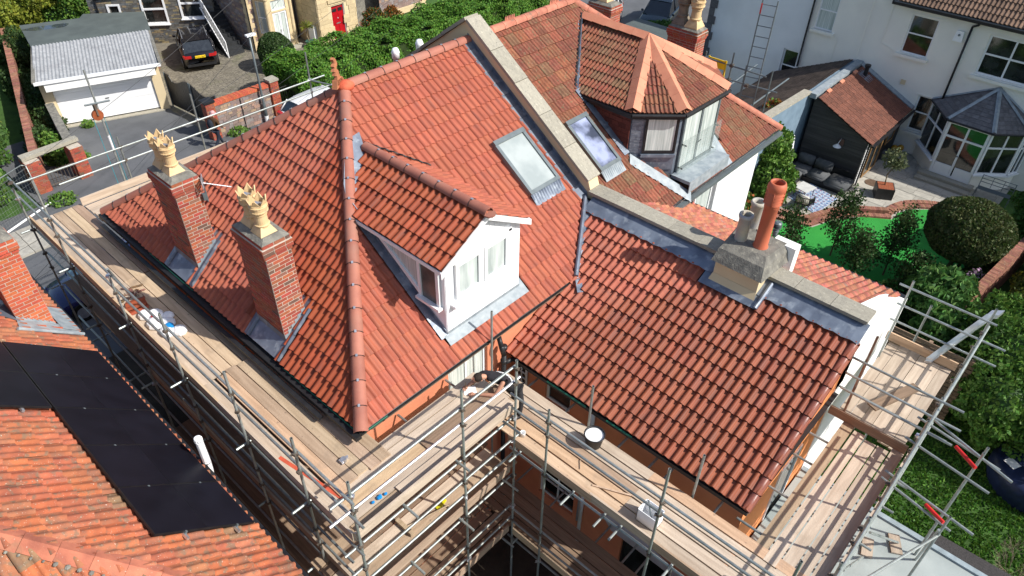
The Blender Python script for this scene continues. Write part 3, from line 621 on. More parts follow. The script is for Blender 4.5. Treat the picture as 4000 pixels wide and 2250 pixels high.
# roof windows
def rooflight(parent, f, x0, x1, y0, y1, gl, blind=None):
    mb = MB(); a = f(x0, y0); U = V((1, 0, 0)); Wd = (f(x0, y1)-f(x0, y0)); L_ = Wd.length; Wd.normalize(); N = U.cross(Wd); w = x1-x0
    mb.ob(a-N*.08, U*w, Wd*.09, N*.17); mb.ob(a+Wd*(L_-.11)-N*.08, U*w, Wd*.11, N*.19); mb.ob(a+Wd*.09-N*.08, U*.085, Wd*(L_-.2), N*.17); mb.ob(a+U*(w-.085)+Wd*.09-N*.08, U*.085, Wd*(L_-.2), N*.17)
    mb.ob(a+U*.05+Wd*.05+N*.0, U*(w-.1), Wd*(L_-.1), N*.02)
    f_ = mb.build('rooflight', GREYM, parent)
    MB().ob(a+U*.08+Wd*.085+N*.02, U*(w-.16), Wd*(L_-.19), N*.035).build('pane', gl, f_)
    mb = MB(); n = 24
    b = a-Wd*.27
    for i in range(n): mb.add([b+U*(w*i/n-.0)+N*.0, b+U*(w*(i+1)/n)+N*(.0), a+U*(w*(i+1)/n)+N*(.045 if i % 2 else .075), a+U*(w*i/n)+N*(.075 if i % 2 else .045)], [(0, 1, 2, 3)])
    mb.build('pleated_flashing', LEAD if parent is ROOF else LEADN, f_)
rooflight(ROOF, lambda x, y: rp(x, y, .06), 6.17, 7.17, 1.66, 2.86, GL_S)

# brick chimneys
crown = [(.15, 0)]
def pot(parent, x, y, z, mt, s=1.0, crownp=True):
    mb = MB(); b = .165*s
    mb.add([(x-b, y-b, z), (x+b, y-b, z), (x+b, y+b, z), (x-b, y+b, z), (x-b, y-b, z+.05), (x+b, y-b, z+.05), (x+b, y+b, z+.05), (x-b, y+b, z+.05),
            (x-.09*s, y-.09*s, z+.2*s), (x+.09*s, y-.09*s, z+.2*s), (x+.09*s, y+.09*s, z+.2*s), (x-.09*s, y+.09*s, z+.2*s)],
           [(0, 1, 5, 4), (1, 2, 6, 5), (2, 3, 7, 6), (3, 0, 4, 7), (4, 5, 9, 8), (5, 6, 10, 9), (6, 7, 11, 10), (7, 4, 8, 11)])
    pr = [(.120, .17), (.122, .2), (.135, .205), (.135, .22), (.115, .23), (.108, .4), (.125, .405), (.125, .425), (.112, .43), (.135, .46), (.16, .475), (.16, .495), (.15, .5), (.155, .56), (.165, .57), (.165, .585), (.148, .59)]
    mb.lathe([(r*s, h*s) for r, h in pr], (x, y, z), 20, cap=False)
    mb.lathe([(.13*s, .59*s), (.10*s, .4*s), (.0, .38*s)], (x, y, z), 20, cap=False)
    n = 6
    for i in range(n):
        a0, a1 = 2*math.pi*i/n+.3, 2*math.pi*(i+1)/n+.3; am = (a0+a1)/2
        P_ = lambda a, r, h: V((x+r*math.cos(a)*s, y+r*math.sin(a)*s, z+h*s))
        for (ro, sg) in ((.152, 1), (.132, -1)):
            q = [P_(a0, ro, .585), P_(am, ro, .585), P_(a1, ro, .585), P_(a1, ro+.006, .62), P_(am, ro+.022, .745), P_(a0, ro+.006, .62)]
            mb.poly(q if sg > 0 else q[::-1])
        for q0, q1, z0, z1 in ((a0, am, .62, .745), (am, a1, .745, .62)):
            mb.poly([P_(q0, .158 if z0 < .7 else .174, z0), P_(q1, .158 if z1 < .7 else .174, z1), P_(q1, .138 if z1 < .7 else .154, z1), P_(q0, .138 if z0 < .7 else .154, z0)])
    mb.build('chimney_pot', mt, parent)
    MB().prism([(x-.06, y-.05, z+.5*s), (x+.06, y-.05, z+.5*s), (x+.0, y+.07, z+.5*s)], (0, .01, .13)).build('rain_cap', SILV, parent)
def chimney(parent, x0, x1, y0, y1, zb, zt, brick, limit, corbel=True, pots=(), potm=BUFF, name='chimney'):
    core = MB().box((x0+.002, y0+.002, zb), (x1-.002, y1-.002, zt)).build(name, MORTAR, parent)
    P = Pieces(core, 'brick', brick, limit)
    zc = zt-.30 if corbel else zt
    faces = [((x0, y0), (1, 0, 0), (0, -1, 0), x1-x0), ((x0, y1), (0, -1, 0), (-1, 0, 0), y1-y0), ((x1, y0), (0, 1, 0), (1, 0, 0), y1-y0), ((x1, y1), (-1, 0, 0), (0, 1, 0), x1-x0)]
    for i, ((x, y), U, N, w) in enumerate(faces):
        courses(P, brick, (x, y, zb), U, (0, 0, 1), N, w, zc-zb, .227, .077, gap=.015, proud=.004, thick=.03)
        if corbel:
            for k in range(4):
                o = .0+(.02, .045, .045, .015)[k]
                c0 = V((x, y, zc+k*.075))+V(N)*o-V(U)*o
                courses(P, brick, c0, U, (0, 0, 1), N, w+2*o, .074, .227, .074, gap=.014, proud=.004, thick=.06, half=bool(k % 2))
    P.flush()
    mb = MB(); c = .0
    if corbel:
        for k in range(4):
            o = (.016, .04, .04, .01)[k]; mb.box((x0-o, y0-o, zc+k*.075-.001), (x1+o, y1+o, zc+(k+1)*.075+.002))
    mb.build('corbel_mortar', MORTAR, core)
    a, b = .02, .09
    MB().add([(x0-a, y0-a, zt), (x1+a, y0-a, zt), (x1+a, y1+a, zt), (x0-a, y1+a, zt), (x0+b, y0+b, zt+.07), (x1-b, y0+b, zt+.07), (x1-b, y1-b, zt+.07), (x0+b, y1-b, zt+.07)],
             [(0, 1, 5, 4), (1, 2, 6, 5), (2, 3, 7, 6), (3, 0, 4, 7), (4, 5, 6, 7)]).build('cement_cap', FLAUNCH, core)
    for p in pots: pot(core, p[0], p[1], zt+.02, potm, p[2] if len(p) > 2 else 1)
    return core
def chim_lead(core, x0, x1, y0, y1):
    sl_ = 3.46/3.96; f = lambda x, y, h=.05: (x, y, sl_*x+h)
    mb = MB()
    n = 6
    for i in range(n):   # stepped flashing on the front side
        xa = x0+(x1-x0)*i/n; xb = x0+(x1-x0)*(i+1)/n
        mb.add([(xa, y0-.012, sl_*xa), (xb, y0-.012, sl_*xb), (xb, y0-.012, sl_*xa+.19), (xa, y0-.012, sl_*xa+.19)], [(0, 1, 2, 3)])
    mb.build('stepped_flashing', LEADN, core)
    mb = MB(); mb.poly([f(x0-.3, y0+.0, .06), f(x0, y0, .06), f(x0, y1, .06), f(x0-.3, y1, .06)]); mb.poly([(x0-.012, y0, sl_*x0+.05), (x0-.012, y1, sl_*x0+.05), (x0-.012, y1, sl_*x0+.2), (x0-.012, y0, sl_*x0+.2)][::-1])
    mb.build('apron_flashing', LEAD, core)
    for y in (y0, y1+.12):
        for k in range(2):
            a = V(f(x0-.3+k*.42, y-.13, .06)); mb = MB(); d = V((.44, 0, .44*sl_));
            if y > y0+.5 and k: continue 
            mb.ob(a, d, (0, .13, .0), (0, 0, .015)); mb.tube(a+V((0, .0, .02)), a+d+V((0, 0, .02)), .035, 8); mb.build('lead_roll', LEAD, core)
    mb = MB(); mb.poly([f(x1, y0-.1, .07), f(x1+.16, y0-.1, .05), f(x1+.16, y1+.1, .05), f(x1, y1+.1, .07)]); mb.build('back_gutter_lead', LEAD, core)
CH2 = chimney(H, .28, .80, 2.57, 3.50, .1, 2.50, BRICK, 170, pots=((.52, 2.86), (.55, 3.24)))
chim_lead(CH2, .28, .80, 2.57, 3.50)
CH1 = chimney(H, .28, .80, 5.77, 6.70, .1, 2.36, BRICK, 130, pots=((.53, 6.12), (.53, 6.5)))
chim_lead(CH1, .28, .80, 5.77, 6.70)
# rear vents peeping over the ridge
for x, c in ((7.04, BRICKB), (7.85, WHITEP)):
    mb = MB(); mb.lathe([(.07, 1.7), (.07, 2.6), (.10, 2.6), (.10, 2.72), (.11, 2.75), (.07, 2.85), (0, 2.87)], (x, 7.0, 0), 14); mb.build('vent_pipe', WHITEP, ROOF, smooth=True)

# aerial on the far chimney
A = empty('tv_aerial', (.9, 5.75, 2.1), 'small white television aerial clamped beside the farther brick chimney of the salmon house', 'aerial')
mb = MB(); a0, a1 = V((.85, 5.66, 2.2)), V((1.28, 5.4, 2.03)); mb.tube(a0, a1, .012, 6); mb.build('boom', SILV, A)
mb = MB(); d = (a1-a0).normalized(); s_ = d.cross(V((0, 0, 1)))
for i in range(11): c = a0+(a1-a0)*(.12+.088*i); mb.tube(c-s_*.09-V((0, 0, .05)), c+s_*.09+V((0, 0, .05)), .008, 5)
mb.build('elements', SILV, A)
mb = MB(); c = a0-d*.02; up = V((0, 0, 1))
for i in range(4): mb.ob(c-s_*.14+up*(-.11+.065*i), s_*.28, d*.01, up*.03)
for i in (-1, 0, 1): mb.ob(c+s_*(i*.13-.01)-up*.12, s_*.02, d*.012, up*.26)
mb.build('reflector', SILV, A)
mb = MB(); mb.tube((.86, 5.7, 1.75), (.86, 5.7, 2.3), .016, 8); mb.box((.78, 5.68, 1.8), (.87, 5.74, 1.95)); mb.build('mast', GREYM, A)
PT.flush()

# ================================================================ party wall between the two houses
PW = empty('party_wall', (7.75, 0, G), 'cream rendered parapet wall with mossy stone coping between the two tiled roofs', 'wall')
mb = MB(); zc = .50
def pz(y): return .7047*y if y <= 4.91 else .7047*(9.82-y)
pts = [(7.6, -5.42, -.9), (7.6, -5.42, .93), (7.6, 1.0, .93), (7.6, 1.12, 1.24), (7.6, 4.91, 3.46+zc), (7.6, 9.9, zc-.08), (7.6, 9.9, -.5)]
mb.prism(pts, (.34, 0, 0)); mb.build('wall', CREAM, PW)
def slab(o, U, W, H_, n, P): 
    U = V(U); k = U.length/n
    for i in range(n): P.add(ubox(STONE), boxM(V(o)+U*(i/n)+U.normalized()*.004, U/n-U.normalized()*.008, W, V(H_)*random.uniform(.95, 1.08)))
PC = Pieces(PW, 'coping_stone', STONE, 60)
slab((7.52, -5.47, .935), (0, 6.5, 0), (.44, 0, 0), (0, 0, .075), 9, PC)
slab((7.52, 1.08, 1.22), (0, 3.85, 3.85*.7047), (.44, 0, 0), (0, -.04, .06), 5, PC)
slab((7.52, 4.93, 3.95), (0, 4.9, -4.9*.7047), (.44, 0, 0), (0, .04, .06), 6, PC)
PC.flush()
for i in range(14):
    y = 1.1+i*.275; mb = MB(); mb.ob((7.33, y, .7047*y+.045), (.27, 0, .0), (0, .265, .187), (0, 0, .015)); mb.ob((7.585, y, .7047*y+.05), (0, .265, .187), (.012, 0, 0), (0, 0, .1)); mb.build('soaker', LEAD, PW)
mb = MB()   # lead flashing of the extension
n = 40
for i in range(n):
    y0 = .9-6.42*i/n; y1 = .9-6.42*(i+1)/n; h0 = .03*(i % 2); h1 = .03*((i+1) % 2)
    zz = lambda x: -.935+(x-3.85)*.4654
    mb.add([(7.19, y0, zz(7.19)+.085+h0), (7.19, y1, zz(7.19)+.085+h1), (7.36, y1, zz(7.36)+.10), (7.36, y0, zz(7.36)+.10), (7.6, y1, zz(7.6)+.11), (7.6, y0, zz(7.6)+.11)], [(0, 1, 2, 3), (3, 2, 4, 5)])
mb.poly([(7.595, .95, .76), (7.595, -5.42, .76), (7.595, -5.42, .85), (7.595, .95, .85)][::-1])
mb.build('lead_flashing', LEAD, PW, smooth=True)
mb = MB()   # valley lead where extension meets the main roof
mb.poly([(5.8, -.03, .05), (5.95, -.16, .0), (7.45, .82, .76), (7.5, 1.08, .85)]); mb.tube((5.85, -.04, .08), (7.5, 1.08, .86), .05, 8); mb.poly([(5.75, -.1, .06), (5.55, -.32, -.05), (5.65, -.4, -.05), (5.95, -.15, .05)]); mb.build('valley_lead', LEAD, PW, smooth=False)
# cream stack with flue on the party wall
FC = MB(); 
FC.prism([(7.16, -2.5, .55), (7.16, -3.46, .55), (7.62, -3.46, .55), (7.62, -2.5, .55)], (0, 0, .58))
ST = FC.build('cream_chimney_base', CREAM, PW)
mb = MB(); zz = lambda x: -.935+(x-3.85)*.4654; mb.add([(6.93, -2.32, zz(6.93)+.075), (6.93, -3.62, zz(6.93)+.075), (7.2, -3.62, zz(7.2)+.085), (7.2, -2.32, zz(7.2)+.085), (7.62, -3.62, zz(7.6)+.12), (7.62, -2.32, zz(7.6)+.12)], [(0, 1, 2, 3), (3, 2, 4, 5)]); mb.tube((6.93, -3.6, zz(6.93)+.1), (7.5, -3.6, zz(7.5)+.12), .045, 8); mb.build('stack_apron', LEAD, PW)
MB().add([(7.06, -2.46, .63), (7.06, -3.5, .63), (7.155, -3.465, .78), (7.155, -2.495, .78)], [(0, 1, 2, 3)]).build('flared_skirt', CREAM, PW)
mb = MB(); b = [(7.08, -2.42), (7.08, -3.53), (8.34, -3.60), (8.34, -2.3)]; t_ = [(7.5, -2.5), (7.48, -3.35), (8.2, -3.42), (8.2, -2.4)]; m_ = [(7.12, -2.44), (7.12, -3.5), (8.32, -3.57), (8.32, -2.32)]
vs = [(x, y, 1.1) for x, y in b]+[(x, y, 1.16) for x, y in m_]+[((x*.35+X_*.65), (y*.35+Y_*.65), 1.33) for (x, y), (X_, Y_) in zip(t_, m_)]+[(x, y, 1.42) for x, y in t_]
mb.add(vs, [(4*k+i, 4*k+4+i, 4*k+4+(i+1) % 4, 4*k+(i+1) % 4)[::-1] for k in range(3) for i in range(4)]+[(12, 13, 14, 15)[::-1], (0, 1, 2, 3)]); mb.build('cement_haunch', FLAUNCH, PW)
mb = MB(); mb.box((7.62, -3.5, .2), (8.3, -2.35, 1.1)); mb.ob((8.12, -3.66, .75), (.24, 0, 0), (0, .5, 0), (0, 0, .66)); mb.build('white_stack', WHITE, PW)
mb = MB(); mb.lathe([(.155, 0), (.15, .06), (.135, .08), (.135, .95), (.145, .96), (.145, 1.0), (.15, 1.02), (.17, 1.06), (.14, 1.075), (.17, 1.13), (.14, 1.145), (.175, 1.2), (.145, 1.215), (.178, 1.27), (.15, 1.285), (.178, 1.36), (.178, 1.42), (.15, 1.5), (.125, 1.51), (.12, 1.45), (.12, 1.1)], (7.75, -3.08, 1.38), 24, cap=False)
for i in range(4): a = i*math.pi/2+.3; mb.box((7.75+.165*math.cos(a)-.008, -3.08+.165*math.sin(a)-.008, 2.4), (7.75+.165*math.cos(a)+.008, -3.08+.165*math.sin(a)+.008, 2.75))
mb.lathe([(.12, 1.1), (0, 1.1)], (7.75, -3.08, 1.38), 24, 1, cap=False)
mb.build('tall_terracotta_flue', [TERRA, BLACK], PW, smooth=True)
for x, y, z, h in ((7.69, -2.67, 1.36, .66), (8.28, -2.62, 1.36, .66)):
    mb = MB(); mb.lathe([(.125, 0), (.12, h*.85), (.14, h*.87), (.15, h*.93), (.14, h), (.105, h), (.10, h-.1), (.095, h-.35)], (x, y, z), 20, cap=False); mb.lathe([(.097, h-.3), (0, h-.3)], (x, y, z), 20, 1, cap=False); mb.build('cream_pot', [POTG, BLACK], PW, smooth=True)
mb = MB(); mb.lathe([(.05, 0), (.05, .1), (.065, .11), (.065, .13), (.04, .14), (.04, .2), (.09, .21)]+[(r_, .22+k*.018) for k in range(4) for r_ in (.09, .07)]+[(.085, .31), (.05, .335), (0, .335)], (8.33, -3.1, 1.38), 16); mb.build('metal_cowl', GREYM, PW, smooth=False)

# ================================================================ neighbouring house
NH = empty('neighbouring_house', (11, 0, G), 'white rendered house with weathered mossy clay tile roof and lead clad bay dormer', 'house')
tm_old = tile_mesh('old_tile', PRIB, OLD)
mb = MB(); mb.poly([(7.94, .3, G), (15.1, .3, G), (15.1, .3, -.08), (7.94, .3, -.08)]); mb.poly([(15.1, .3, G), (15.1, 9.5, G), (15.1, 9.5, -.08), (15.1, .3, -.08)]); mb.poly([(15.1, 9.5, G), (7.94, 9.5, G), (7.94, 9.5, -.08), (15.1, 9.5, -.08)]); mb.build('wall', WHITE, NH)
AP2 = V((11.54, 4.91, 3.46)); E0, E1 = 15.48, 7.94
mb = MB(); e = -.03
mb.poly([(E1, 0, e), (E0, 0, e), (11.54, 4.91, 3.46+e), (E1, 4.91, 3.46+e)]); mb.poly([(E0, 0, e), (E0, 9.82, e), (11.54, 4.91, 3.46+e)]); mb.poly([(E0, 9.82, e), (E1, 9.82, e), (E1, 4.91, 3.46+e), (11.54, 4.91, 3.46+e)]); mb.poly([(E1, 0, e), (E1, 9.82, e), (E0, 9.82, e), (E0, 0, e)])
NR = mb.build('roof', BLACK, NH)
PN = Pieces(NR, 'tile', OLD, 290, True)
thole = [fu(9.55, 2.95), fu(9.6, 1.45), fu(10.35, .42), fu(12.35, .1), fu(13.2, 1.2), fu(13.3, 2.9), fu(11.54, 4.5)]
nsky = [fu(8.5, 1.32), fu(9.0, 1.32), fu(9.0, 2.42), fu(8.5, 2.42)]
tiling(PN, tm_old, (E1, 0, 0), (1, 0, 0), (0, SC, SS), [(0, .02), (E0-E1, .02), (11.54-E1, 4.91/SC), (0, 4.91/SC)], holes=[[(a-E1, b) for a, b in thole], [(a-E1, b) for a, b in nsky]], slip=.012)
h2 = math.hypot(3.94, 3.46)
tiling(PN, tm_old, (E0, 0, 0), (0, 1, 0), (-3.94, 0, 3.46), [(0, 0), (9.82, 0), (4.91, h2)], far=True)
tiling(PN, tm_old, (E0, 9.82, 0), (-1, 0, 0), (0, -SC, SS), [(0, 0), (E0-E1, 0), (E0-E1, 4.91/SC), (E0-11.54, 4.91/SC)], far=True)
PN.flush()
PNR = Pieces(NR, 'ridge_tile', RIDGE_O, 200, True)
ridge(PNR, RIDGE_O, AP2+V((0, 0, .07)), (E1, 4.91, 3.53), .13, .42)
ridge(PNR, RIDGE_O, AP2+V((0, 0, .05)), (E0+.03, -.03, .06), .12, .45)
ridge(PNR, RIDGE_O, AP2+V((0, 0, .05)), (E0+.03, 9.85, .06), .12, .45)
PNR.flush()
for x in (8.85, 10.55):
    mb = MB()
    for i in range(6): mb.prism([(x+i*.06, 4.91, 3.6), (x+i*.06+.06, 4.91, 3.6), (x+i*.06+.05, 4.91, 3.70), (x+i*.06+.02, 4.91, 3.68)], (0, .02, 0))
    mb.build('ridge_crest', RIDGE_O, NR)
mb = MB(); mb.box((E1, -.12, -.14), (E0, -.0, -.05)); mb.build('gutter', GREYM, NH)
mb = MB(); mb.tube((11.15, .22, -.1), (11.15, .22, -5), .05, 8); mb.build('downpipe', BLACK, NH)
mb = MB(); mb.box((8.0, .24, -1.6), (11.05, .299, -.15)); mb.build('white_panel', WHITE, NH)
window(NH, (11.35, .26, -1.5), (1, 0, 0), (0, 0, 1), (0, -1, 0), .9, 1.25, gl=CURT)
mb = MB(); mb.box((12.35, .14, G), (12.75, .296, -.14)); mb.build('grey_reveal', HOUSE2, NH)
rooflight(NR, lambda x, y: rp(x, y, .06), 8.36, 9.16, 1.36, 2.56, GL_B)
# bay dormer
zt = 2.13; pw = [(9.62, 3.02), (9.64, 1.42), (10.45, .58), (12.25, .52), (13.1, 1.4), (13.12, 3.0)]; pe = [(9.5, 3.03), (9.5, 1.36), (10.38, .43), (12.38, .38), (13.28, 1.33), (13.3, 3.03)]
mb = MB()
for (a, b) in zip(pw, pw[1:]): mb.poly([(a[0], a[1], .2), (b[0], b[1], .2), (b[0], b[1], zt), (a[0], a[1], zt)])
BAY = mb.build('bay_dormer', LEAD, NH)
mb = MB(); TA = V((11.5, 2.42, 3.13)); TB = V((11.5, 4.5, 3.16))
ec = [V((x, y, zt)) for x, y in pe]
for a, b in zip(ec[1:], ec[2:5]): mb.poly([a, b, TA-V((0, 0, .03))])
mb.poly([ec[0], ec[1], TA-V((0, 0, .03)), TB-V((0, 0, .03))]); mb.poly([ec[4], ec[5], TB-V((0, 0, .03)), TA-V((0, 0, .03))]); mb.poly([p-V((0, 0, .01)) for p in ec]); mb.build('roof_deck', BLACK, BAY)
PB = Pieces(BAY, 'tile', OLD, 150, True)
tm_old2 = tile_mesh('bay_tile', [(x, h*1.15) for x, h in PRIB], OLD, lift=.035)
def facet(P, me, a, b, tops, g=.30, **k):
    a, b = V(a), V(b); U = (b-a).normalized(); T_ = V(tops[0]); N = U.cross(T_-a).normalized(); Wd = N.cross(U)
    if N.z < 0: N = -N; 
    pl = [((p-a).dot(U), (p-a).dot(Wd)) for p in [a, b]+[V(t) for t in tops]]
    if U.cross(Wd).z > 0: tiling(P, me, a, U, Wd, pl, g=g, **k)
facet(PB, tm_old2, ec[0], ec[1], [TA, TB], g=.26)
facet(PB, tm_old2, ec[1], ec[2], [TA], g=.28); facet(PB, tm_old2, ec[2], ec[3], [TA], g=.30); facet(PB, tm_old2, ec[3], ec[4], [TA], g=.30); facet(PB, tm_old2, ec[4], ec[5], [TB, TA], g=.30)
PB.flush()
PBR = Pieces(BAY, 'ridge_tile', RIDGE_N, 80)
up = V((0, 0, .07))
ridge(PBR, RIDGE_N, TB+up*1.7, TA+up*1.8, .19, .45, ang=True)
for i in (1, 2, 3, 4): ridge(PBR, RIDGE_N, TA+up*1.6, ec[i]+up*1.9, .20, .5, ang=True)
PBR.flush()
mb = MB()
for a, b in zip(pe, pe[1:]):
    A_, B_ = V((a[0], a[1], zt-.05)), V((b[0], b[1], zt-.05)); mb.tube(A_, B_, .05, 8); o_ = (B_-A_).normalized().cross(V((0, 0, 1))); mb.ob(A_-V((0, 0, .1)), B_-A_, -o_*.07, (0, 0, .12))
mb.tube((9.48, 3.1, 2.2), (11.45, 4.55, 3.25), .035, 8); mb.build('black_gutter', BLACK, BAY)
mb = MB(); mb.poly([(9.42, 2.98, 2.14), (9.56, 2.98, 2.14), (11.4, 4.5, 3.2), (11.26, 4.5, 3.2)]); n = 16
for i in range(n):
    t0, t1 = i/n, (i+1)/n; q = lambda t, off, h: V((9.46+1.94*t+off, 2.98+1.5*t, 2.16+1.05*t+h)); mb.add([q(t0, -.12-(i % 2)*.02, -.05), q(t0, .02, .03), q(t1, .02, .03), q(t1, -.12-((i+1) % 2)*.02, -.05)], [(0, 1, 2, 3)])
mb.build('valley_lead', LEAD, BAY)
# cheek: hung tiles
PH = Pieces(BAY, 'hung_tile', BTILE, 60)
HT = mat('dark_hung_tile', (.14, .035, .025), (.09, .025, .018), rough=.85, var=.25, bump=.2)
courses(PH, HT, (9.61, 2.98, .9), (0, -1, 0), (0, 0, 1), (-1, 0, 0), 1.54, 1.15, .2, .12, gap=.006, proud=.01, clip=lambda u, v: .9+v > .7047*(2.98-u)+.03)
PH.flush()
d1 = V((10.45-9.64, .58-1.42, 0)).normalized(); n1 = V((d1.y, -d1.x, 0)); L1 = 1.167
a = V((9.64, 1.42, 0))
PLs = Pieces(BAY, 'lead_shingle', LEAD, 40)
courses(PLs, LEAD, a+V((0, 0, 1.0)), d1, (0, 0, 1), n1, .3, 1.05, .31, .15, gap=.006, proud=.012, half=False); PLs.flush()
window(BAY, a+d1*.33+V((0, 0, 1.02)), d1, (0, 0, 1), n1, .82, 1.03, fr=BLACK, gl=CURT, joined=True)
mb = MB(); mb.ob(a+d1*.3+V((0, 0, .93)), d1*.86, n1*.1, (0, 0, .07)); mb.ob(a+V((0, 0, .55))+n1*.01, d1*1.15, n1*.02, (0, 0, .38)); mb.build('lead_sill', LEAD, BAY)
a = V((10.5, .56, 0)); d2 = V((1, -.03, 0)).normalized(); n2_ = V((-.03, -1, 0)).normalized()
window(BAY, a+V((.08, 0, .42)), d2, (0, 0, 1), n2_, 1.62, 1.62, fr=GREYM, gl=CURT, bars=(.5,), joined=True, fw_=.07)
MB().ob(a+V((.86, -.09, 1.0)), (.13, 0, .02), (0, -.02, 0), (0, 0, .02)).build('door_handle', BLACK, BAY)
GLB = mat('balustrade_glass', (.5, .6, .58), rough=.05, bump=0); GLB.node_tree.nodes['Principled BSDF'].inputs['Transmission Weight'].default_value = .0
GLB.node_tree.nodes['Principled BSDF'].inputs['Alpha'].default_value = .16
mb = MB(); mb.ob(a+V((0, -.14, .40)), d2*1.78, n2_*.012, (0, 0, .95)); mb.build('glass_balustrade', GLB, BAY)
mb = MB()
for x in (.12, 1.66):
    for z in (.55, 1.2): mb.tube(a+V((x, -.02, z)), a+V((x, -.18, z)), .02, 8)
mb.build('glass_clamp', BLACK, BAY)
mb = MB(); mb.ob((10.4, -.02, .33), (1.95, 0, 0), (0, .56, 0), (0, 0, .09)); mb.ob((10.4, -.025, .1), (1.95, 0, 0), (0, .02, 0), (0, 0, .24)); mb.build('lead_ledge', LEADN, BAY)
mb = MB(); n = 22
for i in range(n):
    t0, t1 = i/n, (i+1)/n; A_ = V((9.55, 1.30, 0)); B_ = V((10.5, -.05, 0)); f = lambda t, o, h: (lambda p: V((p.x+o*-.6, p.y+o*-.5, .7047*(p.y+o*-.5)+h)))(A_+(B_-A_)*t)
    mb.add([f(t0, .26, .055+.02*(i % 2)), f(t1, .26, .055+.02*((i+1) % 2)), f(t1, -.05, .11), f(t0, -.05, .11)], [(0, 1, 2, 3)])
mb.poly([rp(12.1, .02, .07), rp(12.65, .02, .07), rp(12.75, .75, .08), rp(12.2, .9, .08)]); mb.build('lead_skirt', LEADN, BAY, smooth=True)
for i in range(5):
    y = 1.4+i*.33; mb = MB(); mb.ob(rp(9.42, y, .06), (.2, 0, .01), rp(0, .35, 0), (0, 0, .012)); mb.build('lead_soaker', LEAD, BAY)
# neighbour's lower extension roof beyond the parapet
ns = .4654
mb = MB(); zx = lambda x: .79-(x-7.95)*ns
mb.poly([(7.95, -5.3, zx(7.95)-.03), (11.3, -5.3, zx(11.3)-.03), (11.3, .3, zx(11.3)-.03), (7.95, .3, zx(7.95)-.03)]); LR = mb.build('lower_roof', BLACK, NH)
PL = Pieces(LR, 'small_tile', OLD, 10, True)
tm_sm = tile_mesh('small_tile', [(0, 0), (.0825, .05), (.165, 0)], mat('small_clay_tile', (.42, .15, .09), (.30, .105, .07), rough=.9, scale=9, var=.25, hue=.015, bump=.4, spots=[(2.5, .55, .12, (.25, .19, .14), .7), (50, .68, .05, (.55, .5, .45), .8)]), length=.26, lift=.03)
PL = Pieces(LR, 'small_tile', MATS['small_clay_tile'], 10)
PL.l = 300
nl = math.hypot(1, ns)
tiling(PL, tm_sm, (11.3, -5.3, zx(11.3)), (0, 1, 0), (-1, 0, ns), [(0, 0), (5.6, 0), (5.6, 3.35*nl), (0, 3.35*nl)], w=.165, g=.21, slip=.012, holes=[[(1.75, 2.9*nl), (3.0, 2.9*nl), (3.0, 9), (1.75, 9)]])
PL.flush()
mb = MB(); mb.box((11.33, -5.4, zx(11.3)-.12), (11.45, .3, zx(11.3)-.02)); mb.build('lower_gutter', BLACK, NH)
mb = MB(); mb.prism([(7.6, -5.42, G), (11.7, -5.42, G), (11.7, -5.42, -1.02), (9.9, -5.42, .0), (7.95, -5.42, .93), (7.6, -5.42, .93)], (0, .32, 0)); mb.build('white_gable_wall', WHITE, NH)
# brick stack of the far side
CH3 = chimney(NH, 15.0, 15.0+.01, 8, 8.01, 0, .01, BRICK, 1) if False else None
# far brick stack with pots behind the neighbouring house, and its partner
def lone_stack(x, y, zt, zb, label, pots, w=.8, d=.55, n=120):
    t = empty('brick_chimney', (x, y, zb), label, 'chimney')
    chimney(t, x, x+w, y, y+d, zb, zt, BRICK, n, pots=pots, name='stack'); return t

# ================================================================ solar roofed house (lower left)
LH = empty('solar_roof_house', (-6, 3, G), 'house with orange lichened clay tile roof and a row of black solar panels', 'house')
XE, ZE, YE = -2.14, -.47, -2.15; LW = V((-1, 0, .9)).normalized(); LU = V((0, 1, 0)); q_ = math.sqrt(1.81)
mb = MB(); mb.box((-12, -1.9, G), (-2.42, 11, ZE-.1)); mb.build('wall', mat('brick_wall_plain', (.3, .13, .09), rough=.9, bump=.4), LH)
mb = MB(); e = -.04
mb.poly([(XE, YE, ZE+e), (XE, 12, ZE+e), (XE-5, 12, ZE+4.5+e), (XE-5, YE+5, ZE+4.5+e)]); mb.poly([(-12.14, YE, ZE+e), (XE, YE, ZE+e), (XE-5, YE+5, ZE+4.5+e), (-12.14, YE+5, ZE+4.5+e)]); mb.poly([(XE, YE, ZE+e), (-12, YE, ZE+e), (-12, 12, ZE+e), (XE, 12, ZE+e)])
LR_ = mb.build('roof', BLACK, LH)
tm_l = tile_mesh('lichened_tile', PDR, OLDB)
PLh = Pieces(LR_, 'tile', OLDB, 300, True)
spanel = [(7.75-.1+.0, -1)]
tiling(PLh, tm_l, (XE, YE, ZE), LU, LW, [(0, 0), (13, 0), (13, 5*q_), (5, 5*q_)], slip=.015, holes=[[(8.95, .25), (9.6, .25), (9.6, 1.05), (8.95, 1.05)]])
tiling(PLh, tm_l, (-9.14, YE, ZE), (1, 0, 0), V((0, 1, .9)).normalized(), [(0, 0), (7, 0), (2, 5*q_), (0, 5*q_)], slip=.015)
PLh.flush()
PR = Pieces(LR_, 'hip_tile', RIDGE_O, 30, False); 
RIDGE_L = mat('large_weathered_hip_tile', (.50, .17, .10), (.34, .11, .07), rough=.85, scale=4, var=.14, bump=.35, spots=[(3, .55, .15, (.2, .13, .08), .7), (50, .69, .04, (.6, .55, .48), .8)])
ridge(PR, RIDGE_L, (XE-5, YE+5, ZE+4.56), (XE, YE, ZE+.06), .15, .42, ang=True); PR.flush()
mb = MB(); n = 60
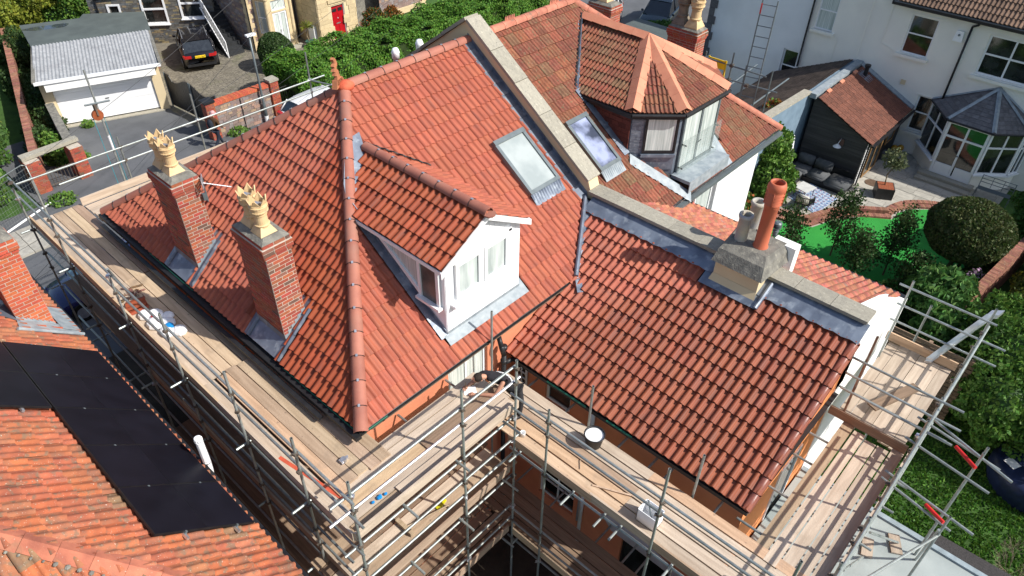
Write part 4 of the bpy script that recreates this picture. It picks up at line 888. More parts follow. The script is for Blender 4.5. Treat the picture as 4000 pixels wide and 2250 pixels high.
for sgn in (1,):
    for i in range(n):
        p = V((XE-5, YE+5, ZE+4.5)).lerp(V((XE, YE, ZE)), i/n)+V((-.12, -.12, -.02)); mb.sph(p, random.uniform(.02, .04), 6, 4, 0, (1, 1, .6))
mb.build('mossy_mortar', FLAUNCH, LR_, kind='stuff')
mb = MB(); mb.box((XE-.01, YE, ZE-.16), (XE+.1, 12, ZE-.05)); mb.build('gutter', BLACK, LH)
PSOL = empty('solar_array', (-2.8, 2.8, .2), 'black solar panels clamped along the eaves of the orange lichened roof', 'solar panels')
Nn = LU.cross(LW)
def lp(s, y, h=0): return V((XE, y, ZE))+LW*s+Nn*h
def panel(y0, s0):
    f = MB(); f.ob(lp(s0, y0, .10), LU*1.105, LW*1.72, Nn*.035); p = f.build('panel', SOLF, PSOL)
    for k in range(2):
        MB().ob(lp(s0+.015+.848*k, y0+.012, .1345), LU*1.081, LW*.84, Nn*.003).build('cell_glass', SOLAR, p)
for i in range(5): panel(.02+i*1.115, .13)
for i in range(2): panel(3.37+i*1.115, 1.88)
mb = MB()
for s in (.45, 1.35): mb.ob(lp(s, -.1, .06), LU*5.75, LW*.04, Nn*.04)
for s in (2.3, 3.2): mb.ob(lp(s, 3.3, .06), LU*2.4, LW*.04, Nn*.04)
mb.build('rails', SILV, PSOL, kind='stuff')
for y in (.02+1.115*k-.01 for k in range(6)):
    for s in (.45, 1.35): MB().ob(lp(s, y-.02, .10), LU*.03, LW*.03, Nn*.042).build('clamp', GREYM, PSOL)
VP = MB(); b = V((-2.02, 1.82, -.62)); VP.path([b+V((.0, .0, -.2)), b+V((.02, .02, .06)), b+V((0, -.06, .2)), b+V((0, -.07, .72))], .065, 12)
for i in range(10): a = 2*math.pi*i/10; VP.box(tuple(b+V((.064*math.cos(a)-.006, -.07+.064*math.sin(a)-.006, .72))), tuple(b+V((.064*math.cos(a)+.006, -.07+.064*math.sin(a)+.006, .79))))
VP.lathe([(.03, .72), (.03, .78), (.068, .79), (.06, .81), (0, .82)], b+V((0, -.07, 0)), 12)
VP.build('white_vent_pipe', WHITEP, LH, smooth=False)
LC = chimney(LH, -2.95, -2.40, 6.83, 7.45, -.4, 1.95, BRICKB, 200, pots=())
mb = MB(); mb.lathe([(.15, 0), (.13, .1), (.12, .5), (.15, .55), (.15, .62)], (-2.75, 7.1, 2.0), 14); mb.build('terracotta_pot', TERRA, LC, smooth=True)
mb = MB(); n = 7
for i in range(n):
    xa = -2.95+.55*i/n; xb = xa+.55/n; z = lambda x: ZE+(XE-x)*.9
    mb.add([(xa, 6.815, z(xa)-.03), (xb, 6.815, z(xb)-.03), (xb, 6.815, z(xb)+.10), (xa, 6.815, z(xb)+.22)], [(0, 1, 2, 3)])
mb.build('stepped_flashing', LEADN, LC)
mb = MB(); mb.poly([lp(.02, 6.5, .05), lp(1.25, 6.35, .06), lp(1.15, 6.83, .06), lp(.02, 6.83, .05)][::-1]); mb.poly([lp(-.02, 6.6, .065), lp(.35, 6.6, .065), lp(.35, 7.6, .065), lp(-.02, 7.6, .065)][::-1]); mb.tube(lp(-.02, 6.47, .06), lp(1.3, 6.33, .07), .035, 8); mb.build('lead_flashing', LEADN, LC)
mb = MB(); mb.poly([lp(1.1, 6.7, .06), lp(1.5, 6.9, .06), lp(1.5, 7.6, .06), lp(1.1, 7.6, .06)][::-1]); mb.build('back_lead', LEAD, LC)

# ================================================================ scaffold
SF = empty('scaffolding', (-1.3, -1.4, G), 'galvanised tube and board scaffolding wrapped round the salmon house', 'scaffolding')
TR = .0242; cpl = None
def tube(p, q, name='tube', mt=TUBE, hollow=False, r=TR):
    p, q = V(p), V(q); return MB().tube(p, q, r, 10, 0, hollow=hollow).build(name, mt, SF, smooth=False)
def smooth_tubes(): pass
mbc = MB(); mbc.lathe([(.026, -.03), (.038, -.03), (.038, .03), (.026, .03)], (0, 0, 0), 8); mbc.box((.02, -.02, -.02), (.06, .02, .02)); mbc.tube((.05, .0, 0), (.075, .02, .0), .008, 6); mbc.tube((-.02, -.03, 0), (-.05, -.05, .01), .008, 6); mbc.box((-.05, -.03, -.025), (-.02, .03, .025))
cpl = mbc.mesh('coupler', RUST); cpl['c'] = (0, 0, 0)
mbc2 = cpl.copy(); mbc2.materials[0] = SILV
def coupler(x, y, z, rz=None):
    rz = random.uniform(0, 6.28) if rz is None else rz
    inst('coupler', mbc2 if random.random() < .15 else cpl, Matrix.Translation((x, y, z)) @ Matrix.Rotation(rz, 4, 'Z'), SF)
bcache = {}
def board(o, U, L_, mt, w=.214, t=.038, W=(0, 0, 1), name='board'):
    key = (round(L_, 2), mt.name)
    if key not in bcache:
        mb = MB(); mb.box((0, 0, 0), (L_, w, t)); m = mb.mesh('board_mesh', mt); m['c'] = (L_/2, .1, 0); bcache[key] = m
    U = V(U).normalized(); Z = V(W).normalized(); Y = Z.cross(U); return inst(name, bcache[key], frame(V(o), U, Y, Z), SF)
def deck(x0, x1, y0, y1, z, axis, mt, joints=(), end_jit=.05, extra=None, gap=.02, mixes=None):
    """rows of boards filling the rectangle; boards run along `axis`"""
    a0, a1 = (x0, x1) if axis == 'x' else (y0, y1); c0, c1 = (y0, y1) if axis == 'x' else (x0, x1)
    n = round((c1-c0)/.231); st = (c1-c0)/n; cuts = [a0, *joints, a1]
    for k in range(n):
        for a, b in zip(cuts, cuts[1:]):
            j = random.uniform(-end_jit, end_jit); a_ = a+(j if a == a0 else .004); b_ = b-(random.uniform(-end_jit, end_jit) if b == a1 else .004)
            m = random.choice(mixes) if mixes else mt; zz = z-.038+random.uniform(-.003, .003)
            if axis == 'x': board((a_, c0+k*st+gap/2, zz), (1, random.uniform(-.002, .002), 0), b_-a_, m)
            else: board((c0+k*st+st-gap/2, a_, zz), (random.uniform(-.002, .002), 1, 0), b_-a_, m)
def toe(p, q, z, mt=WOOD, t=.038, side=1):
    p, q = V((*p, z)), V((*q, z)); U = (q-p); L_ = U.length; U.normalize(); out = V((U.y, -U.x, 0))*side
    # stands on edge: board width is vertical
    return board(p, U, L_, mt, W=(out.x, out.y, 0) if V((out.x, out.y, 0)).cross(U).z > 0 else (-out.x, -out.y, 0), name='toe_board')
# --- top lift, street side passage (boards along y)
Z1, Z2, Z3 = -.35, -2.1, -4.2
deck(-1.24, -.085, 3.35, 7.4, Z1, 'y', WOOD, mixes=[WOOD, WOOD, WOODP]); deck(-1.24, -.085, 7.4, 11.25, Z1, 'y', WOOD, end_jit=.02, mixes=[WOOD, WOODP])
deck(-.93, .2, -.52, 3.3, Z1+.04, 'y', WOOD, end_jit=.08); 
board((-.97, -1.1, Z1-.03), (0, 1, 0), 4.4, WOODP); board((-1.21+.225, -1.1, Z1-.034), (0, 1, 0), 4.4, WOODP)
# --- top lift, garden side (boards along x)
deck(-1.2, 2.58, -1.33, -.14, Z1, 'x', WOOD, joints=(), end_jit=.06, mixes=[WOOD, WOODP])
board((-.2, -1.30, Z1+.003), (1, 0, 0), 2.7, WOODP); board((.7, -.92, Z1+.003), (1, .0, 0), 1.9, WOODD)
for a, b in ((-1.36, 2.55), (2.55, 6.55)): toe((-1.28, a), (-1.28, b), Z1+.0, WOODP if a < 0 else WOOD)
toe((-1.28, 6.55), (-1.28, 11.2), Z1, WOOD); toe((-1.25, -1.36), (2.5, -1.36), Z1+.0, WOODP)
# --- front of the house over the street
deck(-.05, 3.9, 10.1, 11.05, Z1, 'x', WOODP, end_jit=.02); deck(3.9, 7.8, 10.1, 11.05, Z1, 'x', WOODP, end_jit=.02); toe((-.1, 11.12), (3.9, 11.12), Z1, WOODP); toe((3.9, 11.12), (7.8, 11.12), Z1, WOODP)
# --- lower lifts
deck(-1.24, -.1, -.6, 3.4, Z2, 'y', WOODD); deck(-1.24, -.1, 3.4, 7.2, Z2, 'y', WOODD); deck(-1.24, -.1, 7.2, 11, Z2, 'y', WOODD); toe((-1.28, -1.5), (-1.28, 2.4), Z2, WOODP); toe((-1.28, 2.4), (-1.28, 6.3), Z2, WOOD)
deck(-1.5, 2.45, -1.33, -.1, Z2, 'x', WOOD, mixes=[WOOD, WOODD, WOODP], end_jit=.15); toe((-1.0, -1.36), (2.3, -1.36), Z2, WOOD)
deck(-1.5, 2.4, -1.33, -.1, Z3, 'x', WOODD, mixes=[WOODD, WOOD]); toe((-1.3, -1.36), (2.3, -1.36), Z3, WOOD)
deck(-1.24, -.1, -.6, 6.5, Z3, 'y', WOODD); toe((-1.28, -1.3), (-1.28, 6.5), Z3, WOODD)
# --- extension side
ZX = -1.25
deck(2.44, 3.66, -3.77, .05, ZX, 'y', WOOD, end_jit=.0, mixes=[WOOD, WOODP]); deck(2.44, 3.66, -7.1, -3.77, ZX, 'y', WOOD, end_jit=.0, mixes=[WOOD, WOODP])
deck(2.44, 3.4, -4.2, -.05, -4.25, 'y', WOODD, end_jit=.01); deck(2.44, 3.4, -8, -4.2, -4.25, 'y', WOODD, end_jit=.01)
toe((2.36, -1.3), (2.36, -3.3), ZX, WOOD, side=-1); toe((2.37, -3.25), (2.37, -4.6), ZX+.01, WOODP, side=-1); toe((2.36, -4.6), (2.36, -7.1), ZX, WOOD, side=-1); toe((2.36, -1.45), (2.36, -5.2), -4.25, WOOD, side=-1)
# --- gable end
deck(3.42, 7.22, -7.02, -5.82, ZX, 'x', WOODP, end_jit=.12, mixes=[WOODP, WOODP, WOODP, WOOD], gap=.012); deck(7.35, 10.33, -6.95, -5.62, -1.33, 'x', WOODP, end_jit=.1, gap=.014, mixes=[WOODP])
toe((7.3, -5.5), (7.3, -7.02), ZX, WOODD, side=1); toe((10.36, -5.5), (10.36, -7.0), -1.3, WOOD); toe((3.6, -7.06), (7.2, -7.06), ZX, WOODP)
board((7.9, -6.2, -1.2), (1.4, -.55, 0), 1.3, WOODD, W=(0, 0, 1))
# --- standards
def std(x, y, z0, z1, mt=TUBE): tube((x, y, z0), (x+random.uniform(-.01, .01), y, z1), 'standard', mt, hollow=True)
LX = -1.33
for y, zt_ in ((-.24, 1.25), (1.55, 1.4), (3.75, 1.3), (6.05, .9), (8.85, .95), (11.05, .75)):
    std(LX, y, G, zt_)
    for z in (Z1-.1, Z2-.1, Z3-.1): coupler(LX, y, z); tube((LX-.15-random.random()*.18, y+.06, z), (.12, y+.06, z), 'transom')
    for z in (.45, .88, Z2+.5, Z2+.95): coupler(LX, y, z)
std(LX+.12, -1.44, G, 1.2); std(1.04, -1.44, G, 1.33); std(2.33, -1.46, G, 1.05)
tube((-.95, 6.6, -.2), (-1.35, 5.8, 1.2), 'brace')
for y0, y1, z in ((-1.6, 4.1, .88), (4.1, 11.4, .86), (-1.75, 3.6, .45), (3.6, 11.6, .42)): tube((LX+.05, y0, z), (LX+.05, y1, z), 'guard_rail')
for y0, y1, z in ((-1.6, 11, Z1-.13), (-1.2, 4.5, Z2+.95), (4.5, 11, Z2+.95), (-1.2, 6.5, Z2+.5), (-1.5, 11, Z2-.13), (-1.2, 11, Z3+.95), (-1.5, 11, Z3-.13)): tube((LX+.05, y0, z), (LX+.05, y1, z), 'ledger')
for x in (-.3, .9, 2.1):
    for z in (Z1-.08, Z2-.08, Z3-.08): tube((x, .15, z), (x+.02, -1.68-random.random()*.1, z), 'transom')
for x0, x1, z, m in ((-1.55, 2.4, .85, TUBE), (-1.62, 2.5, .47, SILV), (-1.5, 2.5, Z2+.98, TUBE), (-1.6, 2.5, Z2+.55, TUBE), (-1.5, 2.4, Z3+.95, TUBE), (-1.5, 2.4, Z3+.5, TUBE), (-1.5, 2.4, Z1-.13, TUBE), (-1.5, 2.4, Z2-.13, TUBE)): tube((x0, -1.40, z), (x1, -1.40, z+.0), 'guard_rail', m)
for x, y in ((LX+.12, -1.44), (1.04, -1.44), (2.33, -1.46)):
    for z in (.85, .47, Z1-.1, Z2+.98, Z2+.55, Z2-.1, Z3+.95, Z3+.5): coupler(x, y, z)
# extension row
EX = 2.27
for y, zt_ in ((-2.28, .48), (-4.6, 1.0), (-6.7, .9)):
    std(EX, y, G, zt_)
    for z in (.15, -.2, ZX-.1, -3.3, -3.7, -4.35): coupler(EX, y, z)
for z, m in ((.15, TUBE), (-.2, TUBE), (-3.3, TUBE), (-3.75, TUBE), (ZX-.12, TUBE), (-4.4, TUBE)): tube((EX+.05, -1.35, z), (EX+.05, -7.2, z), 'guard_rail', m)
for y in (-.6, -1.6, -2.9, -3.6, -3.95, -5.0, -6.1):
    tube((EX-.18-random.random()*.15, y, ZX-.08), (4.02, y, ZX-.08), 'transom'); tube((EX-.1, y, -4.33), (4.0, y, -4.33), 'transom')
std(3.68, -2.2, -4.5, -.1); std(3.72, -4.55, -4.5, -.1); std(3.15, -.08, -4.4, .8)
# street side rails
for x, zt_ in ((-.9, .8), (1.26, 1.05), (3.36, 1.5), (7.0, 1.6)): std(x, 11.15, G, zt_)
tube((-1.25, 11.1, .78), (2.9, 11.1, .76), 'guard_rail'); tube((2.9, 11.1, .76), (7.5, 11.1, .76), 'guard_rail'); tube((-.4, 11.1, .4), (4, 11.1, .4), 'guard_rail'); tube((4, 11.1, .4), (8, 11.1, .4), 'guard_rail')
tube((7.0, 11.1, .76), (7.6, 9.2, .76), 'guard_rail')
for x in (1.26, 3.36, 7.0):
    for z in (.77, .4): coupler(x, 11.12, z)
std(1.08, 11.15, -.2, 2.85)
# gable end rows
GY = -7.08
for x, z1 in ((3.25, .1), (4.35, .02), (5.5, .15), (6.9, .1), (7.9, -.1), (9.3, .2), (10.6, .35)):
    std(x, GY-.02, G, z1)
    for z in (-.32, -.75, ZX-.1): coupler(x, GY, z)
for a, b, z in ((2.2, 6.1, -.32), (5.2, 10.9, -.30), (2.3, 7.4, -.78), (7.0, 11.0, -.74), (2.2, 10.9, ZX-.13), (2.2, 7.3, -.05), (2.2, 10.9, -3.4)): tube((a, GY-.05, z), (b, GY-.05, z), 'guard_rail')
std(7.62, -5.72, -1.5, -.0, mat('rusty_tube', (.30, .20, .15), (.2, .12, .09), rough=.6, metal=.3, spots=[(5, .55, .12, (.34, .34, .32), .7)])); std(7.86, -5.68, -1.6, .55, MATS['rusty_tube']); std(9.68, -5.62, -1.6, .8); std(10.9, -6.0, G, -.4)
for z, m in ((-.12, TUBE), (-.55, MATS['rusty_tube']), (-.95, TUBE)): tube((7.8, -5.4, z), (7.8, -7.5, z), 'cross_rail', m)
for z in (-.1, -.5): tube((7.45, -5.5, z-.15), (7.45, -7.6, z-.15), 'cross_rail')
for z in (-.35, -.8): tube((10.4, -5.35, z), (10.4, -7.6, z), 'cross_rail')
tube((10.45, -5.3, .1), (10.45, -7.25, .1), 'cross_rail')
for x in (3.9, 4.9, 5.9, 6.6): tube((x, -5.35, ZX-.08), (x, -7.35, ZX-.08), 'transom')
for x in (6.5, 7.15): tube((x+.4, -6.9, -.5), (x+.2, -8.4, -.55), 'outrigger'); 
tube((7.6, -6.9, -.35), (7.0, -8.6, -.35), 'outrigger'); tube((6.4, -6.9, -1.0), (6.1, -8.5, -1.0), 'outrigger'); tube((6.3, -6.9, -1.1), (6.0, -8.2, -1.1), 'outrigger')
tube((6.9, -8.05, -.36), (7.2, -7.65, -.40), 'red_coupling', REDP, r=.034); tube((6.0, -8.05, -1.0), (6.2, -7.7, -1.04), 'red_coupling', REDP, r=.034)
std(7.1, -8.05, -3.9, -.15); std(7.45, -8.08, -3.9, -.3); std(5.95, -8.08, -3.4, -.75); tube((6.0, -8.1, -1.3), (3.4, -7.15, -1.3), 'outrigger')
tube((5.9, -8.05, -1.1), (7.0, -8.1, -3.4), 'brace'); tube((5.2, -7.2, -1.3), (7.1, -7.7, -3.35), 'brace'); tube((4.2, -7.15, -1.3), (6.3, -7.3, -3.35), 'brace')
for x, y, a in ((7.1, -7.72, .5), (6.6, -7.3, .3)):
    board((x-.2, y-.15, -3.39), (math.cos(a), math.sin(a), 0), .45, WOODP, name='sole_board')
mb = MB(); a, b = V((10.15, -6.42, -1.3)), V((10.95, -6.98, -.2)); mb.ob(a, b-a, (.06, -.12, 0), (0, 0, .05)); mb.ob(a+V((0, 0, .1)), b-a, (.06, -.12, 0), (0, 0, .03)); mb.ob(b, (.1, -.05, .1), (.1, -.2, .05), (0, 0, .1)); mb.build('aluminium_beam', SILV, SF)

# ================================================================ things lying on the scaffold
t = empty('bucket', (3.42, -2.55, ZX), 'black rubber bucket full of white paint standing on the boards beside the extension wall', 'bucket')
mb = MB(); c = (3.38, -2.55, ZX); mb.lathe([(.0, 0), (.13, 0), (.145, .02), (.19, .30), (.205, .31), (.205, .325), (.185, .325), (.18, .29)], c, 22, cap=False); mb.build('tub', BLACK, t, smooth=True)
mb = MB(); mb.lathe([(0, .285), (.183, .29)], c, 22, cap=False); mb.build('paint', WHITEP, t)
t = empty('white_bin', (2.72, -4.3, ZX), 'open white plastic tub with a trowel in it, set against the toe board', 'tub')
mb = MB(); x, y, z = 2.6, -4.45, ZX
for a, b in (((x, y, z), (x+.28, y+.01, z+.32)), ((x, y+.36, z), (x+.28, y+.37, z+.32)), ((x, y, z), (x+.01, y+.37, z+.32)), ((x+.27, y, z), (x+.28, y+.37, z+.32)), ((x, y, z), (x+.28, y+.37, z+.02))): mb.box(a, b)
mb.build('tub', WHITEP, t); MB().tube((x+.1, y+.1, z+.05), (x+.2, y+.3, z+.42), .015, 6).build('trowel_handle', GREYM, t)
mb = MB(); mb.lathe([(.0, 0), (.05, 0), (.052, .1), (.055, .11), (.045, .11), (.042, .02), (0, .02)], (2.62, -1.42, ZX), 14, cap=False); o = mb.build('paint_pot', WHITEP, smooth=True); tag(o, 'small empty white cup on the board edge by the inner scaffold corner', 'cup')
mb = MB(); pts = [(-1.12, 6.02), (-.75, 6.1), (-.62, 5.6), (-.58, 5.05), (-.85, 4.78), (-1.1, 5.1), (-1.2, 5.6)]
vs = [(x, y, Z1+.005) for x, y in pts]+[(x*.8-.2*.9, y*.8+.2*5.45, Z1+.13+random.random()*.05) for x, y in pts]
mb.add(vs, [(i, (i+1) % 7, 7+(i+1) % 7, 7+i) for i in range(7)]+[(7, 8, 9, 10), (7, 10, 11, 12), (7, 12, 13)]); mb = MB()
for (x, y, r) in [(-1.0, 5.95, .13), (-.85, 5.8, .15), (-.98, 5.55, .16), (-.8, 5.4, .15), (-.92, 5.15, .15), (-.74, 5.0, .13), (-.68, 5.6, .11)]: mb.sph((x, y, Z1+.04), r, 9, 6, 0, (1.1, 1.3, .5+random.random()*.35))
t = mb.build('cement_bag', WHITEP); tag(t, 'crumpled white plastic sack with blue printing lying against the left toe board', 'bag')
mb = MB(); mb.sph((-.84, 5.2, Z1+.11), .09, 8, 5, 0, (1, 1.3, .5)); mb.build('blue_print', CYANP, t); MB().sph((-.93, 5.7, Z1+.12), .05, 8, 5, 0, (1, 1.2, .5)).build('red_print', REDL, t)
for i, (x, y, z, a, lb) in enumerate([(-.82, 6.12, 0, .2, 'upper tile of the small stack left beside the white sack'), (-.85, 6.18, -.0, .0, 'lower tile of the small stack left beside the white sack')]):
    me = bpy.data.meshes['side_tile']; o = bpy.data.objects.new('loose_tile', me); C.objects.link(o); o.location = (x, y, Z1+.0+i*.05); o.rotation_euler = (0, 0, a+1.2); tag(o, lb, 'roof tile')
o = MB().ob((-1.12, .85, Z1+.005), (.24, -1.5, 0), (-.065, -.015, 0), (0, 0, .006)).build('red_offcut', mat('red_board', (.55, .1, .05), rough=.8)); tag(o, 'long red painted strip lying on the boards near the front corner', 'offcut')
mb = MB()
for i in range(26): c = V((-.85+random.gauss(0, .13), 6.75+random.gauss(0, .16), Z1+.02)); u = V((random.gauss(0, .1), random.gauss(0, .1), .01)); mb.ob(c, u, (random.gauss(0, .02), random.gauss(0, .03), 0), (0, 0, .02))
o = mb.build('debris', mat('tile_rubble', (.3, .16, .09), (.16, .1, .07), var=.5, hue=.03)); tag(o, 'pile of broken tile and mortar rubble on the far left boards', 'rubble', kind='stuff')
mb = MB(); c = V((-.5, -1.03, Z1))
for i in range(7): mb.sph(c+V((random.gauss(0, .05), random.gauss(0, .03), .03)), .035, 7, 5, 0, (1, .8, .7))
o = mb.build('blue_glove', CYANP); tag(o, 'crumpled bright blue glove dropped by the front guard rail', 'glove')
o = inst('loose_coupler', mbc2, Matrix.Translation((-.46, -.05, Z1+.07)) @ Matrix.Scale(1.4, 4)); tag(o, 'loose steel scaffold clamp standing on the corner boards', 'clamp')
mb = MB(); mb.box((.0, -1.05, Z2+.0), (.08, -.62, Z2+.10)); mb.tube((.04, -.85, Z2+.06), (.9, -1.12, Z2+.12), .014, 6); o = mb.build('broom', WOOD); tag(o, 'wooden broom lying on the second lift boards', 'broom')
mb = MB(); mb.add([(.72, -1.02, Z2+.02), (.98, -.96, Z2+.02), (1.0, -.88, Z2+.02), (.9, -.86, Z2+.02), (.74, -.92, Z2+.02)], [(0, 1, 2, 3, 4)]); mb.ob((.72, -1.02, Z2), (.26, .06, 0), (.0, .1, 0), (0, 0, .03)); o = mb.build('saw', mat('yellow_plastic', (.7, .65, .02), rough=.4)); tag(o, 'yellow handled tool lying on the second lift next to the broom', 'saw')
for (x, y, a, L_, lb) in ((2.62, -3.1, -1.15, .75, 'thin wooden lath lying across the extension boards'), (2.75, -2.72, .6, .2, 'short pale wood sliver on the extension boards')):
    o = MB().ob((x, y, ZX+.004), (math.cos(a)*L_, math.sin(a)*L_, .02), (.03, .01, 0), (0, 0, .015)).build('wood_offcut', WOOD); tag(o, lb, 'offcut')
t = empty('gin_wheel', (1.05, 11.1, 1.9), 'rusty orange pulley wheel hanging from a short cross tube above the street', 'pulley')
MB().tube((.8, 11.1, 2.06), (1.38, 11.1, 2.0), TR, 10).build('cross_tube', GREYM, t); mb = MB(); mb.tube((1.0, 11.06, 1.75), (1.0, 11.14, 1.75), .13, 18); mb.build('wheel', ORPUL, t)
mb = MB(); mb.box((.98, 11.03, 1.75), (1.02, 11.17, 2.03)); mb.build('hook_frame', RUST, t)
for k in (-.12, .12): MB().tube((1.0+k, 11.1, 1.75), (1.02+k, 11.12, G), .007, 5).build('rope', ROPE, t)
mb = MB(); mb.tube((1.085, 11.15, .75), (1.085, 11.15, 1.15), .033, 10); mb.build('white_sleeve', WHITEP, t)

# ================================================================ stacks, ladder and scaffold on the far side
t = empty('brick_chimney', (15.8, 3.7, G), 'red brick chimney with one buff and one sooty pot rising beyond the angular bay roof', 'chimney')
c_ = chimney(t, 15.5, 16.05, 3.2, 4.2, -1.5, 2.0, BRICK, 130, corbel=True, name='stack')
SOOT = mat('sooty_pot', (.22, .18, .13), (.13, .11, .085), rough=.8, bump=.3)
pot(c_, 15.78, 3.5, 2.03, BUFF, 1.35); pot(c_, 15.78, 3.95, 2.03, SOOT, 1.35)
MB().box((15.55, 3.25, G), (16.0, 4.15, -1.5)).build('stack_base', MORTAR, t)
t = empty('brick_chimney', (15.8, 6.8, G), 'second red brick chimney at the top edge of the photo behind the mossy roof ridge', 'chimney')
c_ = chimney(t, 15.5, 16.05, 6.4, 7.3, -1.5, 2.0, BRICK, 60, name='stack'); pot(c_, 15.78, 6.85, 2.03, BUFF, 1.2); MB().box((15.55, 6.45, G), (16.0, 7.25, -1.5)).build('stack_base', MORTAR, t)
t = empty('ladder', (16.1, 1.6, -1.2), 'tall galvanised ladder leaning up past the pale rendered wall', 'ladder')
a, b = V((15.75, 1.55, -.9)), V((16.2, 1.72, 3.2)); d = V((.08, -.42, 0))
for s in (0, 1): MB().tube(a+d*s, b+d*s, .02, 8).build('stile', GREYM, t)
for i in range(14): p = a.lerp(b, (i+.5)/14); MB().tube(p, p+d, .014, 6).build('rung', GREYM, t)
MB().tube(a.lerp(b, .9), a.lerp(b, .97), .023, 8).build('red_tape', REDP, t)
t = empty('scaffold_tower', (16.2, 2.2, G), 'small tube scaffold with a yellow gate at the far hip of the mossy roof', 'scaffolding')
for x, y, z1 in ((15.9, 2.1, 1.6), (16.9, 1.2, 1.0), (15.9, 3.0, 1.4), (17.2, 2.2, .8)): MB().tube((x, y, G), (x, y, z1), TR, 8).build('standard', GREYM, t)
for p, q in (((15.8, 3.4, .75), (16.1, .6, .75)), ((15.8, 3.4, 1.25), (16.0, 1.0, 1.15)), ((15.7, 1.2, .2), (18.6, 1.3, .2)), ((15.9, 2.1, .5), (18.2, 2.3, .5))): MB().tube(p, q, TR, 8).build('rail', GREYM, t)
mb = MB(); mb.ob((15.88, 2.28, 1.0), (0, .6, 0), (.02, 0, 0), (0, 0, .28)); mb.build('yellow_gate', YEL, t)
mb = MB(); mb.box((15.87, 2.26, .5), (15.9, 2.31, 1.3)); mb.box((15.87, 2.84, .5), (15.9, 2.89, 1.3)); mb.box((15.87, 2.26, .5), (15.9, 2.89, .55)); mb.build('yellow_frame', YEL, t)
for y, z in ((2.1, 1.2), (2.1, .75), (1.5, .75)): inst('coupler', cpl, Matrix.Translation((15.92, y, z)) @ Matrix.Scale(1.5, 4), t)

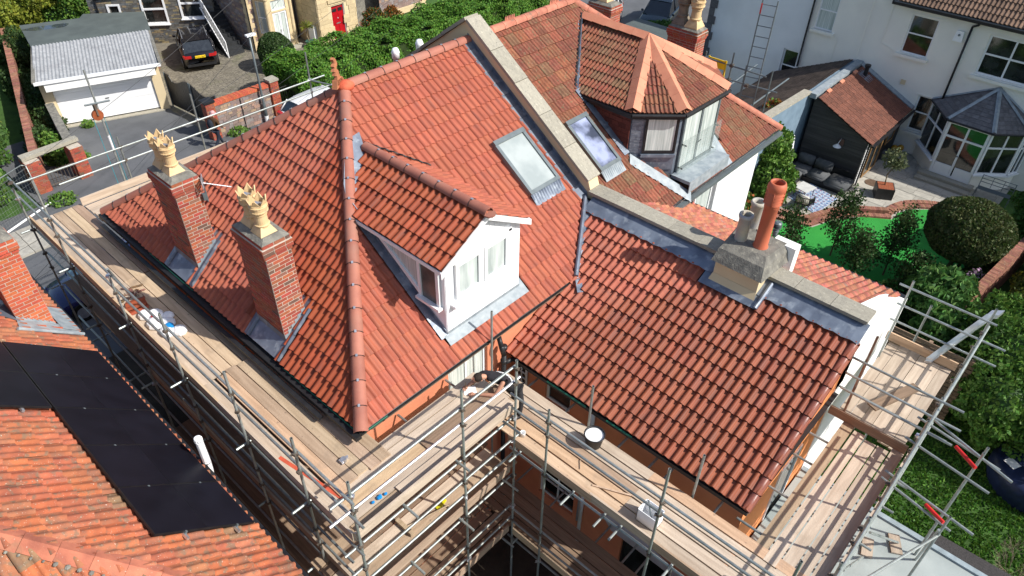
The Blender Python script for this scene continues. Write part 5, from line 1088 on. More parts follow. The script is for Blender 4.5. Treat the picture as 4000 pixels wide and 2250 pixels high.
# ================================================================ cars
def car(name, x, y, ang, paint, label, L_=4.4, W_=1.83, H_=1.58, rails=False, plate=None, suv=True, cat='car', group=None):
    t = empty(name, (x, y, G), label, cat, group); R_ = Matrix.Translation((x, y, G)) @ Matrix.Rotation(ang, 4, 'Z')
    def T_(mb): mb.v = [tuple(R_ @ V(v)) for v in mb.v]; return mb
    # longitudinal stations: x, half width, sill z, belt z
    st = [(-L_/2, .72, .48, .80), (-L_/2+.06, .84, .34, .98), (-L_/2+.35, .93, .26, 1.04), (-L_*.2, 1, .24, 1.03), (L_*.1, 1, .24, .99), (L_*.27, .99, .25, .95), (L_*.40, .93, .27, .84), (L_/2-.1, .80, .34, .70), (L_/2, .60, .42, .58)]
    hw = W_/2; vs = []
    for X, k, z0, z1 in st:
        w_ = hw*k; s = H_/1.58
        vs += [(X, -w_*.93, z0), (X, -w_, z0+.12), (X, -w_, (z0+z1)/2), (X, -w_*.97, z1*s-.05), (X, -w_*.86, z1*s), (X, 0, z1*s+.03), (X, w_*.86, z1*s), (X, w_*.97, z1*s-.05), (X, w_, (z0+z1)/2), (X, w_, z0+.12), (X, w_*.93, z0)]
    n = 11; fs = [(k*n+i, k*n+i+1, (k+1)*n+i+1, (k+1)*n+i)[::-1] for k in range(len(st)-1) for i in range(n-1)]+[tuple(range(n))[::-1], tuple(range((len(st)-1)*n, len(st)*n))]+[(k*n, (k+1)*n, (k+1)*n+n-1, k*n+n-1)[::-1] for k in range(len(st)-1)]
    T_(MB().add(vs, [f[::-1] for f in fs])).build('body', paint, t, smooth=True)
    zb = 1.0*H_/1.58; g = [(-L_*.455, zb-.02, .86), (-L_*.36, H_-.09, .73), (-L_*.25, H_-.02, .70), (L_*.02, H_, .70), (L_*.10, H_-.06, .71), (L_*.27, zb-.04, .86)]
    vs = []
    for X, z, k in g: vs += [(X, -hw*k, z), (X, hw*k, z)]
    base = [(X, s*hw*.87, zb-.06) for X in (-L_*.45, L_*.27) for s in (-1, 1)]
    fs = [(2*i, 2*i+1, 2*i+3, 2*i+2) for i in range(5)]; b = len(vs); vs += base
    fs += [(0, 2, 4, 6, 8, 10, b+2, b)[::-1], (1, 3, 5, 7, 9, 11, b+3, b+1)]
    T_(MB().add(vs, fs)).build('window_glass', WSCR if name == 'navy_car' else CGL, t)
    mb = MB()   # roof skin and pillars
    rs = [(-L_*.37, H_-.075, .74), (-L_*.25, H_+.0, .71), (-.0, H_+.02, .71), (L_*.105, H_-.045, .715)]
    vs = []
    for X, z, k in rs: vs += [(X, -hw*k, z-.03), (X, -hw*k*.93, z+.008), (X, 0, z+.025), (X, hw*k*.93, z+.008), (X, hw*k, z-.03)]
    mb.add(vs, [(5*i+j, 5*i+j+1, 5*i+6+j, 5*i+5+j) for i in range(3) for j in range(4)])
    for s in (-1, 1):
        for (X0, z0, k0), (X1, z1, k1) in (((L_*.275, zb-.05, .875), (L_*.1, H_-.05, .72)), ((-L_*.46, zb-.04, .875), (-L_*.36, H_-.07, .74)), ((-L_*.02, zb-.05, .885), (-L_*.03, H_-.03, .715)), ((-L_*.27, zb-.05, .885), (-L_*.27, H_-.04, .715))):
            mb.tube((X0, s*hw*k0, z0), (X1, s*hw*k1, z1), .035, 6)
    T_(mb).build('roof', paint, t, smooth=True)
    for X in (-L_*.31, L_*.31):
        for s in (-1, 1):
            mb = MB(); mb.tube((X, s*(hw-.2), .34), (X, s*(hw+.012), .34), .34, 20); w = T_(mb).build('wheel', RUBBER, t)
            mb = MB(); mb.tube((X, s*(hw), .34), (X, s*(hw+.022), .34), .21, 14); T_(mb).build('rim', SILV, w)
    for s in (-1, 1):
        mb = MB(); mb.ob((-L_/2+.0, s*hw*.86-.0, .80), (.16, s*.07, .02), (-.02, -s*.34, 0), (.01, 0, .13)); T_(mb).build('tail_lamp', REDL, t)
        mb = MB(); mb.ob((L_/2-.16, s*hw*.78, .60), (.08, -s*.18, .0), (-.1, s*.0, .02), (0, 0, .12)); T_(mb).build('headlight', SILV, t)
        mb = MB(); mb.sph((L_*.2, s*(hw+.06), zb+.03), .09, 8, 6, 0, (.7, 1, .8)); T_(mb).build('mirror', paint if name != 'navy_car' else SILV, t)
        if rails: mb = MB(); mb.path([(-L_*.3, s*hw*.68, H_+.02), (-L_*.27, s*hw*.68, H_+.06), (L_*.04, s*hw*.68, H_+.06), (L_*.08, s*hw*.68, H_+.0)], .018, 6); T_(mb).build('roof_rail', SILV, t)
    mb = MB(); mb.box((-L_/2-.03, -hw*.8, .36), (-L_/2+.05, hw*.8, .5)); mb.box((L_/2-.06, -hw*.6, .3), (L_/2+.03, hw*.6, .45)); T_(mb).build('bumper', BLACK, t)
    if plate:
        mb = MB(); mb.box((-L_/2-.03, -.26, .80), (-L_/2+.03, .26, .91)); p = T_(mb).build('number_plate', YEL, t)
        tx = bpy.data.curves.new('plate_text', 'FONT'); tx.body = plate; tx.size = .1; tx.align_x = 'CENTER'; tx.extrude = .002
        o = bpy.data.objects.new('lettering', tx); C.objects.link(o); o.matrix_world = R_ @ Matrix.Translation((-L_/2-.033, 0, .822)) @ Matrix(((0, 0, -1, 0), (-1, 0, 0, 0), (0, 1, 0, 0), (0, 0, 0, 1)))
        dg = bpy.context.evaluated_depsgraph_get(); me = bpy.data.meshes.new_from_object(o.evaluated_get(dg)); me.materials.append(BLACK); M_ = o.matrix_world.copy(); bpy.data.objects.remove(o)
        o = bpy.data.objects.new('lettering', me); C.objects.link(o); me.transform(M_); par(o, p)
    return t
car('black_car', 13.2, 32.2, math.radians(68), CARB, 'black estate car with silver roof rails and yellow plate parked on the cobbled drive', rails=True, plate='W5UL 0NT')
car('navy_car', .9, 15.6, math.pi-.08, CARN, 'dark blue car with reflecting windscreen parked under the scaffold', L_=4.2, H_=1.45)
car('white_car', 13.6, 20.9, .05, CARW, 'white car mostly hidden behind the hipped tiled roof', L_=4.3, H_=1.45)
car('teal_car', 35.8, 16.6, math.radians(195), CARG, 'dark blue estate car parked beyond the shrub at the top of the photo', rails=True, L_=4.6, H_=1.65)
car('white_car', 33.0, 19.2, math.radians(200), CARW, 'white car half hidden behind the ridge beside the dark blue estate car', L_=4.4, H_=1.5)

# ================================================================ garage group (top left)
GA = empty('garage', (6.7, 28.2, G), 'cream garage with white roller door and corrugated cement sheet roof', 'garage')
ug = V((.938, -.347, 0)); vg = V((.347, .938, 0)); g0 = V((4.66, 28.97, G)); Zv = V((0, 0, 1))
def gp(u, v, z): return g0+ug*u+vg*v+Zv*z
mb = MB()
mb.ob(gp(-.42, 0, 0), ug*.42, vg*.3, Zv*2.1); mb.ob(gp(4.2, 0, 0), ug*.42, vg*.3, Zv*2.1); mb.ob(gp(-.42, .3, 0), ug*.15, vg*4.3, Zv*2.2); mb.ob(gp(4.47, .3, 0), ug*.15, vg*4.3, Zv*2.2); mb.ob(gp(0, .05, 1.9), ug*4.2, vg*.25, Zv*.3)
mb.build('wall', CREAM, GA)
mb = MB()
D_ = mb.ob(gp(0, .12, .1), ug*4.2, vg*.04, Zv*1.8).build('roller_door', WHITEP, GA)
P_ = Pieces(D_, 'door_panel', WHITEP, 10)
for i in range(5): P_.add(ubox(WHITEP), boxM(gp(.02, .10, .12+.355*i), ug*4.16, Zv*.347, -vg*-.03))
P_.flush(); MB().ob(gp(2.0, .07, 1.0), ug*.16, vg*.03, Zv*.03).build('handle', BLACK, D_)
mb = MB(); mb.ob(gp(-.15, -.55, 1.98), ug*4.6, vg*.05, Zv*.42); mb.ob(gp(-.1, -.5, 1.95), ug*4.5, vg*.6, Zv*.06); mb.build('fascia_canopy', WHITE, GA)
mb = MB(); mb.ob(gp(-.5, -.62, 2.36), ug*5.25, vg*.07, Zv*.14); mb.build('gutter_board', UPVC, GA)
mb = MB(); n = 35*4; w = 5.2
vs = []; 
for i in range(n+1):
    u = -.48+w*i/n; h = .028*math.sin(2*math.pi*i/4)
    vs += [gp(u, -.55, 2.46+h), gp(u, 3.75, 2.62+h)]
mb.add(vs, [(2*i, 2*i+2, 2*i+3, 2*i+1) for i in range(n)]); mb.build('corrugated_roof', CORR, GA, smooth=True)
mb = MB(); mb.ob(gp(-.55, -.58, 2.44), ug*.14, vg*4.4, Zv*.1+V((0, 0, .0))); mb.ob(gp(4.68, -.58, 2.44), ug*.14, vg*4.4, Zv*.12); mb.build('verge_trim', FLAUNCH, GA)
MB().ob(gp(-.1, -.15, 0), ug*4.5, vg*.3, Zv*.05).build('threshold', STONE, GA)
FR = empty('flat_roof_outbuilding', (8.5, 34.5, G), 'low outbuilding with grey felt flat roof and a puddle behind the garage', 'outbuilding')
fp_ = [(5.7, 33.5), (10.2, 31.8), (11.0, 32.1), (12.1, 35.1), (9.6, 37.0), (9.2, 36.5), (6.55, 37.6)]
MB().prism([(x, y, -4.28) for x, y in fp_], (0, 0, .08)).build('felt_roof', FELT, FR); MB().prism([((x-8.8)*.97+8.8, (y-34.5)*.97+34.5, G) for x, y in fp_], (0, 0, -4.28-G)).build('wall', BRICKO, FR)
mb = MB(); mb.poly([(7.4+1.0*math.cos(a)*(1+.15*math.sin(3*a)), 36.3+.42*math.sin(a)*(1+.2*math.cos(2*a))-.36*math.cos(a), -4.196) for a in [2*math.pi*i/20 for i in range(20)]]); mb.build('puddle', mat('puddle_water', (.05, .06, .07), rough=.05, spec=.8, bump=0), FR)
t = empty('garden_wall', (3.8, 27, G), 'low white rendered wall with grey top running from the garage to the brick gateway', 'wall')
mb = MB(); a, b = V((4.25, 29.1, G)), V((3.4, 25.0, G)); mb.ob(a, b-a, (.28, -.05, 0), (0, 0, 1.2)); mb.build('wall', WHITE, t); MB().ob(a+V((-.03, 0, 1.2)), b-a, (.34, -.05, 0), (0, 0, .07)).build('coping', FLAUNCH, t)
# long brick boundary wall at the far left
t = empty('brick_wall', (4, 32, G), 'long old red brick boundary wall left of the garage', 'wall')
a, b = V((6.3, 40.5, G)), V((1.9, 24.6, G)); U = (b-a).normalized(); Nn_ = V((-U.y, U.x, 0)) ; L_ = (b-a).length
MB().ob(a, b-a, Nn_*.24, (0, 0, 1.2)).build('core', MORTAR, t)
P = Pieces(t, 'brick', BRICKO, 300)
for k in range(int(L_/.125)): P.add(ubox(BRICKO), boxM(a+U*(k*.125+.006)-Nn_*.03+Zv*(1.2+random.uniform(-.01, .02)), U*.11, Nn_*.3, Zv*.075))
courses(P, BRICKO, a+Nn_*.0, U, Zv, -Nn_, L_, 1.2, .23, .08, jit=.05, proud=.01)
courses(P, BRICKO, a+Nn_*.24, U, Zv, Nn_, L_, 1.2, .23, .08, jit=.05, proud=.01)
P.flush()
# gateway pillars
t = empty('gateway', (2.5, 24.2, G), 'two red brick pillars joined by a weathered stone slab left of the forecourt', 'gateway')
MB().prism([(1.45, 24.0, G+1.42), (3.7, 24.1, G+1.48), (3.7, 24.42, G+1.46), (1.45, 24.4, G+1.42)], (0, 0, .14)).build('stone_slab', STONE, t)
for i, (x, w_, lb) in enumerate(((1.45, .55, 'left'), (3.15, .5, 'right'))):
    c_ = MB().box((x+.01, 23.76, G), (x+w_-.01, 24.5, G+1.40)).build('pillar', MORTAR, t); P = Pieces(c_, 'brick', BRICK, 130)
    for (o, U, N, w) in (((x, 23.75), (1, 0, 0), (0, -1, 0), w_), ((x, 24.5), (0, -1, 0), (-1, 0, 0), .75), ((x+w_, 23.75), (0, 1, 0), (1, 0, 0), .75)): courses(P, BRICK, (*o, G), U, Zv, N, w, 1.40, .225, .075, jit=.04, proud=.006)
    P.flush()
mb = MB()
for i in range(9): mb.tube((2.05+i*.13, 23.9, G), (2.05+i*.13, 23.9, G+.8), .012, 6)
mb.tube((2.0, 23.9, G+.75), (3.15, 23.9, G+.75), .014, 6); mb.tube((2.0, 23.9, G+.15), (3.15, 23.9, G+.15), .014, 6); o = mb.build('iron_railing', RUST); tag(o, 'rusty iron railing between the two brick gateway pillars', 'railing')
t = empty('mesh_fence', (0, 22, G), 'temporary metal mesh fence panel beside the left gateway pillar', 'fence')
mb = MB(); mb.path([(-1.6, 21.2, G), (-1.5, 21.3, G+1.9), (-1.3, 21.4, G+2.0), (1.1, 22.6, G+2.0), (1.25, 22.65, G+1.9), (1.3, 22.7, G)], .02, 8); mb.build('frame', TUBE, t, smooth=True)
mb = MB()
for i in range(1, 26): p = V((-1.5+2.75*i/26, 21.3+1.37*i/26, G)); mb.tube(p+Zv*.1, p+Zv*1.98, .003, 4)
for i in range(1, 10): mb.tube((-1.55, 21.28, G+.2*i), (1.28, 22.66, G+.2*i), .003, 4)
mb.build('mesh', TUBE, t, kind='stuff'); MB().tube((-1.6, 21.3, G+.02), (1.6, 22.8, G+.06), .04, 8).build('foot_rail', WHITEP, t)
# pavement slabs
PV = empty('pavement', (-2, 20, G), kind='structure'); P = Pieces(PV, 'slab', SLAB, 60)
for i in range(12):
    for j in range(3): P.add(ubox(SLAB), boxM((-7+i*.62, 19.6+j*.62+i*.02, G-.02), (.6, .02, 0), (-.02, .6, 0), (0, 0, .10)))
P.flush()
# ================================================================ rubble stone house with steps
SH = empty('stone_house', (14, 36, G), 'grey rubble stone house with white windows and black outside steps', 'house')
s0 = V((10.2, 37.63, G)); su = V((.783, -.622, 0)).normalized(); sn = V((-su.y*-1, -su.x, 0)); sn = V((su.y, -su.x, 0))
def sp(u, z, n=0): return s0+su*u+Zv*z+sn*n
ops = [(.98, 1.72, 1.6, 2.25), (2.78, 1.15, 4.0, 2.75), (4.82, 1.4, 6.0, 3.0)]
mb = MB(); wall(mb, s0, su, Zv, sn, 6.6, 5.0, ops, .3); mb.build('wall', FLAUNCH, SH)
P = Pieces(SH, 'stone', RUBBLE, 290); courses(P, RUBBLE, s0, su, Zv, sn, 6.6, 5.0, .26, .095, jit=.5, hj=.35, proud=.02, thick=.03, openings=ops); P.flush()
for (a, b, c, d), bars, hb in zip(ops, ((), (), ()), ((), (.5,), (.5,))):
    window(SH, sp(a-.04, b-.04, -.08), su, Zv, sn, c-a+.08, d-b+.08, hbars=hb, fw_=.1, dep=.14, sill=.05)
mb = MB(); mb.tube(sp(.4, 2.6, .1), sp(1.9, 2.75, .1), .05, 8); mb.tube(sp(.45, 0, .08), sp(.45, 2.6, .08), .04, 8); mb.build('gutter', BLACK, SH)
mb = MB()
for i in range(18):
    f = i/18; mb.box((14.35+.15*f*6, 31.0+.27*i, G), (15.35+.15*f*6, 31.3+.27*i, G+.17*(i+1)))
SW = mb.build('outside_steps', mat('black_steps', (.03, .032, .035), (.02, .022, .024), rough=.8, bump=.2), SH, kind='stuff')
mb = MB(); ra, rb = V((14.3, 30.9, G+.9)), V((15.1, 35.9, G+3.9)); mb.tube(ra, rb, .03, 8); mb.tube(ra-Zv*.85, rb-Zv*.85, .03, 8); mb.tube(ra-Zv*.9, ra, .03, 8)
for i in range(26): p = ra.lerp(rb, (i+.5)/26); mb.tube(p, p-Zv*.85, .009, 5)
mb.build('white_railing', WHITEP, SH)
# ================================================================ bay fronted house
VH = empty('bay_fronted_house', (18.5, 30, G), 'cream stone trimmed house with white double doors, bay window and red front door', 'house')
mb = MB(); wall(mb, (15.85, 30.7, G), (1, 0, 0), Zv, (0, -1, 0), 9.0, 6.5); mb.poly([(15.85, 42, G), (15.85, 30.7, G), (15.85, 30.7, .2), (15.85, 42, .2)]); mb.build('wall', FLAUNCH, VH)
P = Pieces(VH, 'rubble_stone', RUBBLEP, 200)
courses(P, RUBBLEP, (15.85, 30.7, G), (1, 0, 0), Zv, (0, -1, 0), .75, 4.5, .24, .10, jit=.5, hj=.3, proud=.02)
courses(P, RUBBLEP, (15.85, 42, G), (0, -1, 0), Zv, (-1, 0, 0), 11, 5, .26, .11, jit=.5, hj=.3, proud=.02)
courses(P, RUBBLEP, (18.4, 30.7, G), (1, 0, 0), Zv, (0, -1, 0), .6, 3.5, .24, .10, jit=.5, hj=.3, proud=.02)
P.flush()
P = Pieces(VH, 'quoin_block', ASHLAR, 200)
for k in range(20):
    w_ = .32 if k % 2 else .2; P.add(ubox(ASHLAR), boxM((15.80, 30.655, G+k*.26+.005), (w_, 0, 0), (0, .5-w_*.7, 0), (0, 0, .25)))
# porch block
px0, px1, py = 18.95, 21.6, 28.6
mb = MB(); wall(mb, (px0, py, G), (1, 0, 0), Zv, (0, -1, 0), px1-px0, 3.4, [(.92, .05, 1.82, 2.05)], .35); mb.poly([(px0, 30.7, G), (px0, py, G), (px0, py, G+3.4), (px0, 30.7, G+3.4)]); mb.poly([(px1, py, G), (px1, 30.7, G), (px1, 30.7, G+3.4), (px1, py, G+3.4)]); mb.poly([(px0, py, G+3.4), (px1, py, G+3.4), (px1, 30.7, G+3.4), (px0, 30.7, G+3.4)])
mb.build('porch_wall', CREAM, VH)
courses(P, ASHLAR, (px0, py, G), (1, 0, 0), Zv, (0, -1, 0), px1-px0, 3.4, .46, .235, jit=.15, proud=.035, openings=[(.85, 0, 1.9, 2.15)])
courses(P, ASHLAR, (px0, 30.7, G), (0, -1, 0), Zv, (-1, 0, 0), 2.1, 3.4, .46, .235, jit=.15, proud=.03)
P.flush()
mb = MB(); mb.box((px0-.12, py-.12, G+3.0), (px1+.1, py+.1, G+3.12)); mb.box((px0+.7, py-.1, G+2.25), (px0+2.0, py+.05, G+2.45)); mb.build('cornice', ASHLAR, VH)
DR = MB().box((px0+.95, py+.1, G+.06), (px0+1.79, py+.15, G+2.02)).build('red_door', REDD, VH)
for a, b, c, d in ((.06, .12, .38, .82), (.46, .12, .78, .82), (.06, .92, .38, 1.5), (.46, .92, .78, 1.5)): MB().box((px0+.95+a, py+.085, G+.06+b), (px0+.95+c, py+.10, G+.06+d)).build('door_panel', REDD, DR)
for a in (.08, .48): MB().box((px0+.95+a, py+.08, G+1.68), (px0+.95+a+.28, py+.1, G+1.86)).build('door_light', BLACK, DR)
MB().box((px0+1.22, py+.08, G+.98), (px0+1.5, py+.1, G+1.04)).build('letter_plate', SILV, DR); MB().sph((px0+1.36, py+.08, G+1.3), .04, 8, 6).build('knocker', SILV, DR)
mb = MB(); mb.box((px0+.9, py+.04, G+.02), (px0+.95, py+.12, G+2.08)); mb.box((px0+1.79, py+.04, G+.02), (px0+1.84, py+.12, G+2.08)); mb.box((px0+.9, py+.04, G+2.02), (px0+1.84, py+.12, G+2.09)); mb.build('door_frame', UPVC, VH)
MB().box((px0+.7, py-.35, G), (px0+2.0, py, G+.1)).build('doorstep', STONE, VH)
MB().box((20.1, py-.16, G+2.45), (20.16, py, G+2.85)).build('house_lamp', BLACK, VH)
# canted bay
bp = [(16.25, 30.7), (16.55, 29.85), (18.05, 29.85), (18.4, 30.7)]
for (a, b) in zip(bp, bp[1:]):
    a, b = V((*a, G)), V((*b, G)); U = (b-a).normalized(); N = V((U.y, -U.x, 0)); L_ = (b-a).length
    dr = L_ > 1.2
    op = [(.3, .12, L_-.3, 2.1), (.3, 2.2, L_-.3, 2.75)] if dr else [(.16, .95, L_-.14, 2.75)]
    mb = MB(); wall(mb, a, U, Zv, N, L_, 3.3, op, .18); mb.build('bay_wall', ASHLAR, VH)
    if dr:
        window(VH, a+U*.3+Zv*.12-N*.1, U, Zv, N, L_-.6, 1.98, gl=CURT, bars=(.5,), fw_=.1, dep=.06); window(VH, a+U*.3+Zv*2.2-N*.1, U, Zv, N, L_-.6, .55, gl=CURT, fw_=.05)
        for s in (-.06, .06): MB().ob(a+U*(L_/2+s)+Zv*1.0-N*.03, U*.015, Zv*.14, N*.03).build('door_handle', SILV, VH)
    else: window(VH, a+U*.16+Zv*.95-N*.1, U, Zv, N, L_-.3, 1.8, gl=GL_S if a.x < 17 else CURT, hbars=(.5,), fw_=.05)
mb = MB(); mb.prism([(x*1.0, y-.08, G+3.3) for x, y in bp], (0, 0, .2)); 
for x, y in bp[1:3]: mb.lathe([(.1, 0), (.1, 2.7), (.15, 2.8), (.15, 2.95)], (x, y, G+.1), 10)
mb.build('bay_cornice', ASHLAR, VH); MB().box((16.3, 29.35, G), (18.3, 29.8, G+.1)).build('bay_step', STONE, VH)
mb = MB(); mb.tube((15.75, 30.5, G), (15.75, 30.5, 0), .04, 8); mb.tube((18.75, 30.6, G), (18.75, 30.6, 0), .045, 8); mb.build('downpipes', BLACK, VH)
MB().box((18.2+.55, 28.95, G+.3), (18.94, 29.5, G+1.1)).build('meter_box', WHITEP, VH)
t = empty('stone_cottage', (27, 30.5, G), 'purple grey rubble stone building beyond the far end of the hedge', 'house')
mb = MB(); wall(mb, (24.2, 29.75, G), (1, .04, 0), Zv, (.04, -1, 0), 3.9, 4.5); mb.build('wall', FLAUNCH, t)
P = Pieces(t, 'stone', RUBBLEP, 200); courses(P, RUBBLEP, (24.2, 29.75, G), (1, .04, 0), Zv, (.04, -1, 0), 3.6, 4.5, .3, .15, jit=.45, hj=.3, proud=.02); P.flush()
MB().box((27.75, 29.8, G), (28.1, 30.1, G+4.5)).build('cream_quoin', ASHLAR, t); MB().box((24.2, 29.5, G), (27.8, 29.75, G+.3)).build('plinth', ASHLAR, t)
# drive of setts
DV = MB().box((8.9, 23.3, G-.05), (18.8, 36.5, G+.006)).build('driveway', SETT, kind='structure')
MB().box((13.0, 29, G-.05), (25, 30.7, G+.01)).build('side_path', SETT, kind='structure')
P = Pieces(DV, 'sett', SETT, 300)
courses(P, SETT, (9.45, 23.4, G+.006), (1, 0, 0), (0, 1, 0), Zv, 6.2, 9.5, .23, .125, gap=.014, proud=.012, thick=.005, jit=.02)
P.flush()
# front boundary wall with rounded brick coping, pillars, gate
t = empty('stone_wall', (10.4, 23, G), 'rubble stone garden wall with rounded red brick coping facing the street', 'wall')
mb = MB(); mb.box((9.15, 22.9, G), (11.95, 23.2, G+1.55)); mb.build('core', MORTAR, t)
P = Pieces(t, 'stone', RUBBLEP, 150); courses(P, RUBBLEP, (9.15, 22.9, G), (1, 0, 0), Zv, (0, -1, 0), 2.8, 1.5, .28, .13, jit=.5, hj=.35, proud=.03); P.flush()
P = Pieces(t, 'coping_brick', BRICKB, 60)
for i in range(34): P.add(ubox(BRICKB), boxM((9.16+i*.082, 22.84, G+1.55), (.074, 0, 0), (0, .42, 0), (0, 0, .13+random.uniform(-.005, .01))))
P.flush(); MB().box((10.4, 22.84, G), (10.44, 22.88, G+1.5)).build('cable', BLACK, t)
for x, lb, capm in ((8.75, 'brick gate pillar with a dark cap at the left end of the stone wall', BLACK), (12.05, 'brick gate pillar with a weathered stone cap at the right end of the stone wall', STONE)):
    t = empty('gate_pillar', (x+.2, 23.05, G), lb, 'pillar'); MB().box((x+.01, 22.86, G), (x+.41, 23.26, G+1.75)).build('core', MORTAR, t); P = Pieces(t, 'brick', BRICK, 200)
    for (o, U, N) in (((x, 22.85), (1, 0, 0), (0, -1, 0)), ((x, 23.27), (0, -1, 0), (-1, 0, 0)), ((x+.42, 22.85), (0, 1, 0), (1, 0, 0))): courses(P, BRICK, (*o, G), U, Zv, N, .42, 1.75, .21, .075, proud=.006)
    P.flush(); MB().box((x-.04, 22.8, G+1.75), (x+.46, 23.32, G+1.85)).build('cap', capm, t)
t = empty('black_gate', (9.25, 25.5, G), 'black boarded metal gate with curved spiked top between garage and drive', 'gate')
gy = lambda s: 27.45-4.1*s; gz = lambda s: 1.75-.35*math.sin(math.pi*min(1, abs(s-.45)*1.7))**2*(1 if s > .1 else .2)
for i in range(2):
    n = 12
    for k in range(n):
        s0_ = (i+k/n)/2; s1_ = (i+(k+.94)/n)/2
        mb = MB(); p = [(9.2+s*.35, gy(s), z) for s, z in ((s0_, G+.1), (s1_, G+.1), (s1_, G+gz(s1_)), (s0_, G+gz(s0_)))]; mb.prism(p, (.03, 0, 0)); mb.build('board', BLACK, t)
for k in range(40):
    s = (k+.5)/40; mb = MB(); x = 9.22+s*.35; mb.tube((x, gy(s), G+gz(s)), (x, gy(s), G+gz(s)+.12), .014, 5, 0, .002); mb.build('spike', BLACK, t)
mb = MB()
for s in (.0, .49, .51, 1): mb.tube((9.18+s*.35, gy(s), G), (9.18+s*.35, gy(s), G+gz(s)+.05), .03, 6)
mb.build('gate_frame', GREYM, t)
t = empty('iron_gate', (12.9, 23.0, G), 'black iron bar gate beside the stone capped pillar', 'gate')
for i in range(9): MB().tube((12.6+i*.11, 23.05, G+.05), (12.6+i*.11, 23.05, G+1.35), .012, 6).build('bar', BLACK, t)
mb = MB(); mb.tube((12.55, 23.05, G+1.25), (13.5, 23.05, G+1.25), .014, 6); mb.tube((12.55, 23.05, G+.2), (13.5, 23.05, G+.2), .014, 6); mb.build('rail', BLACK, t)
t = empty('street_lamp', (11.45, 22.7, G), 'slender grey street lamp post with small white lantern', 'street lamp')
mb = MB(); mb.lathe([(.09, 0), (.08, .9), (.06, 1.0), (.05, 2.4), (.045, 4.15)], (11.45, 22.7, G), 12); mb.build('post', GREYM, t, smooth=True); mb = MB(); mb.box((11.3, 22.6, G+4.15), (11.75, 22.8, G+4.23)); mb.build('lantern', WHITEP, t); MB().lathe([(.095, 0), (.095, .35)], (11.45, 22.7, G+.0), 12).build('base_cover', WHITEP, t)
# plants at the top left
def hedge(name, x0, x1, y0, y1, h, n, label):
    t = empty(name, ((x0+x1)/2, (y0+y1)/2, G), label, 'hedge'); dx, dy = x1-x0, y1-y0
    def pts(k, face):
        a = rng.random((k, 2)); 
        if face == 'top': p = np.c_[x0+dx*a[:, 0], y0+dy*a[:, 1], np.full(k, G+h)]
        elif face == 's': p = np.c_[x0+dx*a[:, 0], np.full(k, y0), G+h*a[:, 1]]
        elif face == 'n': p = np.c_[x0+dx*a[:, 0], np.full(k, y1), G+h*a[:, 1]]
        else: p = np.c_[np.full(k, x0), y0+dy*a[:, 0], G+h*a[:, 1]]
        w_ = .16*(np.sin(p[:, 0]*1.9+p[:, 1]*1.3)+.7*np.sin(p[:, 0]*4.3+p[:, 2]*3.7)+.6*np.sin(p[:, 1]*5.1+p[:, 0]*2.7))
        o = {'top': (0, 0, 1), 's': (0, -1, 0), 'n': (0, 1, 0), 'w': (-1, 0, 0)}[face]; j = rng.normal(size=k)*.06
        return p+np.outer(w_+j, o), np.tile(o, (k, 1))
    A = [pts(int(n*f), s) for s, f in (('top', .5), ('s', .3), ('n', .1), ('w', .1))]
    leafmesh('foliage', np.concatenate([a[0] for a in A]), .085, HEDGE, t, nrm=np.concatenate([a[1] for a in A]).astype(float), aspect=1.3)
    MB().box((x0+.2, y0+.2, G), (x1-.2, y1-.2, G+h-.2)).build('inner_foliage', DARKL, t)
hedge('hedge', 13.3, 32, 22.4, 25.0, 1.95, 90000, 'long bright green clipped hedge in front of the bay fronted house')
bush('clipped_bush', [((15.35, 27.6, G+.95), (.95, .95, 1.05))], 14000, .06, DARKL, 'dark green clipped dome shaped bush on the cobbled drive', 'bush', inner=.88, lump=.03)
bush('berry_shrub', [((22.6, 28.2, G+.6), (.9, .7, .8))], 3000, .08, DARKL, 'dark shrub with orange berries beside the red doored porch', 'shrub', mats2=RUSTL)
bush('berry_shrub', [((24.0, 28.3, G+.5), (.6, .5, .7))], 2500, .07, RUSTL, 'bright orange berried shrub below the stone cottage wall', 'shrub', mats2=DARKL)
t = empty('potted_palm', (18.75, 28.9, G), 'spiky yellow green palm in a pot beside the white double doors', 'potted plant')
MB().lathe([(.17, 0), (.24, .35), (.25, .38), (.2, .36)], (18.4, 29.0, G), 14).build('pot', mat('green_glazed_pot', (.05, .13, .10), rough=.3), t); MB().path([(18.4, 29.0, G+.3), (18.3, 29.05, G+.7), (18.35, 29.0, G+1.15)], .035, 7).build('trunk', BARKP, t)
mb = MB()
for i in range(46):
    a = random.random()*6.28; e_ = random.uniform(-.2, 1.3); c = V((18.35, 29.0, G+1.2)); d = V((math.cos(a)*math.cos(e_), math.sin(a)*math.cos(e_), math.sin(e_))); s_ = d.cross(Zv).normalized()*.014; m_ = c+d*.3; q = c+d*.5-Zv*.07
    mb.add([c-s_, c+s_, m_+s_, q, m_-s_], [(0, 1, 2, 3, 4)])
mb.build('fronds', YELL, t)
bush('boundary_trees', [((8.2, 43.2, G+2.2), (2.2, 1.8, 2.2)), ((6.2, 42.0, G+1.6), (1.6, 1.4, 1.8))], 16000, .12, YELL, 'golden yellow shrub behind the felt roofed outbuilding', 'shrub')
bush('conifer', [((11.2, 42.4, G+2.5), (2.0, 1.6, 3.0))], 12000, .11, LIME, 'bright green conifer right of the golden shrub at the top left', 'tree')
bush('conifer', [((13.6, 43.0, G+2.5), (1.7, 1.6, 3.2))], 9000, .12, DARKL, 'dark conifer behind the end of the stone house', 'tree')
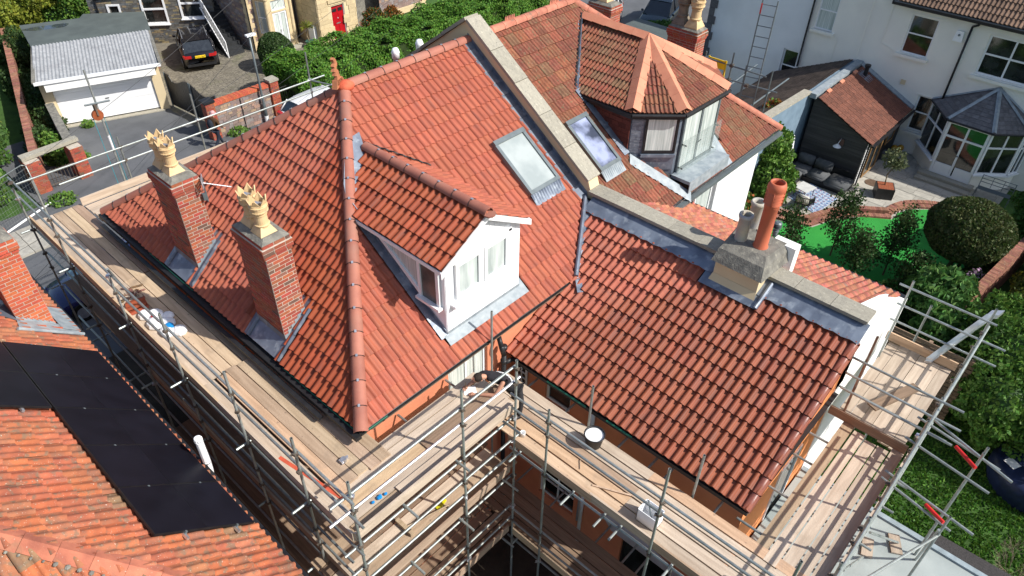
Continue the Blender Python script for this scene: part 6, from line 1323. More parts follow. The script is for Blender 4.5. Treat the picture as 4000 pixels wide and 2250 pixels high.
for i, (x, y, r, m, lb) in enumerate([(3.0, 40, 1.9, DARKL, 'dark leafy bush left of the brick wall at the top corner'), (1.7, 36, 1.7, MIDL, 'bush beyond the brick wall, second from the top corner'), (1.0, 32, 1.7, OLIV, 'olive bush left of the middle of the brick wall'), (.2, 28.3, 1.7, MIDL, 'mid green bush left of the lower end of the brick wall'), (-1.0, 25.0, 1.6, LIME, 'bright bush at the left edge beside the mesh fence')]):
    bush('boundary_bush', [((x, y, G+r*.6), (r, r*1.2, r))], 8000, .10, m, lb, 'bush', mats2=MIDL)
bush('ivy_bank', [((4.9, 33.5, G+.3), (.9, 3.2, .7)), ((4.2, 30.0, G+.3), (.8, 1.8, .8)), ((3.1, 27.0, G+.35), (.6, 1.7, .8)), ((6.2, 38.5, G+.5), (1, 2.4, 1.1))], 16000, .085, DARKL, 'dark ivy filling the strip between brick wall and garage', 'shrub')
bush('nettles', [((3.2, 26.0, G+.5), (.5, 1.0, .8))], 2500, .09, LIME, 'sunlit green weeds behind the stone slab of the gateway', 'weeds')
for x, y, r, lb in ((3.75, 25.6, .5, 'green weeds at the foot of the white rendered wall'), (5.4, 28.3, .25, 'small weed tuft at the left of the garage door'), (1.9, 22.6, .5, 'weeds growing at the foot of the left gateway pillar'), (9.9, 22.7, .45, 'small weeds at the foot of the street stone wall')):
    bush('weed_tuft', [((x, y, G+.1), (r, r, .22))], 700, .07, LIME, lb, 'weeds', core=False)
bush('shrub', [((31.5, 14.0, G+.9), (2.2, 1.2, 1.0))], 7000, .11, MIDL, 'dense green shrub in front of the dark blue estate car', 'shrub')
t = empty('flat_roof_garage', (27.3, 12, G), 'low grey flat roofed structure seen over the angular bay roof', 'outbuilding')
MB().box((24.5, 9.9, -3.3), (28.2, 13.4, -3.2)).build('roof', FELT, t); MB().box((24.6, 10.0, G), (28.1, 13.3, -3.3)).build('wall', HOUSE2, t)
# overhead wires
for i, (p, q, lb) in enumerate([((-4, 12.4, -.6), (12.5, 16.5, 4.0), 'uppermost overhead cable crossing the garage roof'), ((-4, 14, -2.0), (14, 16, 1.5), 'overhead cable crossing the garage door'), ((-4, 16, -4.2), (16, 18, -.4), 'overhead cable crossing the forecourt'), ((-2, 13, -3.2), (24, 26, 4.0), 'thin green cable rising over the hedge'), ((-3, 15, -4.6), (22, 22, -2.5), 'lowest overhead cable above the street')]):
    mb = MB(); pts = [V(p).lerp(V(q), k/12)-Zv*(.5*4*(k/12)*(1-k/12)) for k in range(13)]; mb.path(pts, .006, 5); o = mb.build('overhead_cable', BLACK); tag(o, lb, 'cable')

# ================================================================ rendered houses at the right
RH = empty('rendered_houses', (30, 0, G), 'pair of off white rendered houses with sash windows and brown tiled roof', 'house')
mb = MB(); Y0 = 5.25
def ru(y): return Y0-y
ops = [(ru(5.05), 4.27, ru(4.18), 6.0), (ru(1.1), 4.24, ru(.0), 5.86), (ru(-1.97), 4.18, ru(-3.95), 5.80), (ru(-.28), 1.08, ru(-1.17), 2.7)]
wall(mb, (30, Y0, G), (0, -1, 0), Zv, (-1, 0, 0), 18, -G, ops, .25); mb.build('wall', HOUSE, RH)
mb = MB(); wall(mb, (29.97, 10.35, G), (0, -1, 0), Zv, (-1, 0, 0), 5.1, -G+2.5, [(4.2, 1.7, 4.95, 3.04)], .25); mb.poly([(30, 10.35, G), (40, 10.35, G), (40, 10.35, 2.5), (30, 10.35, 2.5)][::-1]); mb.build('pale_grey_wall', HOUSE2, RH)
MB().poly([(30.26, Y0+5, 0.0), (38, Y0+5, 0), (38, -13, 0), (30.26, -13, 0)]).build('ceiling', BLACK, RH)
MB().box((30.3, -12.9, G), (31, 10, G+2)).build('dark_interior', BLACK, RH)
P = Pieces(RH, 'quoin', SLATE, 40)
for k in range(22): P.add(ubox(SLATE), boxM((29.9, 10.0+(.12 if k % 2 else 0), G+k*.4), (.1, 0, 0), (0, .40-(.12 if k % 2 else 0), 0), (0, 0, .38)))
P.flush()
def rw(y0, z0, w, h, **k): return window(RH, (30.13, y0, z0), (0, -1, 0), Zv, (-1, 0, 0), w, h, **k)
rw(5.05, -2.03, .87, 1.73, gl=CURT, hbars=(.5,), fw_=.06); rw(1.1, -2.06, 1.1, 1.62, hbars=(.52,), fw_=.06); rw(-1.97, -2.12, 1.98, 1.62, hbars=(.52,), bars=(.5,), fw_=.08); rw(-.28, -5.22, .89, 1.62, hbars=(.52,), fw_=.07)
window(RH, (30.1, 6.13, G+1.72), (0, -1, 0), Zv, (-1, 0, 0), .75, 1.3, hbars=(.4,), fw_=.06)
for y, z, w in ((5.15, -2.15, 1.1), (1.25, -2.2, 1.35), (-1.85, -2.27, 2.3), (-.12, -5.38, 1.25)): MB().box((29.84, y-w, z), (30.05, y, z+.12)).build('sill', HOUSE, RH)
for y, z, w in ((1.25, -.40, 1.35), (-1.85, -.48, 2.3), (-.15, -3.58, 1.2), (6.3, -3.25, .9)): MB().box((29.975, y-w, z), (29.999, y, z+.03)).build('drip_mould', HOUSE, RH)
mb = MB(); mb.path([(29.85, -1.45, -.1), (29.85, -1.45, -.22), (29.9, -1.25, -.35), (29.9, -1.25, -3.5)], .045, 8); mb.build('downpipe', BLACK, RH, smooth=True)
mb = MB(); mb.tube((29.88, 5.28, 2.4), (29.88, 5.28, -3.9), .045, 8); mb.build('downpipe', BLACK, RH)
mb = MB(); mb.tube((29.94, 2.78, .1), (29.94, 2.78, -2.7), .02, 6); mb.path([(29.97, 1.95, -.1), (29.97, 1.95, -1.9), (29.97, 1.3, -2.05)], .012, 5); mb.path([(29.97, 3.85, -2.2), (29.97, 3.85, -3.6)], .012, 5); mb.build('wall_cable', HOUSE, RH)
mb = MB(); mb.prism([(29.99, -.72, -1.05), (29.99, -1.08, -1.05), (29.99, -1.04, -.62), (29.99, -.76, -.62)], (-.09, 0, 0)); al = mb.build('alarm_box', WHITEP, RH); MB().sph((29.9, -.9, -.78), .05, 10, 6).build('alarm_lens', GREYM, al)
MB().box((29.95, .42, -3.35), (29.99, .62, -3.15)).build('vent', CREAM, RH)
BR = MB().poly([(29.72, 1.75, .02), (29.72, -13, .02), (34, -13, 3.2), (34, 1.75, 3.2)]).build('roof', BLACK, RH)
P = Pieces(BR, 'tile', BTILE, 200, True); tm_b = tile_mesh('brown_tile', PDR, BTILE); Wd = V((.8, 0, .6)).normalized()
tiling(P, tm_b, (29.7, 2.0, .04), (0, -1, 0), V((.8, 0, .6)), [(0, 0), (15, 0), (15, 2.6), (0, 2.6)], slip=.012); P.flush()
mb = MB(); mb.box((29.6, -13, -.10), (29.72, 1.9, .0)); mb.box((29.74, -13, -.16), (29.78, 2.0, .0)); mb.poly([(29.7, -13, -.05), (30, -13, -.05), (30, 2, -.05), (29.7, 2, -.05)]); mb.build('gutter', BLACK, RH)
# six sided garden room
CR = empty('garden_room', (29, -3, G), 'white framed hexagonal garden room with slate and lead roof', 'conservatory')
cp = [(29.97, -1.0), (28.62, -2.08), (28.57, -3.70), (29.45, -4.72), (29.97, -4.95)]; zf = -6.05; zw = -3.68
for i, (a, b) in enumerate(zip(cp[:4], cp[1:])):
    a, b = V((*a, zf)), V((*b, zf)); U = (b-a).normalized(); N = V((U.y, -U.x, 0)); N = -N if N.dot(V((-1, 0, 0))) < 0 and abs(N.x) > .1 else N; L_ = (b-a).length; h = zw-zf
    if N.x > 0: N = -N
    if i == 1:
        window(CR, a, U, Zv, N, L_, h, fr=UPVC, bars=(.5,), hbars=(.73,), fw_=.09, dep=.08)
        for k in range(2): MB().ob(a+U*(.1+k*L_/2)+Zv*.09+N*.02, U*(L_/2-.15), Zv*.42, N*.05).build('door_panel', UPVC, CR)
        MB().ob(a+U*(L_/2-.03)+Zv*1.0+N*.08, U*.06, Zv*.02, N*.06).build('door_handle', BLACK, CR)
    else:
        MB().ob(a-Zv*.25, U*L_, Zv*.75, N*.04).build('plinth_wall', HOUSE, CR)
        window(CR, a+Zv*.5, U, Zv, N, L_, h-.5, fr=UPVC, bars=(.5,), hbars=(.65,), fw_=.075, dep=.08, sill=.06)
ap = V((29.97, -3.1, -2.42)); ov = [(30, -.85), (28.45, -1.98), (28.38, -3.78), (29.35, -4.92), (30, -5.1)]; oc = [V((x, y, -3.62)) for x, y in ov]
CRF = MB()
for a, b in zip(oc, oc[1:]): CRF.poly([a, b, ap] if (b-a).cross(ap-a).z > 0 else [b, a, ap])
CRF.poly([p-Zv*.02 for p in oc]); CRF = CRF.build('slate_roof_deck', SLATE, CR)
P = Pieces(CRF, 'slate', SLATE, 260)
sl_m = tile_mesh('slate_piece', [(.004, .004), (.118, .004), (.238, .004)], SLATE, length=.30, lift=.018, th=.016)
for a, b in zip(oc, oc[1:]):
    U = (b-a).normalized(); N = U.cross(ap-a).normalized(); U = U if N.z > 0 else -U; a2 = a if N.z > 0 else b; N = N if N.z > 0 else -N
    Wd = N.cross(U); tiling(P, sl_m, a2, U, Wd, [(0, 0), ((b-a).length, 0), ((ap-a2).dot(U), (ap-a2).dot(Wd))], w=.245, g=.19, slip=.004)
P.flush()
for p in oc[:-1]+[oc[-1]]: 
    mb = MB(); d = (p-ap); s_ = d.cross(Zv).normalized()*.09; mb.add([ap-s_+Zv*.03, ap+Zv*.08, p+Zv*.08, p-s_+Zv*.03, ap+s_+Zv*.03, p+s_+Zv*.03], [(0, 1, 2, 3), (1, 4, 5, 2)]); mb.build('lead_hip', LEADN, CR)
mb = MB()
for a, b in zip(oc, oc[1:]): mb.tube(a-Zv*.03, b-Zv*.03, .05, 8)
mb.build('gutter', BLACK, CR)
PS = Pieces(CR, 'step', STONE, 5)
for a_2, z_, h_ in ((.75, G, .12), (.42, G+.12, .12)): PS.add(ubox(STONE), boxM((28.6-a_2, -3.95, z_), (a_2, 0, 0), (0, 2.2, 0), (0, 0, h_)))
PS.flush()
t = empty('garden_bench', (28.2, -4.5, G), 'weathered metal garden bench beside the garden room', 'bench')
M_ = lambda x, y, z: V((28.05+.35*x*.1+y*.55, -4.1-1.25*x, G+z))
mb = MB()
for i in range(7): mb.tube(M_(0, .1+i*.09, .42), M_(1, .1+i*.09, .42), .012, 5)
mb.build('seat', GREYM, t); mb = MB()
for z in (.6, .75, .9): mb.tube(M_(0, .75, z), M_(1, .75, z), .014, 5)
for i in range(4): mb.tube(M_(i/3, .75, .42), M_(i/3, .75, .92), .012, 5)
mb.build('backrest', GREYM, t)
for a in (0, 1):
    for b in (.1, .75): MB().tube(M_(a, b, 0), M_(a, b, .45 if b < .5 else .9), .016, 6).build('leg', GREYM, t)
# timber outbuilding
TB_ = empty('timber_outbuilding', (27.5, 1.2, G), 'black timber clad lean-to outbuilding with red brown tiled roof', 'outbuilding')
X0, X1, ya, yb = 25.5, 29.97, -.05, 2.55
mb = MB(); mb.prism([(X0+.02, ya+.02, G), (X0+.02, yb, G), (X0+.02, yb, -2.95), (X0+.02, ya+.02, -4.15)], (X1-X0-.02, 0, 0)); mb.build('wall', BLACK, TB_)
P = Pieces(TB_, 'cladding_board', CLAD, 60)
for k in range(24):
    z = G+.02+k*.14; y1_ = yb if z < -4.2 else yb; y0_ = ya if z < -4.3 else ya+(z+4.2)*2.15+.12
    if y1_-y0_ < .1: continue
    P.add(ubox(CLAD), boxM((X0, y1_, z), (0, y0_-y1_, 0), (0, 0, .132), (-.02, 0, .0)))
P.flush()
window(TB_, (X0+.6, ya-.02, G+.1), (1, 0, 0), Zv, (0, -1, 0), 1.5, 1.9, fr=mat('oak_frame', (.30, .17, .07), rough=.6), bars=(.5,), fw_=.08); window(TB_, (X0+2.6, ya-.02, G+.9), (1, 0, 0), Zv, (0, -1, 0), .9, 1.0, fr=MATS['oak_frame'])
P = Pieces(TB_, 'white_slat', UPVC, 30)
for k in range(18): P.add(ubox(UPVC), boxM((X0+.04, ya-.01, G+.05+k*.115), (.42, 0, 0), (0, 0, .07), (0, -.02, 0)))
P.flush()
TRF = MB().poly([(25.2, -.3, -4.25), (29.97, -.3, -4.25), (29.97, 2.5, -2.95), (25.2, 2.5, -2.95)]).build('roof', BLACK, TB_)
RT = mat('brown_red_tile', (.19, .072, .045), (.125, .05, .034), rough=.85, var=.16, scale=8, bump=.3, spots=[(40, .68, .05, (.5, .45, .36), .8)]); tm_r = tile_mesh('brown_red_tile', [(0, 0), (.03, .03), (.07, .03), (.10, 0), (.15, 0), (.18, .03), (.22, .03), (.25, 0), (.3, 0)], RT)
P = Pieces(TRF, 'tile', RT, 200); tiling(P, tm_r, (25.2, -.3, -4.22), (1, 0, 0), V((0, 2.8, 1.3)).normalized(), [(0, 0), (4.77, 0), (4.77, 2.9), (0, 2.9)], w=.3, g=.30, slip=.01); P.flush()
mb = MB(); mb.ob((25.1, 2.4, -3.05), (4.9, 0, 0), (0, .3, .0), (0, 0, .2)); mb.ob((29.7, -.3, -4.2), (.28, 0, .02), (0, 2.8, 1.3), (0, 0, .05)); mb.build('lead_ridge', LEADN, TB_)
mb = MB(); mb.tube((29.2, 1.95, -3.2), (29.2, 1.95, -2.75), .09, 10); mb.tube((29.2, 1.95, -2.75), (29.2, 1.95, -2.65), .13, 10); mb.build('flue', BLACK, TB_); MB().ob((28.9, 1.6, -3.32), (.6, 0, 0), (0, .6, .28), (0, 0, .03)).build('flue_flashing', LEAD, TB_)
mb = MB(); mb.lathe([(.02, .12), (.06, .1), (.17, 0), (.165, 0), (.05, .08)], (25.2, 1.0, -4.75), 14, cap=False); mb.tube((25.2, 1.0, -4.63), (25.48, 1.0, -4.5), .015, 6); mb.build('wall_lamp', WHITEP, TB_); MB().box((25.42, .85, -4.75), (25.48, 1.05, -4.5)).build('lamp_backplate', BRICK, TB_)
for x, z in ((25.9, 0), (27.2, 0), (28.6, 0)): MB().ob((x, 2.2, -3.0), (.35, 0, 0), (0, .12, .05), (0, 0, .05)).build('bonnet_tile', RIDGE_N, TRF)
mb = MB(); mb.box((25.2, -.42, -4.32), (29.9, -.32, -4.25)); mb.tube((25.48, -.15, -4.3), (25.48, -.15, G), .035, 8); mb.build('gutter', BLACK, TB_)
# neighbour's blue walled outbuilding with dark tiled roof
t = empty('blue_walled_outbuilding', (26, 4, G), 'blue grey rendered outbuilding with dark brown tiled roof and stone coping', 'outbuilding')
mb = MB(); mb.prism([(21.3, 2.72, G), (29.95, 2.72, G), (29.95, 2.72, -2.95), (25.2, 2.72, -2.95), (21.3, 2.72, -2.75)], (0, .2, 0)); mb.box((21.4, 2.9, G), (29.95, 6.0, -4.5)); mb.build('wall', BLUEW, t)
MB().prism([(21.2, 2.66, -2.73), (25.2, 2.66, -2.92), (25.2, 2.66, -2.82), (21.2, 2.66, -2.63)], (0, .34, 0)).build('stone_coping', STONE, t)
DRF = MB().poly([(21.3, 2.95, -2.98), (29.95, 2.95, -2.98), (29.95, 6.4, -4.6), (21.3, 6.4, -4.6)][::-1]).build('roof', BLACK, t)
P = Pieces(DRF, 'tile', DTILE, 250); tm_d = tile_mesh('dark_tile', [(0, 0), (.03, .03), (.07, .03), (.10, 0), (.15, 0), (.18, .03), (.22, .03), (.25, 0), (.3, 0)], DTILE)
tiling(P, tm_d, (29.95, 6.4, -4.57), (-1, 0, 0), V((0, -3.45, 1.62)).normalized(), [(0, 0), (8.65, 0), (8.65, 3.8), (0, 3.8)], w=.3, g=.22, slip=.01); P.flush()
# patio and gardens
PT2 = MB().box((20.5, -5.1, G-.05), (30, 2.7, G+.004)).build('patio', FLAUNCH, kind='structure')
P = Pieces(PT2, 'slab', SLAB, 200); courses(P, SLAB, (21.2, -5.1, G+.004), (0, 1, 0), (1, 0, 0), Zv, 7.7, 8.8, .7, .48, gap=.015, proud=.015, thick=.005, jit=.4, hj=.2); P.flush()
MB().prism([(14.5, 2.6, G+.0), (14.5, -6.0, G), (22.2, -6.2, G), (25.6, -5.0, G), (26.2, -4.2, G), (25.9, -3.3, G), (25.2, -2.55, G), (24.6, -2.3, G), (23.95, -2.3, G), (23.3, -1.35, G), (22.3, -.6, G), (21.2, -.2, G), (20.6, 1.2, G)], (0, 0, .03)).build('lawn', TURF, kind='structure')
EDG = empty('lawn_edging', (23, -1, G), 'curved red brick edging and step between the patio and the bright lawn', 'edging'); P = Pieces(EDG, 'brick', BRICKO, 200)
def edge(pts, w=.24, h=.09, z=G):
    for a, b in zip(pts, pts[1:]):
        a, b = V((*a, z)), V((*b, z)); U = (b-a).normalized(); N = V((-U.y, U.x, 0)); n = max(1, round((b-a).length/.085))
        for i in range(n): P.add(ubox(BRICKO), boxM(a.lerp(b, i/n), U*((b-a).length/n-.01), N*w, Zv*(h+random.uniform(-.004, .004))))
def curve(c, r, a0, a1, n=10): return [(c[0]+r*math.cos(math.radians(a0+(a1-a0)*i/n)), c[1]+r*math.sin(math.radians(a0+(a1-a0)*i/n))) for i in range(n+1)]
ep = [(20.7, 1.3), (21.15, -.1), (22.2, -.5), (23.1, -1.1), (23.7, -1.9), (23.95, -2.25)]+[(24.2, -2.15), (24.6, -2.2), (25.1, -2.4), (25.5, -2.75), (25.85, -3.2), (26.1, -3.7), (26.15, -4.3)]
edge(ep, .24, .10); edge([(x+.28, y+.2) for x, y in ep[:6]], .24, .2); edge([(x+.26, y+.08) for x, y in ep[6:]], .24, .14); P.flush()
t = empty('outdoor_rug', (23, .8, G), 'blue and white diamond patterned outdoor rug under the garden table', 'rug')
rc = [V((22.6, 1.5, G+.03)), V((22.15, .1, G+.03)), V((23.9, -.05, G+.03)), V((24.3, 1.3, G+.03))]
rm = mat('rug_weave', (.55, .58, .62), (.12, .24, .42), rough=.95, scale=24, lo=.49, hi=.51, bump=.1)
MB().prism(rc, (0, 0, .012)).build('rug', rm, t)
mb = MB()
for i in range(9):
    for j in range(8):
        p = rc[0].lerp(rc[1], (j+.5)/8).lerp(rc[3].lerp(rc[2], (j+.5)/8), (i+.5)/9)+Zv*.014; a = .07
        mb.add([p+V((a, 0, 0)), p+V((0, a, 0)), p-V((a, 0, 0)), p-V((0, a, 0))], [(0, 1, 2, 3)])
mb.build('diamond_pattern', mat('rug_blue', (.08, .2, .36), (.3, .12, .14), scale=9, rough=.95), t, kind='stuff')
# sofa, table, chair
t = empty('corner_sofa', (24.5, 1, G), 'dark grey cushioned outdoor corner sofa against the black timber wall', 'sofa')
def cush(a, b, name='cushion', m=CUSH, r=.05):
    bm = bmesh.new(); bmesh.ops.create_cube(bm, size=1); 
    for v in bm.verts: v.co = V(((v.co.x+.5)*(b[0]-a[0])+a[0], (v.co.y+.5)*(b[1]-a[1])+a[1], (v.co.z+.5)*(b[2]-a[2])+a[2]))
    bmesh.ops.bevel(bm, geom=bm.edges[:], offset=r, segments=3, affect='EDGES'); me = bpy.data.meshes.new(name); bm.to_mesh(me); bm.free(); me.materials.append(m)
    for p in me.polygons: p.use_smooth = True
    o = bpy.data.objects.new(name, me); C.objects.link(o); par(o, t); return o
MB().box((24.3, -.1, G), (25.25, 2.4, G+.22)).build('base', BLACK, t); MB().box((22.9, 1.75, G), (24.3, 2.4, G+.22)).build('base', BLACK, t)
for a, b in (((24.2, -.15, G+.2), (25.2, .8, G+.42)), ((24.3, .82, G+.2), (25.05, 1.6, G+.42)), ((24.3, 1.62, G+.2), (25.05, 2.4, G+.42)), ((23.4, 1.75, G+.2), (24.28, 2.4, G+.42)), ((22.7, 1.75, G+.2), (23.38, 2.4, G+.42)), ((24.95, .85, G+.4), (25.2, 1.6, G+.85)), ((24.95, 1.65, G+.4), (25.2, 2.35, G+.85)), ((23.5, 2.25, G+.4), (24.2, 2.5, G+.8)), ((22.8, 2.25, G+.4), (23.45, 2.5, G+.78))): cush(a, b)
MB().box((25.2, -.1, G), (25.28, 2.5, G+.65)).build('back', BLACK, t)
t = empty('coffee_table', (23.2, 1.1, G), 'small pale topped garden table between the sofa and the wicker chair', 'table')
MB().prism([(22.9, 1.5, G+.40), (22.75, .9, G+.40), (23.45, .75, G+.40), (23.55, 1.4, G+.40)], (0, 0, .03)).build('tabletop', mat('table_stone', (.55, .55, .53), (.45, .45, .44)), t)
for x, y in ((22.92, 1.42), (22.8, .95), (23.4, .82), (23.48, 1.34)): MB().tube((x, y, G), (x, y, G+.4), .015, 6).build('leg', BLACK, t)
t = empty('wicker_chair', (22.35, .7, G), 'black wicker armchair with cream back cushion on the rug', 'chair')
mb = MB(); c = V((22.45, .75, G))
ring = [c+V((.38*math.cos(a), .36*math.sin(a), 0)) for a in [math.radians(110+280*i/18*.75) for i in range(19)]]
for i, p in enumerate(ring):
    mb.tube(p+Zv*.25, p+V((.12*math.cos(0)*-1, 0, 0))*.6+Zv*(.62 if 3 < i < 15 else .5), .012, 5)
mb.path([p+V((-.07, 0, .6)) for p in ring[3:16]], .02, 6); mb.build('wicker_back', BLACK, t); MB().prism([c+V((x, y, .22)) for x, y in ((-.3, .3), (-.3, -.3), (.3, -.3), (.3, .3))], (0, 0, .06)).build('seat', BLACK, t)
for x in (-.28, .28):
    for y in (-.28, .28): MB().tube(c+V((x, y, 0)), c+V((x, y, .25)), .015, 6).build('leg', BLACK, t)
cush((22.05, .5, G+.3), (22.2, 1.0, G+.65), 'cushion', CUSHW, .04)
t = empty('potted_olive', (25.7, -1.4, G), 'small sparse tree growing from a square black planter on the patio', 'potted tree')
MB().prism([(25.0, -1.15, G), (25.35, -1.75, G), (25.95, -1.45, G), (25.6, -.85, G)], (0, 0, .5)).build('planter', BLACK, t); MB().prism([(25.05, -1.17, G+.5), (25.36, -1.7, G+.5), (25.9, -1.43, G+.5), (25.58, -.9, G+.5)], (0, 0, .01)).build('bark_chips', mat('bark_chip', (.35, .1, .04), (.2, .06, .03), scale=20, bump=.8), t)
MB().path([(25.5, -1.25, G+.5), (25.45, -1.2, G+1.0), (25.55, -1.3, G+1.3), (25.5, -1.2, G+1.8)], .025, 7).build('trunk', BARKP, t, smooth=True)
leafmesh('crown', np.concatenate([shell((25.5, -1.2, G+1.75), (.42, .42, .45), 420, .2, .3), shell((25.65, -1.45, G+1.45), (.3, .3, .25), 160, .2, .3)]), .065, mat('olive_grey_leaf', (.16, .18, .09), (.09, .11, .05), trans=.2, bump=0, var=.3), t, aspect=2.4)
o = MB().lathe([(.3, 0), (.3, .02)], (26.2, -.6, G+.01), 24).build('drain_cover', mat('brown_metal', (.14, .09, .06), rough=.6)); tag(o, 'round brown drain cover set in the patio', 'drain cover')
o = MB().sph((29.3, -.3, G+.35), .16, 12, 8).sph((29.1, -.45, G+.3), .12, 12, 8).sph((29.45, -.5, G+.4), .14, 12, 8).build('pumpkins', mat('pumpkin_skin', (.5, .28, .03), (.4, .2, .02), rough=.5), smooth=True); tag(o, 'heap of orange pumpkins beside the garden room', 'pumpkins', kind='stuff')
o = MB().lathe([(.16, 0), (.22, .35), (.23, .4), (.19, .38)], (28.6, -.1, G), 14).build('grey_pot', CUSH); tag(o, 'dark round plant pot by the timber outbuilding door', 'pot')
o = MB().lathe([(.03, 0), (.04, .9), (.12, .95), (.16, 1.0), (.05, 1.9), (.02, 2.0)], (24.0, 2.45, G), 10).build('closed_parasol', WHITEP, smooth=True); tag(o, 'closed white parasol behind the sofa beside the green shrub', 'parasol')
# garden plants at the right
bush('patio_shrub', [((22.6, 3.0, -4.6), (1.15, 1.0, 1.3)), ((22.0, 2.2, -5.4), (1.1, 1.0, 1.0))], 9000, .10, LIME, 'bright leafy green shrub between the white house and the patio', 'shrub')
bush('autumn_shrub', [((23.6, 3.4, -3.6), (.6, .5, .7))], 1500, .08, RUSTL, 'orange leaved shoots rising above the bright patio shrub', 'shrub', mats2=LIME, core=False)
bush('low_shrub', [((19.0, 2.6, -5.6), (1.3, 1.0, .8)), ((17.5, 1.2, -5.8), (1.2, 1.0, .7))], 6000, .10, MIDL, 'low mixed shrubs at the foot of the white rendered wall', 'shrub', mats2=RUSTL)
bush('round_topiary', [((21.0, -5.15, -3.9), (1.35, 1.35, 1.02))], 26000, .075, BRON, 'large round clipped evergreen on a twisting trunk', 'tree', trunk=[((21.9, -5.0, G), (21.6, -5.1, -5.2), .09, .08), ((21.6, -5.1, -5.2), (21.1, -5.2, -4.4), .08, .06), ((22.1, -5.3, G), (21.3, -5.3, -4.5), .06, .05)], inner=.9, lump=.03, mats2=leafmat('topiary_green', (.055, .10, .02), (.03, .06, .012)))
bush('round_topiary', [((24.6, -7.0, -4.2), (1.3, 1.2, 1.2))], 9000, .09, MIDL, 'second rounded shrub at the right edge beside the large topiary', 'tree')
def birch(x, y, h, label, n):
    t = empty('birch', (x, y, G), label, 'tree'); pts = []
    MB().tube((x, y, G), (x+.1, y+.05, G+h), .035, 7, 0, .008).build('trunk', BARKP, t)
    mb = MB()
    for i in range(34):
        z = G+.5+(h-.7)*i/34; a = random.random()*6.28; l = (h-(z-G))*.22+.22; p = V((x, y, z)); q = p+V((math.cos(a)*l, math.sin(a)*l, l*.55)); mb.tube(p, q, .009, 4, 0, .004)
        for k in range(int(n/34)): f = random.random()**.7; c = p.lerp(q, f); pts.append((c.x+random.gauss(0, .13), c.y+random.gauss(0, .13), c.z+random.gauss(0, .13)))
    mb.build('branches', BARK, t); leafmesh('crown', np.array(pts), .07, DARKL, t, aspect=1.2)
birch(19.9, -1.5, 2.9, 'slim birch with small dark leaves in front of the patio step', 2600); birch(20.1, -3.4, 2.9, 'slim birch in the middle of the bright lawn edge', 2600); birch(18.7, -.2, 2.2, 'smaller birch nearest the round flue', 1500); birch(19.0, -2.6, 2.2, 'shorter birch between the two tall birches', 1800); birch(19.3, -4.4, 2.0, 'shorter birch beside the fig bush', 1800)
bush('undergrowth', [((17.2, -1.8, G+.35), (1.2, 3.0, .6)), ((17.8, -4.2, G+.4), (1.2, 1.8, .7))], 9000, .09, DARKL, 'dark undergrowth below the birches along the extension roof', 'shrub')
bush('fig_bush', [((18.4, -5.5, -5.1), (1.3, 1.0, 1.0)), ((17.0, -6.0, -5.3), (1.2, .8, 1.0))], 7000, .13, leafmat('fig_leaf', (.12, .24, .06), (.06, .15, .035)), 'fig bush with large lobed leaves beside the garden wall', 'shrub', aspect=1.8)
bush('dark_border', [((22.5, -6.0, G+.5), (1.6, .6, .8)), ((20.0, -6.0, G+.4), (1.5, .5, .6))], 6000, .10, DARKL, 'shaded planting between topiary and garden wall', 'shrub')
bush('grasses', [((22.4, -5.9, G+.9), (.6, .35, .5))], 1500, .09, leafmat('bronze_grass', (.25, .14, .04), (.14, .08, .025)), 'tuft of bronze ornamental grass under the topiary', 'grass plant', aspect=4, core=False)
bush('pink_flowers', [((20.6, -6.0, G+1.0), (.42, .3, .35))], 260, .10, PINKF, 'cluster of pale pink flowers in front of the garden wall', 'flower bed', core=False, mats2=MIDL, aspect=1)
t = empty('garden_wall', (21, -6.6, G), 'old brick garden wall capped with a row of upright bricks', 'wall')
a, b = V((17.2, -6.2, G)), V((24.5, -6.95, G)); U = (b-a).normalized(); N = V((-U.y, U.x, 0)); MB().ob(a, b-a, N*.22, Zv*1.5).build('core', MORTAR, t); P = Pieces(t, 'brick', BRICKO, 260)
for k in range(int((b-a).length/.08)): P.add(ubox(BRICKO), boxM(a+U*(k*.08)-N*.02+Zv*1.5, U*.07, N*.27, Zv*.11))
courses(P, BRICKO, a, U, Zv, -N, 7.3, 1.5, .225, .075, proud=.006); P.flush()
t = empty('slatted_fence', (14, -5.6, G), 'weathered horizontal slat fence behind the far scaffold deck', 'fence')
for k in range(16): MB().box((14.4, -7.3, G+.1+k*.145), (14.43, -4.9, G+.215+k*.145)).build('slat', WOODD, t)
for y in (-5.0, -6.1, -7.2): MB().box((14.43, y-.05, G), (14.52, y+.05, G+2.4)).build('post', WOODD, t)
bush('yellow_creeper', [((20.5, -8.2, -5.2), (3.2, 1.1, 1.3)), ((24, -8.5, -5.0), (2.2, 1.2, 1.4))], 16000, .10, OLIV, 'yellow green climber spilling over the far side of the garden wall', 'shrub', mats2=YELL)
ML = leafmat('maple_leaf', (.11, .22, .035), (.055, .125, .02))
bush('maple', [((15.9, -8.3, -4.6), (2.3, 1.5, 1.7)), ((13.9, -8.2, -4.3), (1.3, 1.0, 1.1)), ((17.2, -7.2, -4.9), (1.5, .9, 1.2)), ((14.9, -9.6, -4.4), (1.8, 1.4, 1.2)), ((17.5, -9.6, -4.2), (2.0, 1.5, 1.6))], 42000, .08, ML, 'broad leafy maple bush hanging over the covered hot tub', 'tree', trunk=[((15.5, -8.5, G), (15.5, -8.4, -5), .12, .08)])
MB().box((7.6, -16, G-.05), (18, -5.6, G+.01)).build('rear_lawn', GRASSG, kind='structure')
